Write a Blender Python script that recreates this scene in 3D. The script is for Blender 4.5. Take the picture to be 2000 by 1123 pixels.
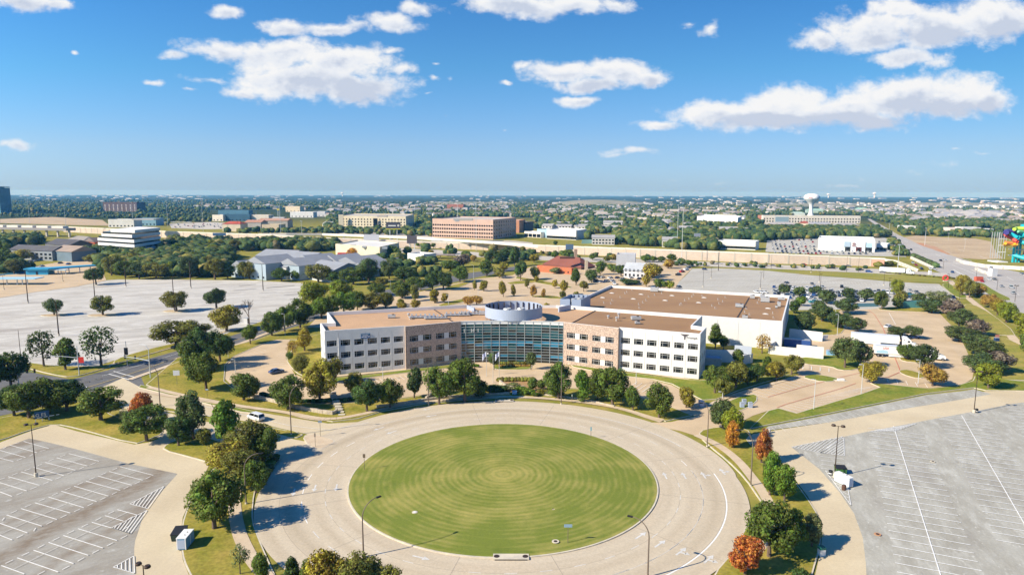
import bpy, math, random
import numpy as np
from mathutils import Vector, Matrix
for _o in list(bpy.data.objects): bpy.data.objects.remove(_o)
RAD = math.radians
rnd = random.Random(7)
SC = bpy.context.scene
COL = SC.collection

# ------------------------------------------------------------------ camera
CAMH = 56.0; FPX = 1300.0; PW, PH = 2000.0, 1123.0
PITCH = math.atan((PH / 2 - 377.5) / FPX); ROLL = RAD(0.15)
_fw = Vector((0, math.cos(PITCH), -math.sin(PITCH)))
_up0 = Vector((0, math.sin(PITCH), math.cos(PITCH))); _rt0 = Vector((1, 0, 0))
_rt = _rt0 * math.cos(ROLL) + _up0 * math.sin(ROLL)
_up = -_rt0 * math.sin(ROLL) + _up0 * math.cos(ROLL)
cd = bpy.data.cameras.new('camera'); cam = bpy.data.objects.new('camera', cd); COL.objects.link(cam)
cam.matrix_world = Matrix(((_rt.x, _up.x, -_fw.x, 0), (_rt.y, _up.y, -_fw.y, 0), (_rt.z, _up.z, -_fw.z, CAMH), (0, 0, 0, 1)))
cd.sensor_width = 36; cd.lens = FPX / PW * 36; cd.clip_start = 1; cd.clip_end = 60000
SC.camera = cam

# ------------------------------------------------------------------ world: sky with clouds
SUN_EL = RAD(34.5); SUN_AZ = RAD(204.0)            # direction towards the sun, angle from +x
TINT = [(.56, .86, 1.60, 1), (.62, .85, 1.32, 1), (.42, .86, 1.22, 1), (.14, .68, 1.24, 1)]   # grading of the clear sky from the horizon up
HAZE = 0.000085; SKY_STRENGTH = 0.078; SUN_STRENGTH = 5.0; EXPOSURE = 0.64
w = bpy.data.worlds.new('World'); SC.world = w; w.use_nodes = True
NT = w.node_tree; NT.nodes.clear()
def wn(t, **k):
    n = NT.nodes.new(t)
    for a, b in k.items(): setattr(n, a, b)
    return n
def wl(a, b): NT.links.new(a, b)
def wmath(op, a, b=None, c=None, clamp=False):
    n = wn('ShaderNodeMath', operation=op, use_clamp=clamp)
    for i, v in enumerate((a, b, c)):
        if v is None: continue
        if isinstance(v, (int, float)): n.inputs[i].default_value = v
        else: wl(v, n.inputs[i])
    return n.outputs[0]
tc = wn('ShaderNodeTexCoord'); sep = wn('ShaderNodeSeparateXYZ'); wl(tc.outputs['Generated'], sep.inputs[0])
zc = wmath('MAXIMUM', sep.outputs[2], 0.004)
cmb = wn('ShaderNodeCombineXYZ'); wl(sep.outputs[0], cmb.inputs[0]); wl(sep.outputs[1], cmb.inputs[1]); wl(zc, cmb.inputs[2])
sky = wn('ShaderNodeTexSky', sky_type='NISHITA'); sky.sun_disc = False
sky.sun_elevation = SUN_EL; sky.sun_rotation = RAD(90) - SUN_AZ
sky.altitude = 200; sky.air_density = 1.15; sky.dust_density = 0.35; sky.ozone_density = 3.2
wl(cmb.outputs[0], sky.inputs[0])
# clouds live in direction space: u = x/y, v = z/y ahead, so they stay put for any camera
yabs = wmath('MAXIMUM', wmath('ABSOLUTE', sep.outputs[1]), 0.25)
U = wmath('DIVIDE', sep.outputs[0], yabs); V = wmath('DIVIDE', zc, yabs)
UV = wn('ShaderNodeCombineXYZ'); wl(U, UV.inputs[0]); wl(V, UV.inputs[1])
def p2uv(px, py):
    d = (px - PW / 2) * _rt - (py - PH / 2) * _up + FPX * _fw
    return d.x / d.y, d.z / d.y
BLOBS = [  # px, py, half width, half height (photo pixels), density
 (40, 5, 95, 26, 1), (110, 8, 45, 14, .8), (438, 22, 34, 16, .9), (560, 48, 75, 17, .9), (650, 52, 90, 15, .9), (760, 42, 70, 20, .95), (820, 12, 45, 14, .8),
 (1010, 12, 120, 26, 1.05), (1120, 6, 100, 22, 1), (1210, 4, 60, 14, .8),
 (420, 100, 85, 24, .9), (560, 105, 130, 38, 1.1), (680, 125, 95, 42, 1.1), (600, 160, 170, 38, 1.1), (700, 175, 110, 34, 1.05), (480, 178, 70, 14, .85), (400, 158, 60, 9, .62), (340, 112, 34, 12, .7), (760, 98, 30, 9, .7), (780, 140, 34, 18, .8),
 (303, 163, 24, 7, .72), (148, 106, 14, 5, .6), (362, 176, 24, 6, .55), (834, 156, 16, 10, .7), (844, 124, 16, 6, .6), (824, 190, 14, 4, .5), (990, 158, 22, 8, .7),
 (1090, 138, 75, 24, 1.05), (1200, 142, 95, 28, 1.1), (1150, 168, 90, 18, 1), (1280, 150, 45, 18, .9), (1130, 200, 44, 13, .95), (1030, 128, 30, 10, .7),
 (1350, 48, 28, 9, .6), (1385, 58, 22, 18, .6),
 (1600, 78, 55, 24, .95), (1700, 50, 100, 44, 1.1), (1830, 50, 120, 42, 1.15), (1950, 34, 110, 44, 1.15), (1770, 108, 95, 22, 1), (1830, 122, 40, 18, .7), (1750, 15, 100, 20, 1),
 (1290, 243, 62, 12, .95), (1400, 225, 110, 26, 1.05), (1540, 210, 105, 38, 1.1), (1480, 232, 170, 26, 1.1), (1640, 225, 130, 34, 1.15), (1740, 195, 110, 46, 1.15), (1850, 185, 120, 44, 1.15), (1930, 195, 60, 26, 1.0), (1700, 240, 120, 22, 1.0),
 (30, 291, 60, 12, .75), (1232, 298, 60, 9, .75), (1215, 304, 40, 5, .6), (1400, 351, 30, 6, .45), (1310, 352, 26, 5, .38), (1870, 322, 75, 14, .42), (1800, 345, 140, 14, .38), (1680, 355, 80, 10, .36), (1855, 293, 18, 5, .4), (1915, 298, 34, 7, .4), (868, 233, 12, 5, .4), (984, 252, 26, 4, .4), (870, 155, 10, 10, .5),
 (1480, 374, 60, 5, .4), (1660, 374, 90, 6, .38), (1080, 379, 40, 4, .34)]
# low frequency wobble of the blob outlines
nz = wn('ShaderNodeTexNoise', noise_dimensions='3D'); nz.inputs['Scale'].default_value = 9; nz.inputs['Detail'].default_value = 3
wl(UV.outputs[0], nz.inputs['Vector'])
vs = wn('ShaderNodeVectorMath', operation='SUBTRACT'); wl(nz.outputs['Color'], vs.inputs[0]); vs.inputs[1].default_value = (.5, .5, .5)
vm = wn('ShaderNodeVectorMath', operation='MULTIPLY'); wl(vs.outputs[0], vm.inputs[0]); vm.inputs[1].default_value = (.075, .045, 0)
va = wn('ShaderNodeVectorMath', operation='ADD'); wl(UV.outputs[0], va.inputs[0]); wl(vm.outputs[0], va.inputs[1])
front = wmath('GREATER_THAN', sep.outputs[1], 0.05)
mask = None; mask2 = None
for (bx, by, rw, rh, dn) in BLOBS:
    u0, v0 = p2uv(bx, by); ru = rw * 1.42 / FPX; rv = rh * 1.48 / FPX
    a = wn('ShaderNodeVectorMath', operation='SUBTRACT'); wl(va.outputs[0], a.inputs[0]); a.inputs[1].default_value = (u0, v0, 0)
    b = wn('ShaderNodeVectorMath', operation='MULTIPLY'); wl(a.outputs[0], b.inputs[0]); b.inputs[1].default_value = (1 / ru, 1 / rv, 0)
    c = wn('ShaderNodeVectorMath', operation='LENGTH'); wl(b.outputs[0], c.inputs[0])
    m = wmath('MULTIPLY', wmath('SUBTRACT', 1.0, c.outputs['Value'], clamp=True), dn)
    mask = m if mask is None else wmath('MAXIMUM', mask, m)
    dt = wn('ShaderNodeVectorMath', operation='DOT_PRODUCT'); wl(b.outputs[0], dt.inputs[0]); dt.inputs[1].default_value = (.25, -1, 0)
    mm = wmath('MULTIPLY', dt.outputs['Value'], m); mask2 = mm if mask2 is None else wmath('ADD', mask2, mm)
mask = wmath('MULTIPLY', mask, front)
# outside the frame the sky carries on with the same scattered cumulus
nb = wn('ShaderNodeTexNoise', noise_dimensions='3D'); nb.inputs['Scale'].default_value = 2.6; nb.inputs['Detail'].default_value = 2
wl(UV.outputs[0], nb.inputs['Vector'])
rest = wmath('MULTIPLY', wmath('SUBTRACT', nb.outputs['Fac'], 0.56, clamp=True), 3.2)
aw = wmath('MULTIPLY', wmath('SUBTRACT', wmath('ABSOLUTE', wmath('DIVIDE', sep.outputs[0], yabs)), 0.9, clamp=True), 4, clamp=True)
ab = wmath('MULTIPLY', wmath('SUBTRACT', V, 0.36, clamp=True), 6, clamp=True)
outside = wmath('MAXIMUM', wmath('MAXIMUM', aw, ab), wmath('SUBTRACT', 1.0, front))
mask = wmath('MAXIMUM', mask, wmath('MULTIPLY', rest, outside))
def fbm(off, scale=17, det=11, rough=.66):
    o = wn('ShaderNodeVectorMath', operation='ADD'); wl(UV.outputs[0], o.inputs[0]); o.inputs[1].default_value = off
    s = wn('ShaderNodeVectorMath', operation='MULTIPLY'); wl(o.outputs[0], s.inputs[0]); s.inputs[1].default_value = (1, 1.5, 1)
    n = wn('ShaderNodeTexNoise', noise_dimensions='3D'); n.inputs['Scale'].default_value = scale; n.inputs['Detail'].default_value = det
    n.inputs['Roughness'].default_value = rough; n.inputs['Distortion'].default_value = 0.15
    wl(s.outputs[0], n.inputs['Vector']); return n.outputs['Fac']
def density(off):
    o = wn('ShaderNodeVectorMath', operation='ADD'); wl(UV.outputs[0], o.inputs[0]); o.inputs[1].default_value = off
    s = wn('ShaderNodeVectorMath', operation='MULTIPLY'); wl(o.outputs[0], s.inputs[0]); s.inputs[1].default_value = (1, 1.35, 1)
    vo = wn('ShaderNodeTexVoronoi', feature='SMOOTH_F1', voronoi_dimensions='2D'); vo.inputs['Scale'].default_value = 40; vo.inputs['Smoothness'].default_value = .6
    vo.inputs['Detail'].default_value = 2.5; vo.inputs['Roughness'].default_value = .55
    wob = wn('ShaderNodeTexNoise'); wob.inputs['Scale'].default_value = 34; wob.inputs['Detail'].default_value = 5; wl(s.outputs[0], wob.inputs['Vector'])
    w2 = wn('ShaderNodeVectorMath', operation='MULTIPLY'); wl(wob.outputs['Color'], w2.inputs[0]); w2.inputs[1].default_value = (.035, .035, 0)
    w3 = wn('ShaderNodeVectorMath', operation='ADD'); wl(s.outputs[0], w3.inputs[0]); wl(w2.outputs[0], w3.inputs[1]); wl(w3.outputs[0], vo.inputs['Vector'])
    puff = wmath('SUBTRACT', 0.62, vo.outputs['Distance'])
    return wmath('ADD', wmath('MULTIPLY', wmath('SUBTRACT', fbm(off), .5), 2.3), wmath('MULTIPLY', puff, .38))
n0 = density((0, 0, 0)); n1 = density((-.008, .012, 0))
dens = wmath('ADD', wmath('SUBTRACT', wmath('MULTIPLY', mask, 2.1), .66), n0)
gate = wmath('MULTIPLY', mask, 7, clamp=True)
alpha = wn('ShaderNodeMapRange', interpolation_type='SMOOTHSTEP'); wl(dens, alpha.inputs[0])
alpha.inputs[1].default_value = -0.20; alpha.inputs[2].default_value = 0.78
al = wmath('MULTIPLY', alpha.outputs[0], gate)
thick = wmath('SUBTRACT', dens, 0.35, clamp=True)
ns = wn('ShaderNodeTexNoise', noise_dimensions='3D'); ns.inputs['Scale'].default_value = 7; ns.inputs['Detail'].default_value = 4
wl(va.outputs[0], ns.inputs['Vector'])
relief = wmath('MULTIPLY', wmath('SUBTRACT', n0, n1), .75)
grey = wmath('ADD', wmath('MULTIPLY', thick, 0.72), wmath('MULTIPLY', wmath('SUBTRACT', ns.outputs['Fac'], .5), 1.4))
grey = wmath('SUBTRACT', wmath('ADD', grey, wmath('MULTIPLY', mask2, 1.5)), relief)
cr = wn('ShaderNodeValToRGB'); wl(grey, cr.inputs[0])
cr.color_ramp.elements[0].position = 0.02; cr.color_ramp.elements[0].color = (.96, .965, .975, 1)
cr.color_ramp.elements[1].position = 0.85; cr.color_ramp.elements[1].color = (.60, .67, .81, 1)
e = cr.color_ramp.elements.new(.40); e.color = (.84, .88, .95, 1)
csc = wn('ShaderNodeVectorMath', operation='SCALE'); wl(cr.outputs[0], csc.inputs[0]); csc.inputs['Scale'].default_value = 7.9
# horizon paling of clouds
hz = wn('ShaderNodeMapRange'); wl(V, hz.inputs[0]); hz.inputs[1].default_value = 0.0; hz.inputs[2].default_value = 0.10; hz.inputs[3].default_value = .45; hz.inputs[4].default_value = 1
al = wmath('MULTIPLY', al, hz.outputs[0])
tr = wn('ShaderNodeValToRGB'); wl(V, tr.inputs[0])
tr.color_ramp.elements[0].position = 0.0; tr.color_ramp.elements[0].color = TINT[0]
tr.color_ramp.elements[1].position = 0.5; tr.color_ramp.elements[1].color = TINT[3]
e = tr.color_ramp.elements.new(.07); e.color = TINT[1]
e = tr.color_ramp.elements.new(.18); e.color = TINT[2]
tint = wn('ShaderNodeMix', data_type='RGBA', blend_type='MULTIPLY'); tint.inputs[0].default_value = 1
side = wn('ShaderNodeMapRange'); wl(U, side.inputs[0]); side.inputs[1].default_value = -.75; side.inputs[2].default_value = .8; side.inputs[3].default_value = 1.10; side.inputs[4].default_value = .74
sds = wn('ShaderNodeVectorMath', operation='SCALE'); wl(tr.outputs[0], sds.inputs[0]); wl(side.outputs[0], sds.inputs['Scale'])
wl(sky.outputs[0], tint.inputs[6]); wl(sds.outputs[0], tint.inputs[7])
mx = wn('ShaderNodeMix', data_type='RGBA'); wl(al, mx.inputs[0]); wl(tint.outputs[2], mx.inputs[6]); wl(csc.outputs[0], mx.inputs[7])
bg = wn('ShaderNodeBackground'); bg.inputs[1].default_value = SKY_STRENGTH; wl(mx.outputs[2], bg.inputs[0])
wo = wn('ShaderNodeOutputWorld'); wl(bg.outputs[0], wo.inputs[0])
w.cycles.sampling_method = 'MANUAL'; w.cycles.sample_map_resolution = 512

# ------------------------------------------------------------------ sun, exposure
sd = bpy.data.lights.new('sun', 'SUN'); sun = bpy.data.objects.new('sun', sd); COL.objects.link(sun)
sd.energy = SUN_STRENGTH; sd.angle = RAD(0.53); sd.color = (1.0, .90, .72)
sun.rotation_euler = Vector((-math.cos(SUN_EL) * math.cos(SUN_AZ), -math.cos(SUN_EL) * math.sin(SUN_AZ), -math.sin(SUN_EL))).to_track_quat('-Z', 'Y').to_euler()
sun.location = (0, 0, 300)
SC.view_settings.view_transform = 'Standard'; SC.view_settings.look = 'None'
SC.view_settings.exposure = EXPOSURE; SC.view_settings.gamma = 1.0; SC.view_settings.use_curve_mapping = False
SC.render.engine = 'CYCLES'
SC.cycles.max_bounces = 6; SC.cycles.diffuse_bounces = 3; SC.cycles.glossy_bounces = 2; SC.cycles.transmission_bounces = 3
SC.cycles.transparent_max_bounces = 6; SC.cycles.volume_bounces = 0
SC.cycles.use_denoising = True

# ------------------------------------------------------------------ helpers
def gp(px, py, z=0.0):
    """photo pixel -> point of the world on the level z"""
    d = (px - PW / 2) * _rt - (py - PH / 2) * _up + FPX * _fw
    t = (z - CAMH) / d.z
    return Vector((d.x * t, d.y * t, z))
def gl(pts, z=0.0): return [gp(x, y, z).to_2d() for x, y in pts]
def proj(p):
    v = Vector(p) - Vector((0, 0, CAMH)); k = FPX / v.dot(_fw)
    return PW / 2 + k * v.dot(_rt), PH / 2 - k * v.dot(_up)
def ppm(p):
    v = Vector((p[0], p[1], 0)) - Vector((0, 0, CAMH)); return FPX / v.dot(_fw)
def hgt(px, py, ty):
    """height of something standing at pixel (px,py) whose top shows at ty"""
    b = gp(px, py); lo, hi = 0.0, 120.0
    for _ in range(40):
        m = (lo + hi) / 2
        if proj((b.x, b.y, m))[1] > ty: lo = m
        else: hi = m
    return lo
class MB:
    def __init__(s): s.v = []; s.f = []; s.m = []
    def add(s, vs, fs, mat=0):
        o = len(s.v); s.v += [tuple(p) for p in vs]; s.f += [[i + o for i in f] for f in fs]; s.m += [mat] * len(fs); return s
    def box(s, c, d, rz=0.0, mat=0):
        """c = centre of the bottom, d = full sizes"""
        ca, sa = math.cos(rz), math.sin(rz); vs = []
        for z in (0, d[2]):
            for x, y in ((-.5, -.5), (.5, -.5), (.5, .5), (-.5, .5)):
                X, Y = x * d[0], y * d[1]; vs.append((c[0] + X * ca - Y * sa, c[1] + X * sa + Y * ca, c[2] + z))
        return s.add(vs, [(3, 2, 1, 0), (4, 5, 6, 7), (0, 1, 5, 4), (1, 2, 6, 5), (2, 3, 7, 6), (3, 0, 4, 7)], mat)
    def prism(s, poly, z0, z1, ms=0, mt=None, bottom=False):
        if area(poly) < 0: poly = poly[::-1]
        n = len(poly); vs = [(p[0], p[1], z0) for p in poly] + [(p[0], p[1], z1) for p in poly]
        s.add(vs, [(i, (i + 1) % n, n + (i + 1) % n, n + i) for i in range(n)], ms)
        s.add([(p[0], p[1], z1) for p in poly], [list(range(n))], ms if mt is None else mt)
        if bottom: s.add([(p[0], p[1], z0) for p in poly], [list(range(n))[::-1]], ms)
        return s
    def sheet(s, poly, z, mat=0):
        if area(poly) < 0: poly = poly[::-1]
        return s.add([(p[0], p[1], z) for p in poly], [list(range(len(poly)))], mat)
    def tube(s, p0, p1, r0, r1=None, n=8, mat=0, caps=True):
        p0 = Vector(p0); p1 = Vector(p1); r1 = r0 if r1 is None else r1
        d = (p1 - p0).normalized(); a = d.orthogonal().normalized(); b = d.cross(a)
        vs = []
        for p, r in ((p0, r0), (p1, r1)):
            for i in range(n):
                t = 2 * math.pi * i / n; vs.append(p + (a * math.cos(t) + b * math.sin(t)) * r)
        fs = [(i, (i + 1) % n, n + (i + 1) % n, n + i) for i in range(n)]
        if caps: fs += [list(range(n))[::-1], list(range(n, 2 * n))]
        return s.add(vs, fs, mat)
    def path(s, pts, rs, n=6, mat=0):
        for i in range(len(pts) - 1): s.tube(pts[i], pts[i + 1], rs[i], rs[i + 1], n, mat)
        return s
    def lathe(s, prof, c=(0, 0, 0), n=16, mat=0):
        o = []
        for r, z in prof:
            for i in range(n):
                t = 2 * math.pi * i / n; o.append((c[0] + r * math.cos(t), c[1] + r * math.sin(t), c[2] + z))
        fs = []
        for k in range(len(prof) - 1):
            for i in range(n): fs.append((k * n + i, k * n + (i + 1) % n, (k + 1) * n + (i + 1) % n, (k + 1) * n + i))
        return s.add(o, fs, mat)
    def strip(s, pts, wd, z, mat=0):
        """flat ribbon along points"""
        for i in range(len(pts) - 1):
            a = Vector(pts[i][:2]); b = Vector(pts[i + 1][:2]); d = (b - a)
            if d.length < 1e-6: continue
            n = Vector((-d.y, d.x)).normalized() * wd / 2
            s.add([(a.x - n.x, a.y - n.y, z), (b.x - n.x, b.y - n.y, z), (b.x + n.x, b.y + n.y, z), (a.x + n.x, a.y + n.y, z)], [(0, 1, 2, 3)], mat)
        return s
    def mesh(s, name, mats, smooth=False):
        me = bpy.data.meshes.new(name); me.from_pydata(s.v, [], s.f)
        for m in mats: me.materials.append(m)
        me.polygons.foreach_set('material_index', s.m)
        if smooth: me.polygons.foreach_set('use_smooth', [True] * len(s.f))
        me.update(); return me
    def build(s, name, mats, parent=None, smooth=False):
        if not isinstance(mats, (list, tuple)): mats = [mats]
        return link(name, s.mesh(name, mats, smooth), parent)
def area(p): return sum(p[i][0] * p[(i + 1) % len(p)][1] - p[(i + 1) % len(p)][0] * p[i][1] for i in range(len(p))) / 2
def inset(poly, d):
    """shrink a polygon by d"""
    if area(poly) < 0: poly = poly[::-1]
    n = len(poly); out = []
    for i in range(n):
        p0, p1, p2 = Vector(poly[i - 1][:2]), Vector(poly[i][:2]), Vector(poly[(i + 1) % n][:2])
        a = (p1 - p0).normalized(); b = (p2 - p1).normalized()
        n1 = Vector((-a.y, a.x)); n2 = Vector((-b.y, b.x)); m = (n1 + n2)
        if m.length < 1e-3: m = n1
        m.normalize(); k = min(2.0, 1 / max(.35, m.dot(n1))); out.append(p1 + m * d * k)
    return out
def smoothpoly(poly, it=1, closed=True):
    """Chaikin corner cutting"""
    for _ in range(it):
        o = []; n = len(poly)
        for i in range(n if closed else n - 1):
            a = Vector(poly[i][:2]); b = Vector(poly[(i + 1) % n][:2]); o += [a * .75 + b * .25, a * .25 + b * .75]
        if not closed: o = [Vector(poly[0][:2])] + o + [Vector(poly[-1][:2])]
        poly = o
    return poly
def link(name, data, parent=None):
    o = bpy.data.objects.new(name, data); COL.objects.link(o)
    if parent is not None:
        o.parent = parent
        if parent.get('_w'): o.matrix_parent_inverse = Matrix.Translation(-Vector(parent['_w']))
    return o
def tag(o, label=None, cat=None, group=None, kind=None):
    if label: o['label'] = label
    if cat: o['category'] = cat
    if group: o['group'] = group
    if kind: o['kind'] = kind
    return o
def root(name, loc, label, cat, group=None, rz=0.0, world=False):
    o = bpy.data.objects.new(name, None); COL.objects.link(o); o.location = loc; o.rotation_euler[2] = rz
    o.empty_display_size = .5
    if world: o['_w'] = [loc[0], loc[1], loc[2]]     # children are built in world coordinates
    return tag(o, label, cat, group)
def struct(o): o['kind'] = 'structure'; return o
def copytree(src, label=None, group=None):
    c = src.copy(); COL.objects.link(c)
    for ch in src.children:
        d = ch.copy(); COL.objects.link(d); d.parent = c
        for g in ch.children:
            h = g.copy(); COL.objects.link(h); h.parent = d
    if label: c['label'] = label
    if group: c['group'] = group
    return c
ORD = ['', 'first', 'second', 'third', 'fourth', 'fifth', 'sixth', 'seventh', 'eighth', 'ninth', 'tenth', 'eleventh', 'twelfth', 'thirteenth', 'fourteenth', 'fifteenth', 'sixteenth', 'seventeenth', 'eighteenth', 'nineteenth', 'twentieth']
def ordn(i, n):
    if i == 0: return 'leftmost'
    if i == n - 1: return 'rightmost'
    return (ORD[i + 1] if i + 1 < len(ORD) else '%dth' % (i + 1)) + ' from the left'

# ------------------------------------------------------------------ materials
def mat(name, col, rough=.85, col2=None, scale=.3, stretch=None, fine=0.0, fscale=8., metal=0., spec=.25, obj=False, detail=5, lo=.35, hi=.65, bump=0., bscale=10., trans=0., rnd_island=0., angle=0.):
    m = bpy.data.materials.new(name); m.use_nodes = True; nt = m.node_tree; N = nt.nodes; L = nt.links
    b = N['Principled BSDF']; b.inputs['Roughness'].default_value = rough; b.inputs['Metallic'].default_value = metal
    b.inputs['Specular IOR Level'].default_value = spec
    b.inputs['Base Color'].default_value = (*col, 1)
    src = None
    if col2 is not None or fine or bump:
        g = N.new('ShaderNodeNewGeometry'); mp = N.new('ShaderNodeMapping'); L.new(g.outputs['Position'], mp.inputs[0])
        if stretch: mp.inputs['Scale'].default_value = stretch
        mp.inputs['Rotation'].default_value = (0, 0, angle)
    if col2 is not None:
        n = N.new('ShaderNodeTexNoise'); n.inputs['Scale'].default_value = scale; n.inputs['Detail'].default_value = detail; n.inputs['Roughness'].default_value = .6
        L.new(mp.outputs[0], n.inputs['Vector'])
        r = N.new('ShaderNodeMapRange'); L.new(n.outputs['Fac'], r.inputs[0]); r.inputs[1].default_value = lo; r.inputs[2].default_value = hi
        x = N.new('ShaderNodeMix'); x.data_type = 'RGBA'; L.new(r.outputs[0], x.inputs[0]); x.inputs[6].default_value = (*col, 1); x.inputs[7].default_value = (*col2, 1)
        src = x.outputs[2]
    if obj:
        oi = N.new('ShaderNodeObjectInfo')
        if src is None: src = oi.outputs['Color']
        else:
            x = N.new('ShaderNodeMix'); x.data_type = 'RGBA'; x.blend_type = 'MULTIPLY'; x.inputs[0].default_value = 1
            L.new(src, x.inputs[6]); L.new(oi.outputs['Color'], x.inputs[7]); src = x.outputs[2]
    if fine:
        n = N.new('ShaderNodeTexNoise'); n.inputs['Scale'].default_value = fscale; n.inputs['Detail'].default_value = 3; L.new(g.outputs['Position'], n.inputs['Vector'])
        r = N.new('ShaderNodeMapRange'); L.new(n.outputs['Fac'], r.inputs[0]); r.inputs[1].default_value = .3; r.inputs[2].default_value = .7; r.inputs[3].default_value = 1 - fine; r.inputs[4].default_value = 1 + fine
        x = N.new('ShaderNodeVectorMath'); x.operation = 'SCALE'
        if src is not None: L.new(src, x.inputs[0])
        else: x.inputs[0].default_value = col
        L.new(r.outputs[0], x.inputs['Scale']); src = x.outputs[0]
    if rnd_island:
        g2 = N.new('ShaderNodeNewGeometry'); r = N.new('ShaderNodeMapRange'); L.new(g2.outputs['Random Per Island'], r.inputs[0]); r.inputs[3].default_value = 1 - rnd_island; r.inputs[4].default_value = 1 + rnd_island
        x = N.new('ShaderNodeVectorMath'); x.operation = 'SCALE'; L.new(r.outputs[0], x.inputs['Scale'])
        if src is not None: L.new(src, x.inputs[0])
        else: x.inputs[0].default_value = col
        src = x.outputs[0]
    if src is not None: L.new(src, b.inputs['Base Color'])
    if bump:
        n = N.new('ShaderNodeTexNoise'); n.inputs['Scale'].default_value = bscale; n.inputs['Detail'].default_value = 4; L.new(mp.outputs[0], n.inputs['Vector'])
        bp = N.new('ShaderNodeBump'); bp.inputs['Strength'].default_value = bump; bp.inputs['Distance'].default_value = .15; L.new(n.outputs['Fac'], bp.inputs['Height']); L.new(bp.outputs[0], b.inputs['Normal'])
    if trans:
        t = N.new('ShaderNodeBsdfTranslucent'); ms = N.new('ShaderNodeMixShader'); ms.inputs[0].default_value = trans
        if src is not None: L.new(src, t.inputs[0])
        else: t.inputs[0].default_value = (*col, 1)
        L.new(b.outputs[0], ms.inputs[1]); L.new(t.outputs[0], ms.inputs[2]); L.new(ms.outputs[0], N['Material Output'].inputs[0])
    return m
# ------------------------------------------------------------------ surface materials
M = {}
M['tan'] = mat('tan_concrete', (.60, .46, .30), .9, (.50, .375, .235), .09, fine=.05, fscale=3., bump=.1)
M['tan2'] = mat('drive_concrete', (.62, .52, .355), .9, (.53, .435, .29), .07, fine=.05, fscale=2.)
M['walk'] = mat('sidewalk_concrete', (.62, .50, .35), .9, (.53, .41, .28), .4, fine=.05)
M['curb'] = mat('curb_concrete', (.66, .58, .44), .9, (.50, .45, .37), .8)
M['asphalt'] = mat('asphalt', (.17, .165, .16), .9, (.11, .11, .115), .25, stretch=(.3, 1.6, 1), angle=-.35, fine=.12, fscale=1.5)
M['white'] = mat('white_road_paint', (.80, .79, .76), .7, fine=.12, fscale=3)
M['faint'] = mat('worn_road_paint', (.60, .585, .55), .8, fine=.15, fscale=2)
M['red'] = mat('red_road_paint', (.55, .14, .10), .7, fine=.2, fscale=2)
M['yellow'] = mat('yellow_road_paint', (.62, .45, .12), .8)
M['joint'] = mat('expansion_joint', (.34, .29, .23), .95)
M['grass'] = mat('lawn_grass', (.205, .205, .030), .95, (.36, .275, .065), .13, detail=7, lo=.38, hi=.66, fine=.22, fscale=1.6, spec=.05)
M['grassg'] = mat('green_grass', (.155, .20, .030), .95, (.28, .25, .05), .16, detail=7, lo=.4, hi=.7, fine=.2, fscale=1.6, spec=.05)
M['grassb'] = mat('striped_verge_grass', (.21, .225, .04), .95, (.35, .285, .08), .09, stretch=(.25, 1.8, 1), angle=.9, detail=5, fine=.16, fscale=1.2, spec=.05)
M['mulch'] = mat('orange_mulch', (.42, .235, .11), .95, (.30, .2, .09), 1.2, fine=.2)
M['dirt'] = mat('bare_dirt', (.52, .40, .25), .95, (.42, .30, .18), .03, fine=.1, fscale=.5)
M['reddirt'] = mat('red_dirt', (.50, .235, .115), .95, (.46, .30, .19), .04)

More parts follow.
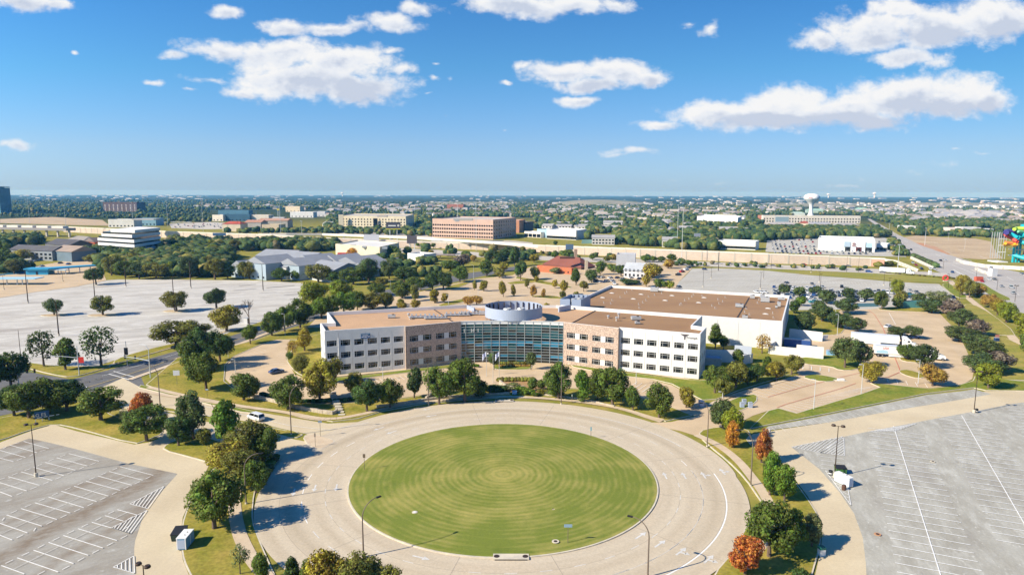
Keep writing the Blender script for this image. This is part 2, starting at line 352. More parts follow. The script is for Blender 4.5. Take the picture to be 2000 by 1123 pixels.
def lotmat(name, base, dark, lite, angle, sc=.05, dirt=(.30, .25, .19), dirtamt=.5, bands=()):
    m = bpy.data.materials.new(name); m.use_nodes = True; nt = m.node_tree; N = nt.nodes; L = nt.links; b = N['Principled BSDF']
    b.inputs['Roughness'].default_value = .9; b.inputs['Specular IOR Level'].default_value = .2
    g = N.new('ShaderNodeNewGeometry')
    def noise(scale, stretch, det, lo, hi, ang=angle, rough=.6, off=0):
        mp = N.new('ShaderNodeMapping'); L.new(g.outputs['Position'], mp.inputs[0]); mp.inputs['Rotation'].default_value = (0, 0, -ang); mp.inputs['Location'].default_value = (off, off, 0)
        mp2 = N.new('ShaderNodeMapping'); L.new(mp.outputs[0], mp2.inputs[0]); mp2.inputs['Scale'].default_value = stretch
        n = N.new('ShaderNodeTexNoise'); n.inputs['Scale'].default_value = scale; n.inputs['Detail'].default_value = det; n.inputs['Roughness'].default_value = rough; L.new(mp2.outputs[0], n.inputs['Vector'])
        r = N.new('ShaderNodeMapRange'); L.new(n.outputs['Fac'], r.inputs[0]); r.inputs[1].default_value = lo; r.inputs[2].default_value = hi; return r.outputs[0]
    def mix(f, a, c):
        x = N.new('ShaderNodeMix'); x.data_type = 'RGBA'; L.new(f, x.inputs[0])
        if isinstance(a, tuple): x.inputs[6].default_value = (*a, 1)
        else: L.new(a, x.inputs[6])
        x.inputs[7].default_value = (*c, 1); return x.outputs[2]
    c = mix(noise(sc, (1, 2.2, 1), 8, .38, .66, rough=.68), base, dark)
    c = mix(noise(sc * 1.7, (1, 2.6, 1), 7, .5, .74, rough=.7, off=31), c, lite)
    c = mix(noise(sc * 9, (1, 1.3, 1), 4, .62, .70, off=12), c, lite)
    f = noise(sc * .55, (1, 3.2, 1), 4, .54, .74, off=77)
    mm = N.new('ShaderNodeMath'); mm.operation = 'MULTIPLY'; L.new(f, mm.inputs[0]); mm.inputs[1].default_value = dirtamt
    c = mix(mm.outputs[0], c, dirt)
    for a_, b_, w_, am in bands:      # long run-off stains across the slabs
        a_, b_ = gp(*a_).to_2d(), gp(*b_).to_2d(); d_ = (b_ - a_).normalized(); nv = Vector((-d_.y, d_.x))
        dp = N.new('ShaderNodeVectorMath'); dp.operation = 'DOT_PRODUCT'; L.new(g.outputs['Position'], dp.inputs[0]); dp.inputs[1].default_value = (nv.x, nv.y, 0)
        wn_ = N.new('ShaderNodeTexNoise'); wn_.inputs['Scale'].default_value = .09; wn_.inputs['Detail'].default_value = 5; L.new(g.outputs['Position'], wn_.inputs['Vector'])
        def mt(op, x, y, cl=False):
            q = N.new('ShaderNodeMath'); q.operation = op; q.use_clamp = cl
            for k_, z_ in enumerate((x, y)):
                if isinstance(z_, (int, float)): q.inputs[k_].default_value = z_
                elif z_ is not None: L.new(z_, q.inputs[k_])
            return q.outputs[0]
        ds = mt('ABSOLUTE', mt('ADD', mt('SUBTRACT', dp.outputs['Value'], a_.dot(nv)), mt('MULTIPLY', mt('SUBTRACT', wn_.outputs['Fac'], .5), w_ * 3)), None)
        c = mix(mt('MULTIPLY', mt('MULTIPLY', mt('SUBTRACT', 1.25, mt('DIVIDE', ds, w_), True), am), noise(.5, (1, 2, 1), 6, .2, .6, off=3)), c, dirt)
    n = noise(2.2, (1, 1, 1), 4, .25, .75, off=5)
    s = N.new('ShaderNodeMapRange'); L.new(n, s.inputs[0]); s.inputs[3].default_value = .9; s.inputs[4].default_value = 1.1
    v = N.new('ShaderNodeVectorMath'); v.operation = 'SCALE'; L.new(c, v.inputs[0]); L.new(s.outputs[0], v.inputs['Scale']); L.new(v.outputs[0], b.inputs['Base Color'])
    return m
M['lotW'] = lotmat('left_lot_concrete', (.56, .53, .475), (.43, .40, .35), (.66, .635, .58), .35, .045, (.33, .29, .25), .9)
M['lotSW'] = lotmat('stained_lot_concrete', (.36, .34, .295), (.29, .26, .215), (.44, .425, .38), .60, .07, (.215, .165, .115), .8, [((0, 1090), (296, 935), 2.6, .9), ((130, 1085), (262, 1003), 1.3, .6), ((20, 1020), (240, 912), .9, .45)])
M['lotSE'] = lotmat('grey_lot_concrete', (.42, .405, .35), (.32, .30, .25), (.54, .53, .475), 1.25, .095, (.31, .285, .25), .55)
M['lotN'] = lotmat('pale_lot_concrete', (.49, .465, .405), (.41, .385, .33), (.56, .54, .48), .3, .05)
M['hwy'] = mat('freeway_concrete', (.55, .50, .43), .9, (.45, .41, .35), .02, fine=.05)
M['blvd'] = mat('boulevard_concrete', (.46, .43, .39), .9, (.38, .35, .32), .03, stretch=(.3, 2, 1), angle=1.1, fine=.05)

def radial_material(name, cols, grass=False):
    """rings about the centre of the round lawn"""
    m = bpy.data.materials.new(name); m.use_nodes = True; nt = m.node_tree; N = nt.nodes; L = nt.links; b = N['Principled BSDF']
    b.inputs['Roughness'].default_value = .93; b.inputs['Specular IOR Level'].default_value = .08 if grass else .2
    g = N.new('ShaderNodeNewGeometry'); s = N.new('ShaderNodeVectorMath'); s.operation = 'SUBTRACT'; L.new(g.outputs['Position'], s.inputs[0]); s.inputs[1].default_value = (RC.x, RC.y, .16)
    ln = N.new('ShaderNodeVectorMath'); ln.operation = 'LENGTH'; L.new(s.outputs[0], ln.inputs[0])
    nw = N.new('ShaderNodeTexNoise'); nw.inputs['Scale'].default_value = .09; nw.inputs['Detail'].default_value = 4; L.new(g.outputs['Position'], nw.inputs['Vector'])
    def math_(op, a, c=None, clamp=False):
        n = N.new('ShaderNodeMath'); n.operation = op; n.use_clamp = clamp
        for i, v in enumerate((a, c)):
            if v is None: continue
            if isinstance(v, (int, float)): n.inputs[i].default_value = v
            else: L.new(v, n.inputs[i])
        return n.outputs[0]
    def noise(sc, det, lo, hi, src=None, o3=0., o4=1.):
        n = N.new('ShaderNodeTexNoise'); n.inputs['Scale'].default_value = sc; n.inputs['Detail'].default_value = det; n.inputs['Roughness'].default_value = .62; L.new(src or g.outputs['Position'], n.inputs['Vector'])
        r = N.new('ShaderNodeMapRange'); L.new(n.outputs['Fac'], r.inputs[0]); r.inputs[1].default_value = lo; r.inputs[2].default_value = hi; r.inputs[3].default_value = o3; r.inputs[4].default_value = o4; return r.outputs[0]
    def mix(f, a, c):
        x = N.new('ShaderNodeMix'); x.data_type = 'RGBA'
        if isinstance(f, float): x.inputs[0].default_value = f
        else: L.new(f, x.inputs[0])
        for k, q in ((6, a), (7, c)):
            if isinstance(q, tuple): x.inputs[k].default_value = (*q, 1)
            else: L.new(q, x.inputs[k])
        return x.outputs[2]
    # polar coordinates, so that noise streaks run round the ring
    sp = N.new('ShaderNodeSeparateXYZ'); L.new(s.outputs[0], sp.inputs[0])
    at = math_('ARCTAN2', sp.outputs[1], sp.outputs[0])
    pc = N.new('ShaderNodeCombineXYZ'); L.new(math_('MULTIPLY', ln.outputs['Value'], 1.0), pc.inputs[0]); L.new(math_('MULTIPLY', at, 3.0), pc.inputs[1])
    if grass:
        rr = math_('ADD', ln.outputs['Value'], math_('MULTIPLY', nw.outputs['Fac'], 1.3))
        sn = math_('SINE', math_('MULTIPLY', rr, 2 * math.pi / 1.25))
        sn2 = math_('SINE', math_('MULTIPLY', rr, 2 * math.pi / 2.5))
        wave = math_('MULTIPLY', math_('ADD', math_('MULTIPLY', sn, .36), math_('MULTIPLY', sn2, .16)), noise(.11, 3, .3, .65, None, .45, 1.0))
        streak = noise(1.8, 6, .3, .7, pc.outputs[0], -.30, .30)
        patch = noise(.085, 6, .40, .68, None, -.25, .62)
        ctr = math_('MULTIPLY', math_('SUBTRACT', 1.0, math_('DIVIDE', ln.outputs['Value'], 17.0), clamp=True), .42)
        f = math_('ADD', math_('ADD', math_('MULTIPLY', math_('ADD', wave, streak), .62), patch), math_('ADD', ctr, .16), clamp=True)
        c = mix(f, cols[0], cols[1])
        dk = noise(.16, 5, .60, .76, None, 0, .6)
        c = mix(dk, c, cols[2])
    else:
        c = mix(noise(.35, 5, .35, .7, pc.outputs[0]), cols[0], cols[1])
        # tyre-darkened lane
        for r0, wd, am in ((40.6, 1.9, .62), (44.6, 1.3, .22), (36.4, 1.4, .2), (32.6, 1.2, .15)):
            d = math_('DIVIDE', math_('ABSOLUTE', math_('SUBTRACT', ln.outputs['Value'], r0)), wd)
            fl = math_('MULTIPLY', math_('SUBTRACT', 1.0, d, clamp=True), am)
            fl = math_('MULTIPLY', fl, noise(.12, 3, .3, .6, pc.outputs[0], .35, 1.1))
            c = mix(fl, c, cols[2])
        c = mix(noise(.05, 5, .52, .75, None, 0, .55), c, cols[3])
    n = noise(2.6, 4, .25, .75, None, .88, 1.12)
    v = N.new('ShaderNodeVectorMath'); v.operation = 'SCALE'; L.new(c, v.inputs[0]); L.new(n, v.inputs['Scale']); L.new(v.outputs[0], b.inputs['Base Color'])
    return m
RC = Vector((-1.64, 126.26)); RI = 30.3; RO = 46.5
M['lawn'] = radial_material('mown_round_lawn', [(.165, .20, .034), (.36, .315, .09), (.095, .135, .02)], True)
M['ring'] = radial_material('ring_road_concrete', [(.57, .485, .36), (.50, .415, .30), (.36, .29, .20), (.60, .47, .325)])

def ground_material():
    """grass close by, woods, suburbs and far fields beyond"""
    m = bpy.data.materials.new('land'); m.use_nodes = True; nt = m.node_tree; N = nt.nodes; L = nt.links; b = N['Principled BSDF']
    b.inputs['Roughness'].default_value = 1; b.inputs['Specular IOR Level'].default_value = .0
    g = N.new('ShaderNodeNewGeometry')
    def noise(sc, det, lo, hi, st=(1, 1, 1)):
        mp = N.new('ShaderNodeMapping'); L.new(g.outputs['Position'], mp.inputs[0]); mp.inputs['Scale'].default_value = st
        n = N.new('ShaderNodeTexNoise'); n.inputs['Scale'].default_value = sc; n.inputs['Detail'].default_value = det; n.inputs['Roughness'].default_value = .65; L.new(mp.outputs[0], n.inputs['Vector'])
        r = N.new('ShaderNodeMapRange'); L.new(n.outputs['Fac'], r.inputs[0]); r.inputs[1].default_value = lo; r.inputs[2].default_value = hi; return r.outputs[0]
    def mix(f, a, c):
        x = N.new('ShaderNodeMix'); x.data_type = 'RGBA'; L.new(f, x.inputs[0])
        for k, q in ((6, a), (7, c)):
            if isinstance(q, tuple): x.inputs[k].default_value = (*q, 1)
            else: L.new(q, x.inputs[k])
        return x.outputs[2]
    near = mix(noise(.12, 6, .38, .66), (.20, .205, .035), (.35, .28, .08))
    near = mix(noise(.9, 3, .5, .9), near, (.15, .17, .05))
    far = mix(noise(.004, 8, .40, .62), (.028, .05, .022), (.07, .085, .04))
    far = mix(noise(.0012, 7, .60, .70), far, (.28, .25, .17))
    far = mix(noise(.012, 5, .66, .74, (.5, 1, 1)), far, (.42, .40, .36))
    ln = N.new('ShaderNodeVectorMath'); ln.operation = 'LENGTH'; L.new(g.outputs['Position'], ln.inputs[0])
    r = N.new('ShaderNodeMapRange'); L.new(ln.outputs['Value'], r.inputs[0]); r.inputs[1].default_value = 1150; r.inputs[2].default_value = 1700
    c = mix(r.outputs[0], near, far); L.new(c, b.inputs['Base Color']); return m

# ------------------------------------------------------------------ ground sheets
RG = 14800
mb = MB(); rs = [0, 300, 1200, 4000, 9000, RG]; na = 64
vs = [(0, 0, 0)]; fs = []
for r in rs[1:]:
    for i in range(na):
        t = 2 * math.pi * i / na; vs.append((r * math.cos(t), r * math.sin(t), 0))
for i in range(na): fs.append((0, 1 + i, 1 + (i + 1) % na))
for k in range(len(rs) - 2):
    for i in range(na): a = 1 + k * na; fs.append((a + i, a + na + i, a + na + (i + 1) % na, a + (i + 1) % na))
mb.add(vs, fs); struct(mb.build('ground', ground_material()))
ZC = [0.012]
def pave(name, pts, m, z=None, px=True, sm=0):
    poly = gl(pts) if px else pts
    if sm: poly = smoothpoly(poly, sm)
    if z is None: z = ZC[0]; ZC[0] += 0.006
    o = MB().sheet(poly, z).build(name, M[m]); struct(o); return o
ISL = [0.0]
def island(name, pts, m='grass', px=True, sm=1, h=.15, cw=.22):
    h += ISL[0]; ISL[0] += .0008 if name != 'planting_bed' else .02
    poly = gl(pts) if px else pts
    if sm: poly = smoothpoly(poly, sm)
    o = MB().prism(poly, 0.0, h, 0, 0).sheet(inset(poly, cw), h + .012, 1).build(name, [M['curb'], M[m]]); struct(o); return o
ZM = .22   # paint on raised things is never needed; paint on pavement:
ZP = .17
def annulus(r0, r1, n=128, a0=0, a1=360):
    v = []; f = []
    for i in range(n + 1):
        t = RAD(a0 + (a1 - a0) * i / n)
        v += [(RC.x + r0 * math.cos(t), RC.y + r0 * math.sin(t)), (RC.x + r1 * math.cos(t), RC.y + r1 * math.sin(t))]
    for i in range(n): f.append((2 * i, 2 * i + 1, 2 * i + 3, 2 * i + 2))
    return v, f
def ringsheet(mb, r0, r1, z, n=128, a0=0, a1=360, mat=0):
    v, f = annulus(r0, r1, n, a0, a1); return mb.add([(x, y, z) for x, y in v], f, mat)

pave('left_parking_lot', [(-260, 600), (-120, 590), (0, 577), (90, 562), (170, 550), (230, 546), (330, 546), (500, 548), (592, 553), (590, 580), (582, 606), (545, 616), (510, 628), (470, 642), (440, 652), (370, 668), (330, 674), (225, 703), (190, 715), (100, 716), (50, 708), (0, 697), (-260, 690)], 'lotW')
pave('west_street', [(-220, 770), (-100, 742), (0, 731), (60, 727), (140, 741), (190, 728), (225, 719), (350, 684), (455, 655), (560, 618), (680, 585), (780, 560), (870, 541), (925, 532), (1010, 520), (1030, 524), (940, 540), (880, 553), (800, 572), (700, 598), (590, 634), (520, 655), (460, 680), (352, 710), (275, 735), (285, 760), (240, 800), (175, 765), (60, 800), (0, 812), (-220, 840)], 'asphalt')
pave('entry_drive_north', [(168, 770), (240, 738), (272, 755), (362, 776), (472, 800), (500, 804), (567, 815), (640, 827), (700, 824), (760, 870), (700, 900), (597, 847), (575, 842), (512, 827), (380, 808), (315, 794), (250, 800)], 'tan2')
pave('entry_drive_south', [(232, 800), (300, 800), (330, 806), (365, 817), (430, 828), (512, 840), (575, 858), (640, 870), (640, 960), (520, 905), (505, 885), (430, 862), (400, 853), (372, 853), (325, 866), (300, 850), (250, 820)], 'tan2')
pave('lot_drive', [(-200, 905), (-60, 878), (0, 864), (62, 841), (105, 829), (150, 842), (262, 868), (290, 864), (330, 850), (400, 842), (425, 866), (410, 905), (395, 935), (375, 970), (357, 1010), (353, 1040), (353, 1068), (357, 1093), (369, 1123), (400, 1180), (460, 1260), (-300, 1260), (-300, 900)], 'tan2')
pave('stained_parking_lot', [(-300, 985), (-100, 912), (0, 877), (57, 856), (95, 864), (132, 873), (156, 879), (250, 905), (347, 925), (322, 953), (303, 972), (287, 993), (277, 1015), (270, 1038), (264, 1055), (262, 1070), (262, 1095), (264, 1123), (280, 1190), (310, 1280), (-300, 1280)], 'lotSW')
# ring road
def circ(r, a0=0, a1=360, n=120): return [Vector((RC.x + r * math.cos(RAD(a0 + (a1 - a0) * i / n)), RC.y + r * math.sin(RAD(a0 + (a1 - a0) * i / n)))) for i in range(n)]
mb = MB(); v = []; f = []
for i in range(181):
    t = RAD(i * 2); a = math.degrees(t) % 360
    ro = 46.5 + (2.0 * max(0, math.sin(t)) ** .5 if a < 180 else 0)
    v += [(RC.x + 30 * math.cos(t), RC.y + 30 * math.sin(t), .14), (RC.x + ro * math.cos(t), RC.y + ro * math.sin(t), .14)]
    if i < 180: f.append((2 * i, 2 * i + 1, 2 * i + 3, 2 * i + 2))
mb.add(v, f); struct(mb.build('ring_road', M['ring']))
pave('office_lot', [(442, 712), (458, 696), (480, 686), (512, 673), (540, 664), (566, 664), (558, 700), (575, 730), (600, 742), (640, 748), (720, 738), (790, 729), (880, 718), (935, 704), (1065, 704), (1120, 716), (1200, 733), (1245, 738), (1275, 742), (1312, 752), (1345, 770), (1372, 784), (1400, 795), (1392, 806), (1355, 812), (1330, 806), (1290, 785), (1230, 772), (1150, 760), (1050, 754), (950, 752), (860, 766), (780, 778), (700, 784), (640, 788), (560, 784), (500, 776), (462, 762), (440, 740)], 'tan')
pave('east_lot', [(1250, 826), (1312, 824), (1355, 813), (1392, 805), (1400, 790), (1440, 772), (1500, 752), (1560, 734), (1552, 712), (1540, 700), (1535, 680), (1560, 655), (1592, 656), (1625, 655), (1640, 640), (1630, 615), (1650, 600), (1720, 594), (1800, 598), (1822, 602), (1835, 612), (1862, 640), (1880, 668), (1890, 690), (1902, 725), (1899, 740), (1885, 748), (1865, 753), (1812, 758), (1760, 754), (1712, 752), (1716, 757), (1682, 769), (1630, 784), (1580, 800), (1555, 808), (1517, 798), (1500, 802), (1470, 812), (1440, 828), (1385, 842), (1362, 852), (1330, 842)], 'tan')
pave('side_drive', [(1455, 862), (1470, 848), (1530, 838), (1625, 824), (1750, 801), (1925, 764), (2010, 764), (2120, 775), (2120, 800), (1975, 790), (1700, 843), (1620, 860), (1545, 873), (1600, 915), (1640, 960), (1668, 1000), (1684, 1040), (1692, 1100), (1700, 1200), (1560, 1200), (1592, 1123), (1603, 1075), (1606, 1045), (1596, 1005), (1578, 970), (1545, 925), (1510, 885)], 'tan2')
pave('side_strip_lot', [(1490, 842), (1500, 833), (1570, 820), (1625, 809), (1720, 790), (1812, 771), (1880, 764), (1902, 760), (1936, 770), (1850, 785), (1750, 801), (1625, 824)], 'lotSE')
pave('grey_parking_lot', [(1545, 873), (1620, 859), (1700, 842), (1800, 823), (1900, 804), (1975, 789), (2000, 786), (2140, 790), (2300, 840), (2400, 1280), (1720, 1280), (1694, 1160), (1691, 1100), (1685, 1050), (1668, 1003), (1640, 962), (1600, 916)], 'lotSE')
pave('north_lot', [(1318, 565), (1325, 552), (1340, 538), (1352, 525), (1400, 524), (1500, 529), (1585, 538), (1680, 545), (1750, 551), (1834, 555), (1850, 568), (1866, 584), (1880, 600), (1800, 600), (1700, 604), (1540, 606), (1500, 590)], 'lotN')
pave('back_lot', [(600, 640), (640, 600), (700, 585), (745, 585), (800, 575), (860, 560), (930, 545), (1000, 538), (1040, 520), (1150, 515), (1320, 515), (1352, 524), (1325, 552), (1318, 565), (1300, 600), (1000, 640)], 'tan')
pave('dealership_lot', [(1495, 492), (1498, 470), (1560, 466), (1600, 462), (1720, 462), (1742, 470), (1765, 490), (1770, 502), (1640, 499)], 'lotN')
pave('boulevard', [(1700, 440), (1708, 438), (1745, 455), (1762, 462), (1800, 480), (1850, 497), (1920, 518), (2060, 545), (2300, 610), (2300, 900), (2040, 690), (1990, 628), (1930, 580), (1905, 565), (1868, 545), (1830, 530), (1790, 512), (1765, 490), (1742, 462)], 'blvd')
pave('apartment_lot', [(45, 530), (70, 520), (140, 508), (200, 503), (245, 505), (240, 512), (200, 525), (150, 535), (60, 540)], 'tan')
pave('canopy_lot', [(-60, 590), (-60, 545), (0, 538), (60, 534), (150, 530), (200, 530), (208, 548), (150, 560), (60, 572), (0, 582)], 'tan')
# sidewalks
def walk(name, pts, wd=1.7, m='walk', z=.165, sm=2):
    p = smoothpoly(gl(pts), sm, False); o = MB().strip(p, wd, z).build(name, M[m]); struct(o); return o
walk('sidewalk', [(270, 764), (360, 778), (470, 794), (560, 805), (600, 818), (645, 821), (700, 814), (760, 797), (830, 786), (900, 779), (985, 775), (1060, 778), (1150, 787), (1220, 800), (1265, 816), (1292, 824)])
walk('sidewalk', [(1361, 850), (1400, 868), (1440, 898), (1470, 935), (1492, 965), (1502, 985)], 2.0)
walk('sidewalk', [(470, 900), (462, 950), (464, 1000), (468, 1040), (476, 1065), (492, 1095), (530, 1140)], 2.2)
walk('sidewalk', [(252, 742), (300, 725), (352, 707), (460, 676), (520, 651), (600, 625)], 2.0)
walk('sidewalk', [(45, 712), (140, 738), (190, 722), (240, 706), (352, 674), (440, 648)], 1.8)
walk('sidewalk', [(1855, 548), (1870, 565), (1900, 590), (1940, 622), (1970, 650), (2010, 700)], 3.2)
walk('sidewalk', [(1560, 735), (1420, 775), (1385, 792)], 1.5)
walk('sidewalk', [(1366, 748), (1310, 735), (1200, 722), (1105, 706)], 2.0)
walk('sidewalk', [(632, 737), (700, 731), (792, 722), (900, 706)], 2.0)
walk('sidewalk', [(1574, 712), (1574, 722)], 2.2)

# ------------------------------------------------------------------ raised grass
def ringpoly(r0, r1, a0, a1, n=24):
    return circ(r0, a0, a1, n) + circ(r0, a1, a1 + .001, 1) + circ(r1, a1, a0, n)
o = MB(); ringsheet(o, RI - .28, RI, .30, 160); ringsheet(o, RI, RI + .001, .30, 8)
v = []; f = []
for i in range(160):
    t = 2 * math.pi * i / 160; v += [(RC.x + RI * math.cos(t), RC.y + RI * math.sin(t), .13), (RC.x + RI * math.cos(t), RC.y + RI * math.sin(t), .30)]
for i in range(160): f.append((2 * i, 2 * ((i + 1) % 160), 2 * ((i + 1) % 160) + 1, 2 * i + 1))
o.add(v, f); struct(o.build('lawn_kerb', M['curb']))
# gently domed lawn
v = [(RC.x, RC.y, .62)]; f = []; RR = [3, 8, 14, 20, 26, RI - .26]
for r in RR:
    for i in range(96):
        t = 2 * math.pi * i / 96; v.append((RC.x + r * math.cos(t), RC.y + r * math.sin(t), .29 + .33 * (1 - (r / RI) ** 2)))
for i in range(96): f.append((0, 1 + i, 1 + (i + 1) % 96))
for k in range(len(RR) - 1):
    for i in range(96): a = 1 + k * 96; f.append((a + i, a + 96 + i, a + 96 + (i + 1) % 96, a + (i + 1) % 96))
o = MB().add(v, f).build('round_lawn', M['lawn'], smooth=True); struct(o)
# verges round the ring
island('verge', [(512, 829), (597, 847), (575, 858), (530, 846), (505, 838)], 'grass')
island('verge', [(270, 757), (362, 779), (470, 805), (500, 808), (500, 805), (362, 773), (275, 752)], 'grassg', sm=0)
island('verge', [(315, 795), (350, 800), (392, 808), (385, 812), (345, 806), (318, 802)], 'grass')
island('traffic_island', [(590, 852), (612, 848), (640, 855), (656, 862), (648, 868), (622, 880), (600, 870)], 'walk', h=.16)
island('grass_corner', [(106, 828), (150, 837), (262, 868), (285, 861), (322, 846), (310, 835), (250, 822), (205, 806), (180, 780), (100, 797), (60, 805), (0, 817), (-200, 850), (-200, 893), (-60, 874), (0, 861), (62, 839)], 'grass')
island('grass_corner', [(316, 879), (325, 868), (350, 858), (390, 851), (425, 861), (470, 878), (440, 905), (412, 905), (370, 893)], 'grass')
# long curved bed between lot drive and ring
pts = [(395, 936), (376, 971), (358, 1012), (354, 1040), (354, 1070), (358, 1095), (371, 1123), (400, 1178), (440, 1220), (560, 1220), (545, 1140), (520, 1085), (505, 1050), (494, 1020), (494, 985), (500, 950), (516, 915), (530, 893), (500, 884), (470, 880), (430, 905)]
island('planted_verge', pts, 'grass', h=.15)
walk('sidewalk', [(500, 893), (470, 920), (458, 960), (458, 1000), (466, 1040), (476, 1065), (492, 1095), (530, 1140)], 2.2, z=.235)
island('planted_verge', [(285, 752), (345, 700), (372, 695), (440, 680), (500, 664), (560, 645), (600, 640), (600, 664), (540, 664), (512, 672), (458, 696), (440, 712), (438, 745), (462, 764), (530, 778), (600, 788), (650, 790), (700, 786), (780, 780), (860, 768), (950, 754), (1060, 756), (1150, 762), (1230, 774), (1290, 787), (1352, 812), (1300, 823), (1240, 805), (1170, 788), (1090, 780), (985, 777), (900, 782), (830, 789), (750, 803), (700, 818), (650, 824), (600, 816), (500, 797), (400, 781), (320, 765)], 'grass', sm=0)
walk('sidewalk', [(290, 757), (360, 774), (470, 795), (560, 806), (610, 817), (650, 820), (700, 812), (760, 797), (830, 786), (900, 779), (985, 775), (1060, 778), (1150, 787), (1220, 800), (1265, 815), (1295, 822)], 1.7, z=.235)
island('grass_bank', [(556, 700), (570, 685), (590, 660), (640, 650), (640, 742), (620, 742), (600, 738), (575, 727)], 'grass')
island('verge', [(636, 740), (720, 733), (792, 723), (880, 713), (896, 708), (880, 719), (790, 729), (720, 738), (650, 747)], 'grassg', sm=0)
island('verge', [(1108, 708), (1205, 727), (1365, 744), (1400, 740), (1480, 736), (1545, 731), (1440, 764), (1400, 780), (1372, 782), (1345, 768), (1312, 750), (1275, 741), (1200, 733), (1120, 717)], 'grassg', sm=0)
island('verge', [(1400, 798), (1420, 785), (1450, 773), (1480, 770), (1478, 788), (1440, 806)], 'grassg')
island('planting_bed', [(962, 713), (985, 707), (1012, 707), (1040, 713), (1038, 722), (1000, 723), (963, 722)], 'grassg')
island('planting_bed', [(975, 741), (1000, 739), (1030, 740), (1070, 746), (1110, 756), (1100, 770), (1040, 771), (1000, 770), (980, 755)], 'mulch')
island('grass_slope', [(1464, 838), (1500, 803), (1520, 798), (1555, 808), (1630, 785), (1682, 770), (1718, 757), (1700, 749), (1740, 752), (1812, 760), (1868, 754), (1900, 744), (1904, 735), (1950, 740), (2030, 750), (2050, 765), (1925, 763), (1902, 758), (1812, 769), (1625, 807), (1500, 831)], 'grassg', sm=0)
island('grass_island', [(1564, 736), (1590, 731), (1625, 737), (1640, 741), (1622, 747), (1590, 744)], 'grassg')
island('grass_bank', [(1552, 704), (1570, 698), (1600, 695), (1640, 695), (1680, 700), (1690, 712), (1670, 724), (1640, 724), (1622, 716), (1570, 712)], 'grassg')
island('grass_island', [(1752, 724), (1775, 722), (1812, 735), (1795, 741), (1765, 733)], 'grass')
island('grass_island', [(1755, 698), (1800, 696), (1830, 704), (1800, 710), (1760, 706)], 'grass')
island('grass_island', [(1712, 601), (1800, 599), (1842, 606), (1830, 611), (1720, 607)], 'grass')
island('grass_bank', [(1560, 620), (1600, 610), (1640, 612), (1652, 640), (1640, 655), (1600, 654), (1560, 650)], 'grass')
island('verge', [(1362, 850), (1375, 838), (1440, 832), (1470, 846), (1455, 864), (1505, 890), (1545, 930), (1578, 975), (1600, 1010), (1604, 1050), (1600, 1080), (1590, 1110), (1570, 1190), (1370, 1190), (1392, 1123), (1430, 1080), (1462, 1020), (1500, 1000), (1482, 975), (1455, 935), (1420, 900), (1385, 872)], 'grass')
walk('sidewalk', [(1361, 851), (1400, 868), (1440, 898), (1470, 935), (1492, 965), (1510, 1000), (1500, 1050), (1450, 1110)], 2.0, z=.235)
island('verge', [(1880, 596), (1900, 594), (1935, 612), (1990, 655), (1960, 656), (1910, 650), (1880, 620)], 'grassb')
island('verge', [(1905, 560), (1915, 550), (1945, 570), (1982, 587), (1950, 587)], 'grassg')
island('verge', [(1900, 655), (1990, 664), (2060, 740), (2000, 745), (1910, 738), (1900, 700)], 'grassb')
island('verge', [(1838, 556), (1852, 552), (1880, 572), (1892, 583), (1870, 583), (1850, 568)], 'grassg')
pave('highway_verge', [(1045, 512), (1250, 519), (1420, 524), (1500, 526), (1680, 533), (1850, 541), (1850, 553), (1750, 549), (1585, 538), (1500, 529), (1400, 524), (1340, 522), (1200, 516)], 'grassb')
pave('frontage_road', [(560, 474), (700, 480), (850, 488), (1045, 500), (1250, 506), (1500, 517), (1700, 525), (1850, 534), (1850, 541), (1680, 533), (1500, 525), (1250, 516), (1045, 508), (850, 498), (700, 489), (560, 482)], 'hwy')
for i, (x, y, r) in enumerate([(106, 616, 3.2), (201, 616, 3.6), (345, 608, 3.4)]):
    c = gp(x, y); island('tree_island', [(c.x + r * 1.9 * math.cos(t), c.y + r * math.sin(t)) for t in [k * math.pi / 6 for k in range(12)]], 'dirt', px=False, sm=0)
island('verge', [(225, 703), (262, 690), (330, 673), (372, 667), (352, 674), (300, 690), (240, 708), (220, 712)], 'grass')
island('verge', [(50, 708), (110, 716), (190, 716), (224, 714), (190, 725), (140, 738), (100, 732), (40, 716)], 'grass')
for pts in ([(786, 607), (870, 596), (880, 600), (800, 612)], [(850, 596), (930, 578), (940, 580), (870, 600)], [(1028, 578), (1080, 577), (1110, 585), (1060, 583)], [(985, 552), (1060, 545), (1075, 548), (1000, 557)], [(1010, 540), (1120, 560), (1110, 564), (1005, 545)], [(870, 560), (925, 548), (905, 560), (870, 568)]):
    island('grass_island', pts, 'grass', h=.12)

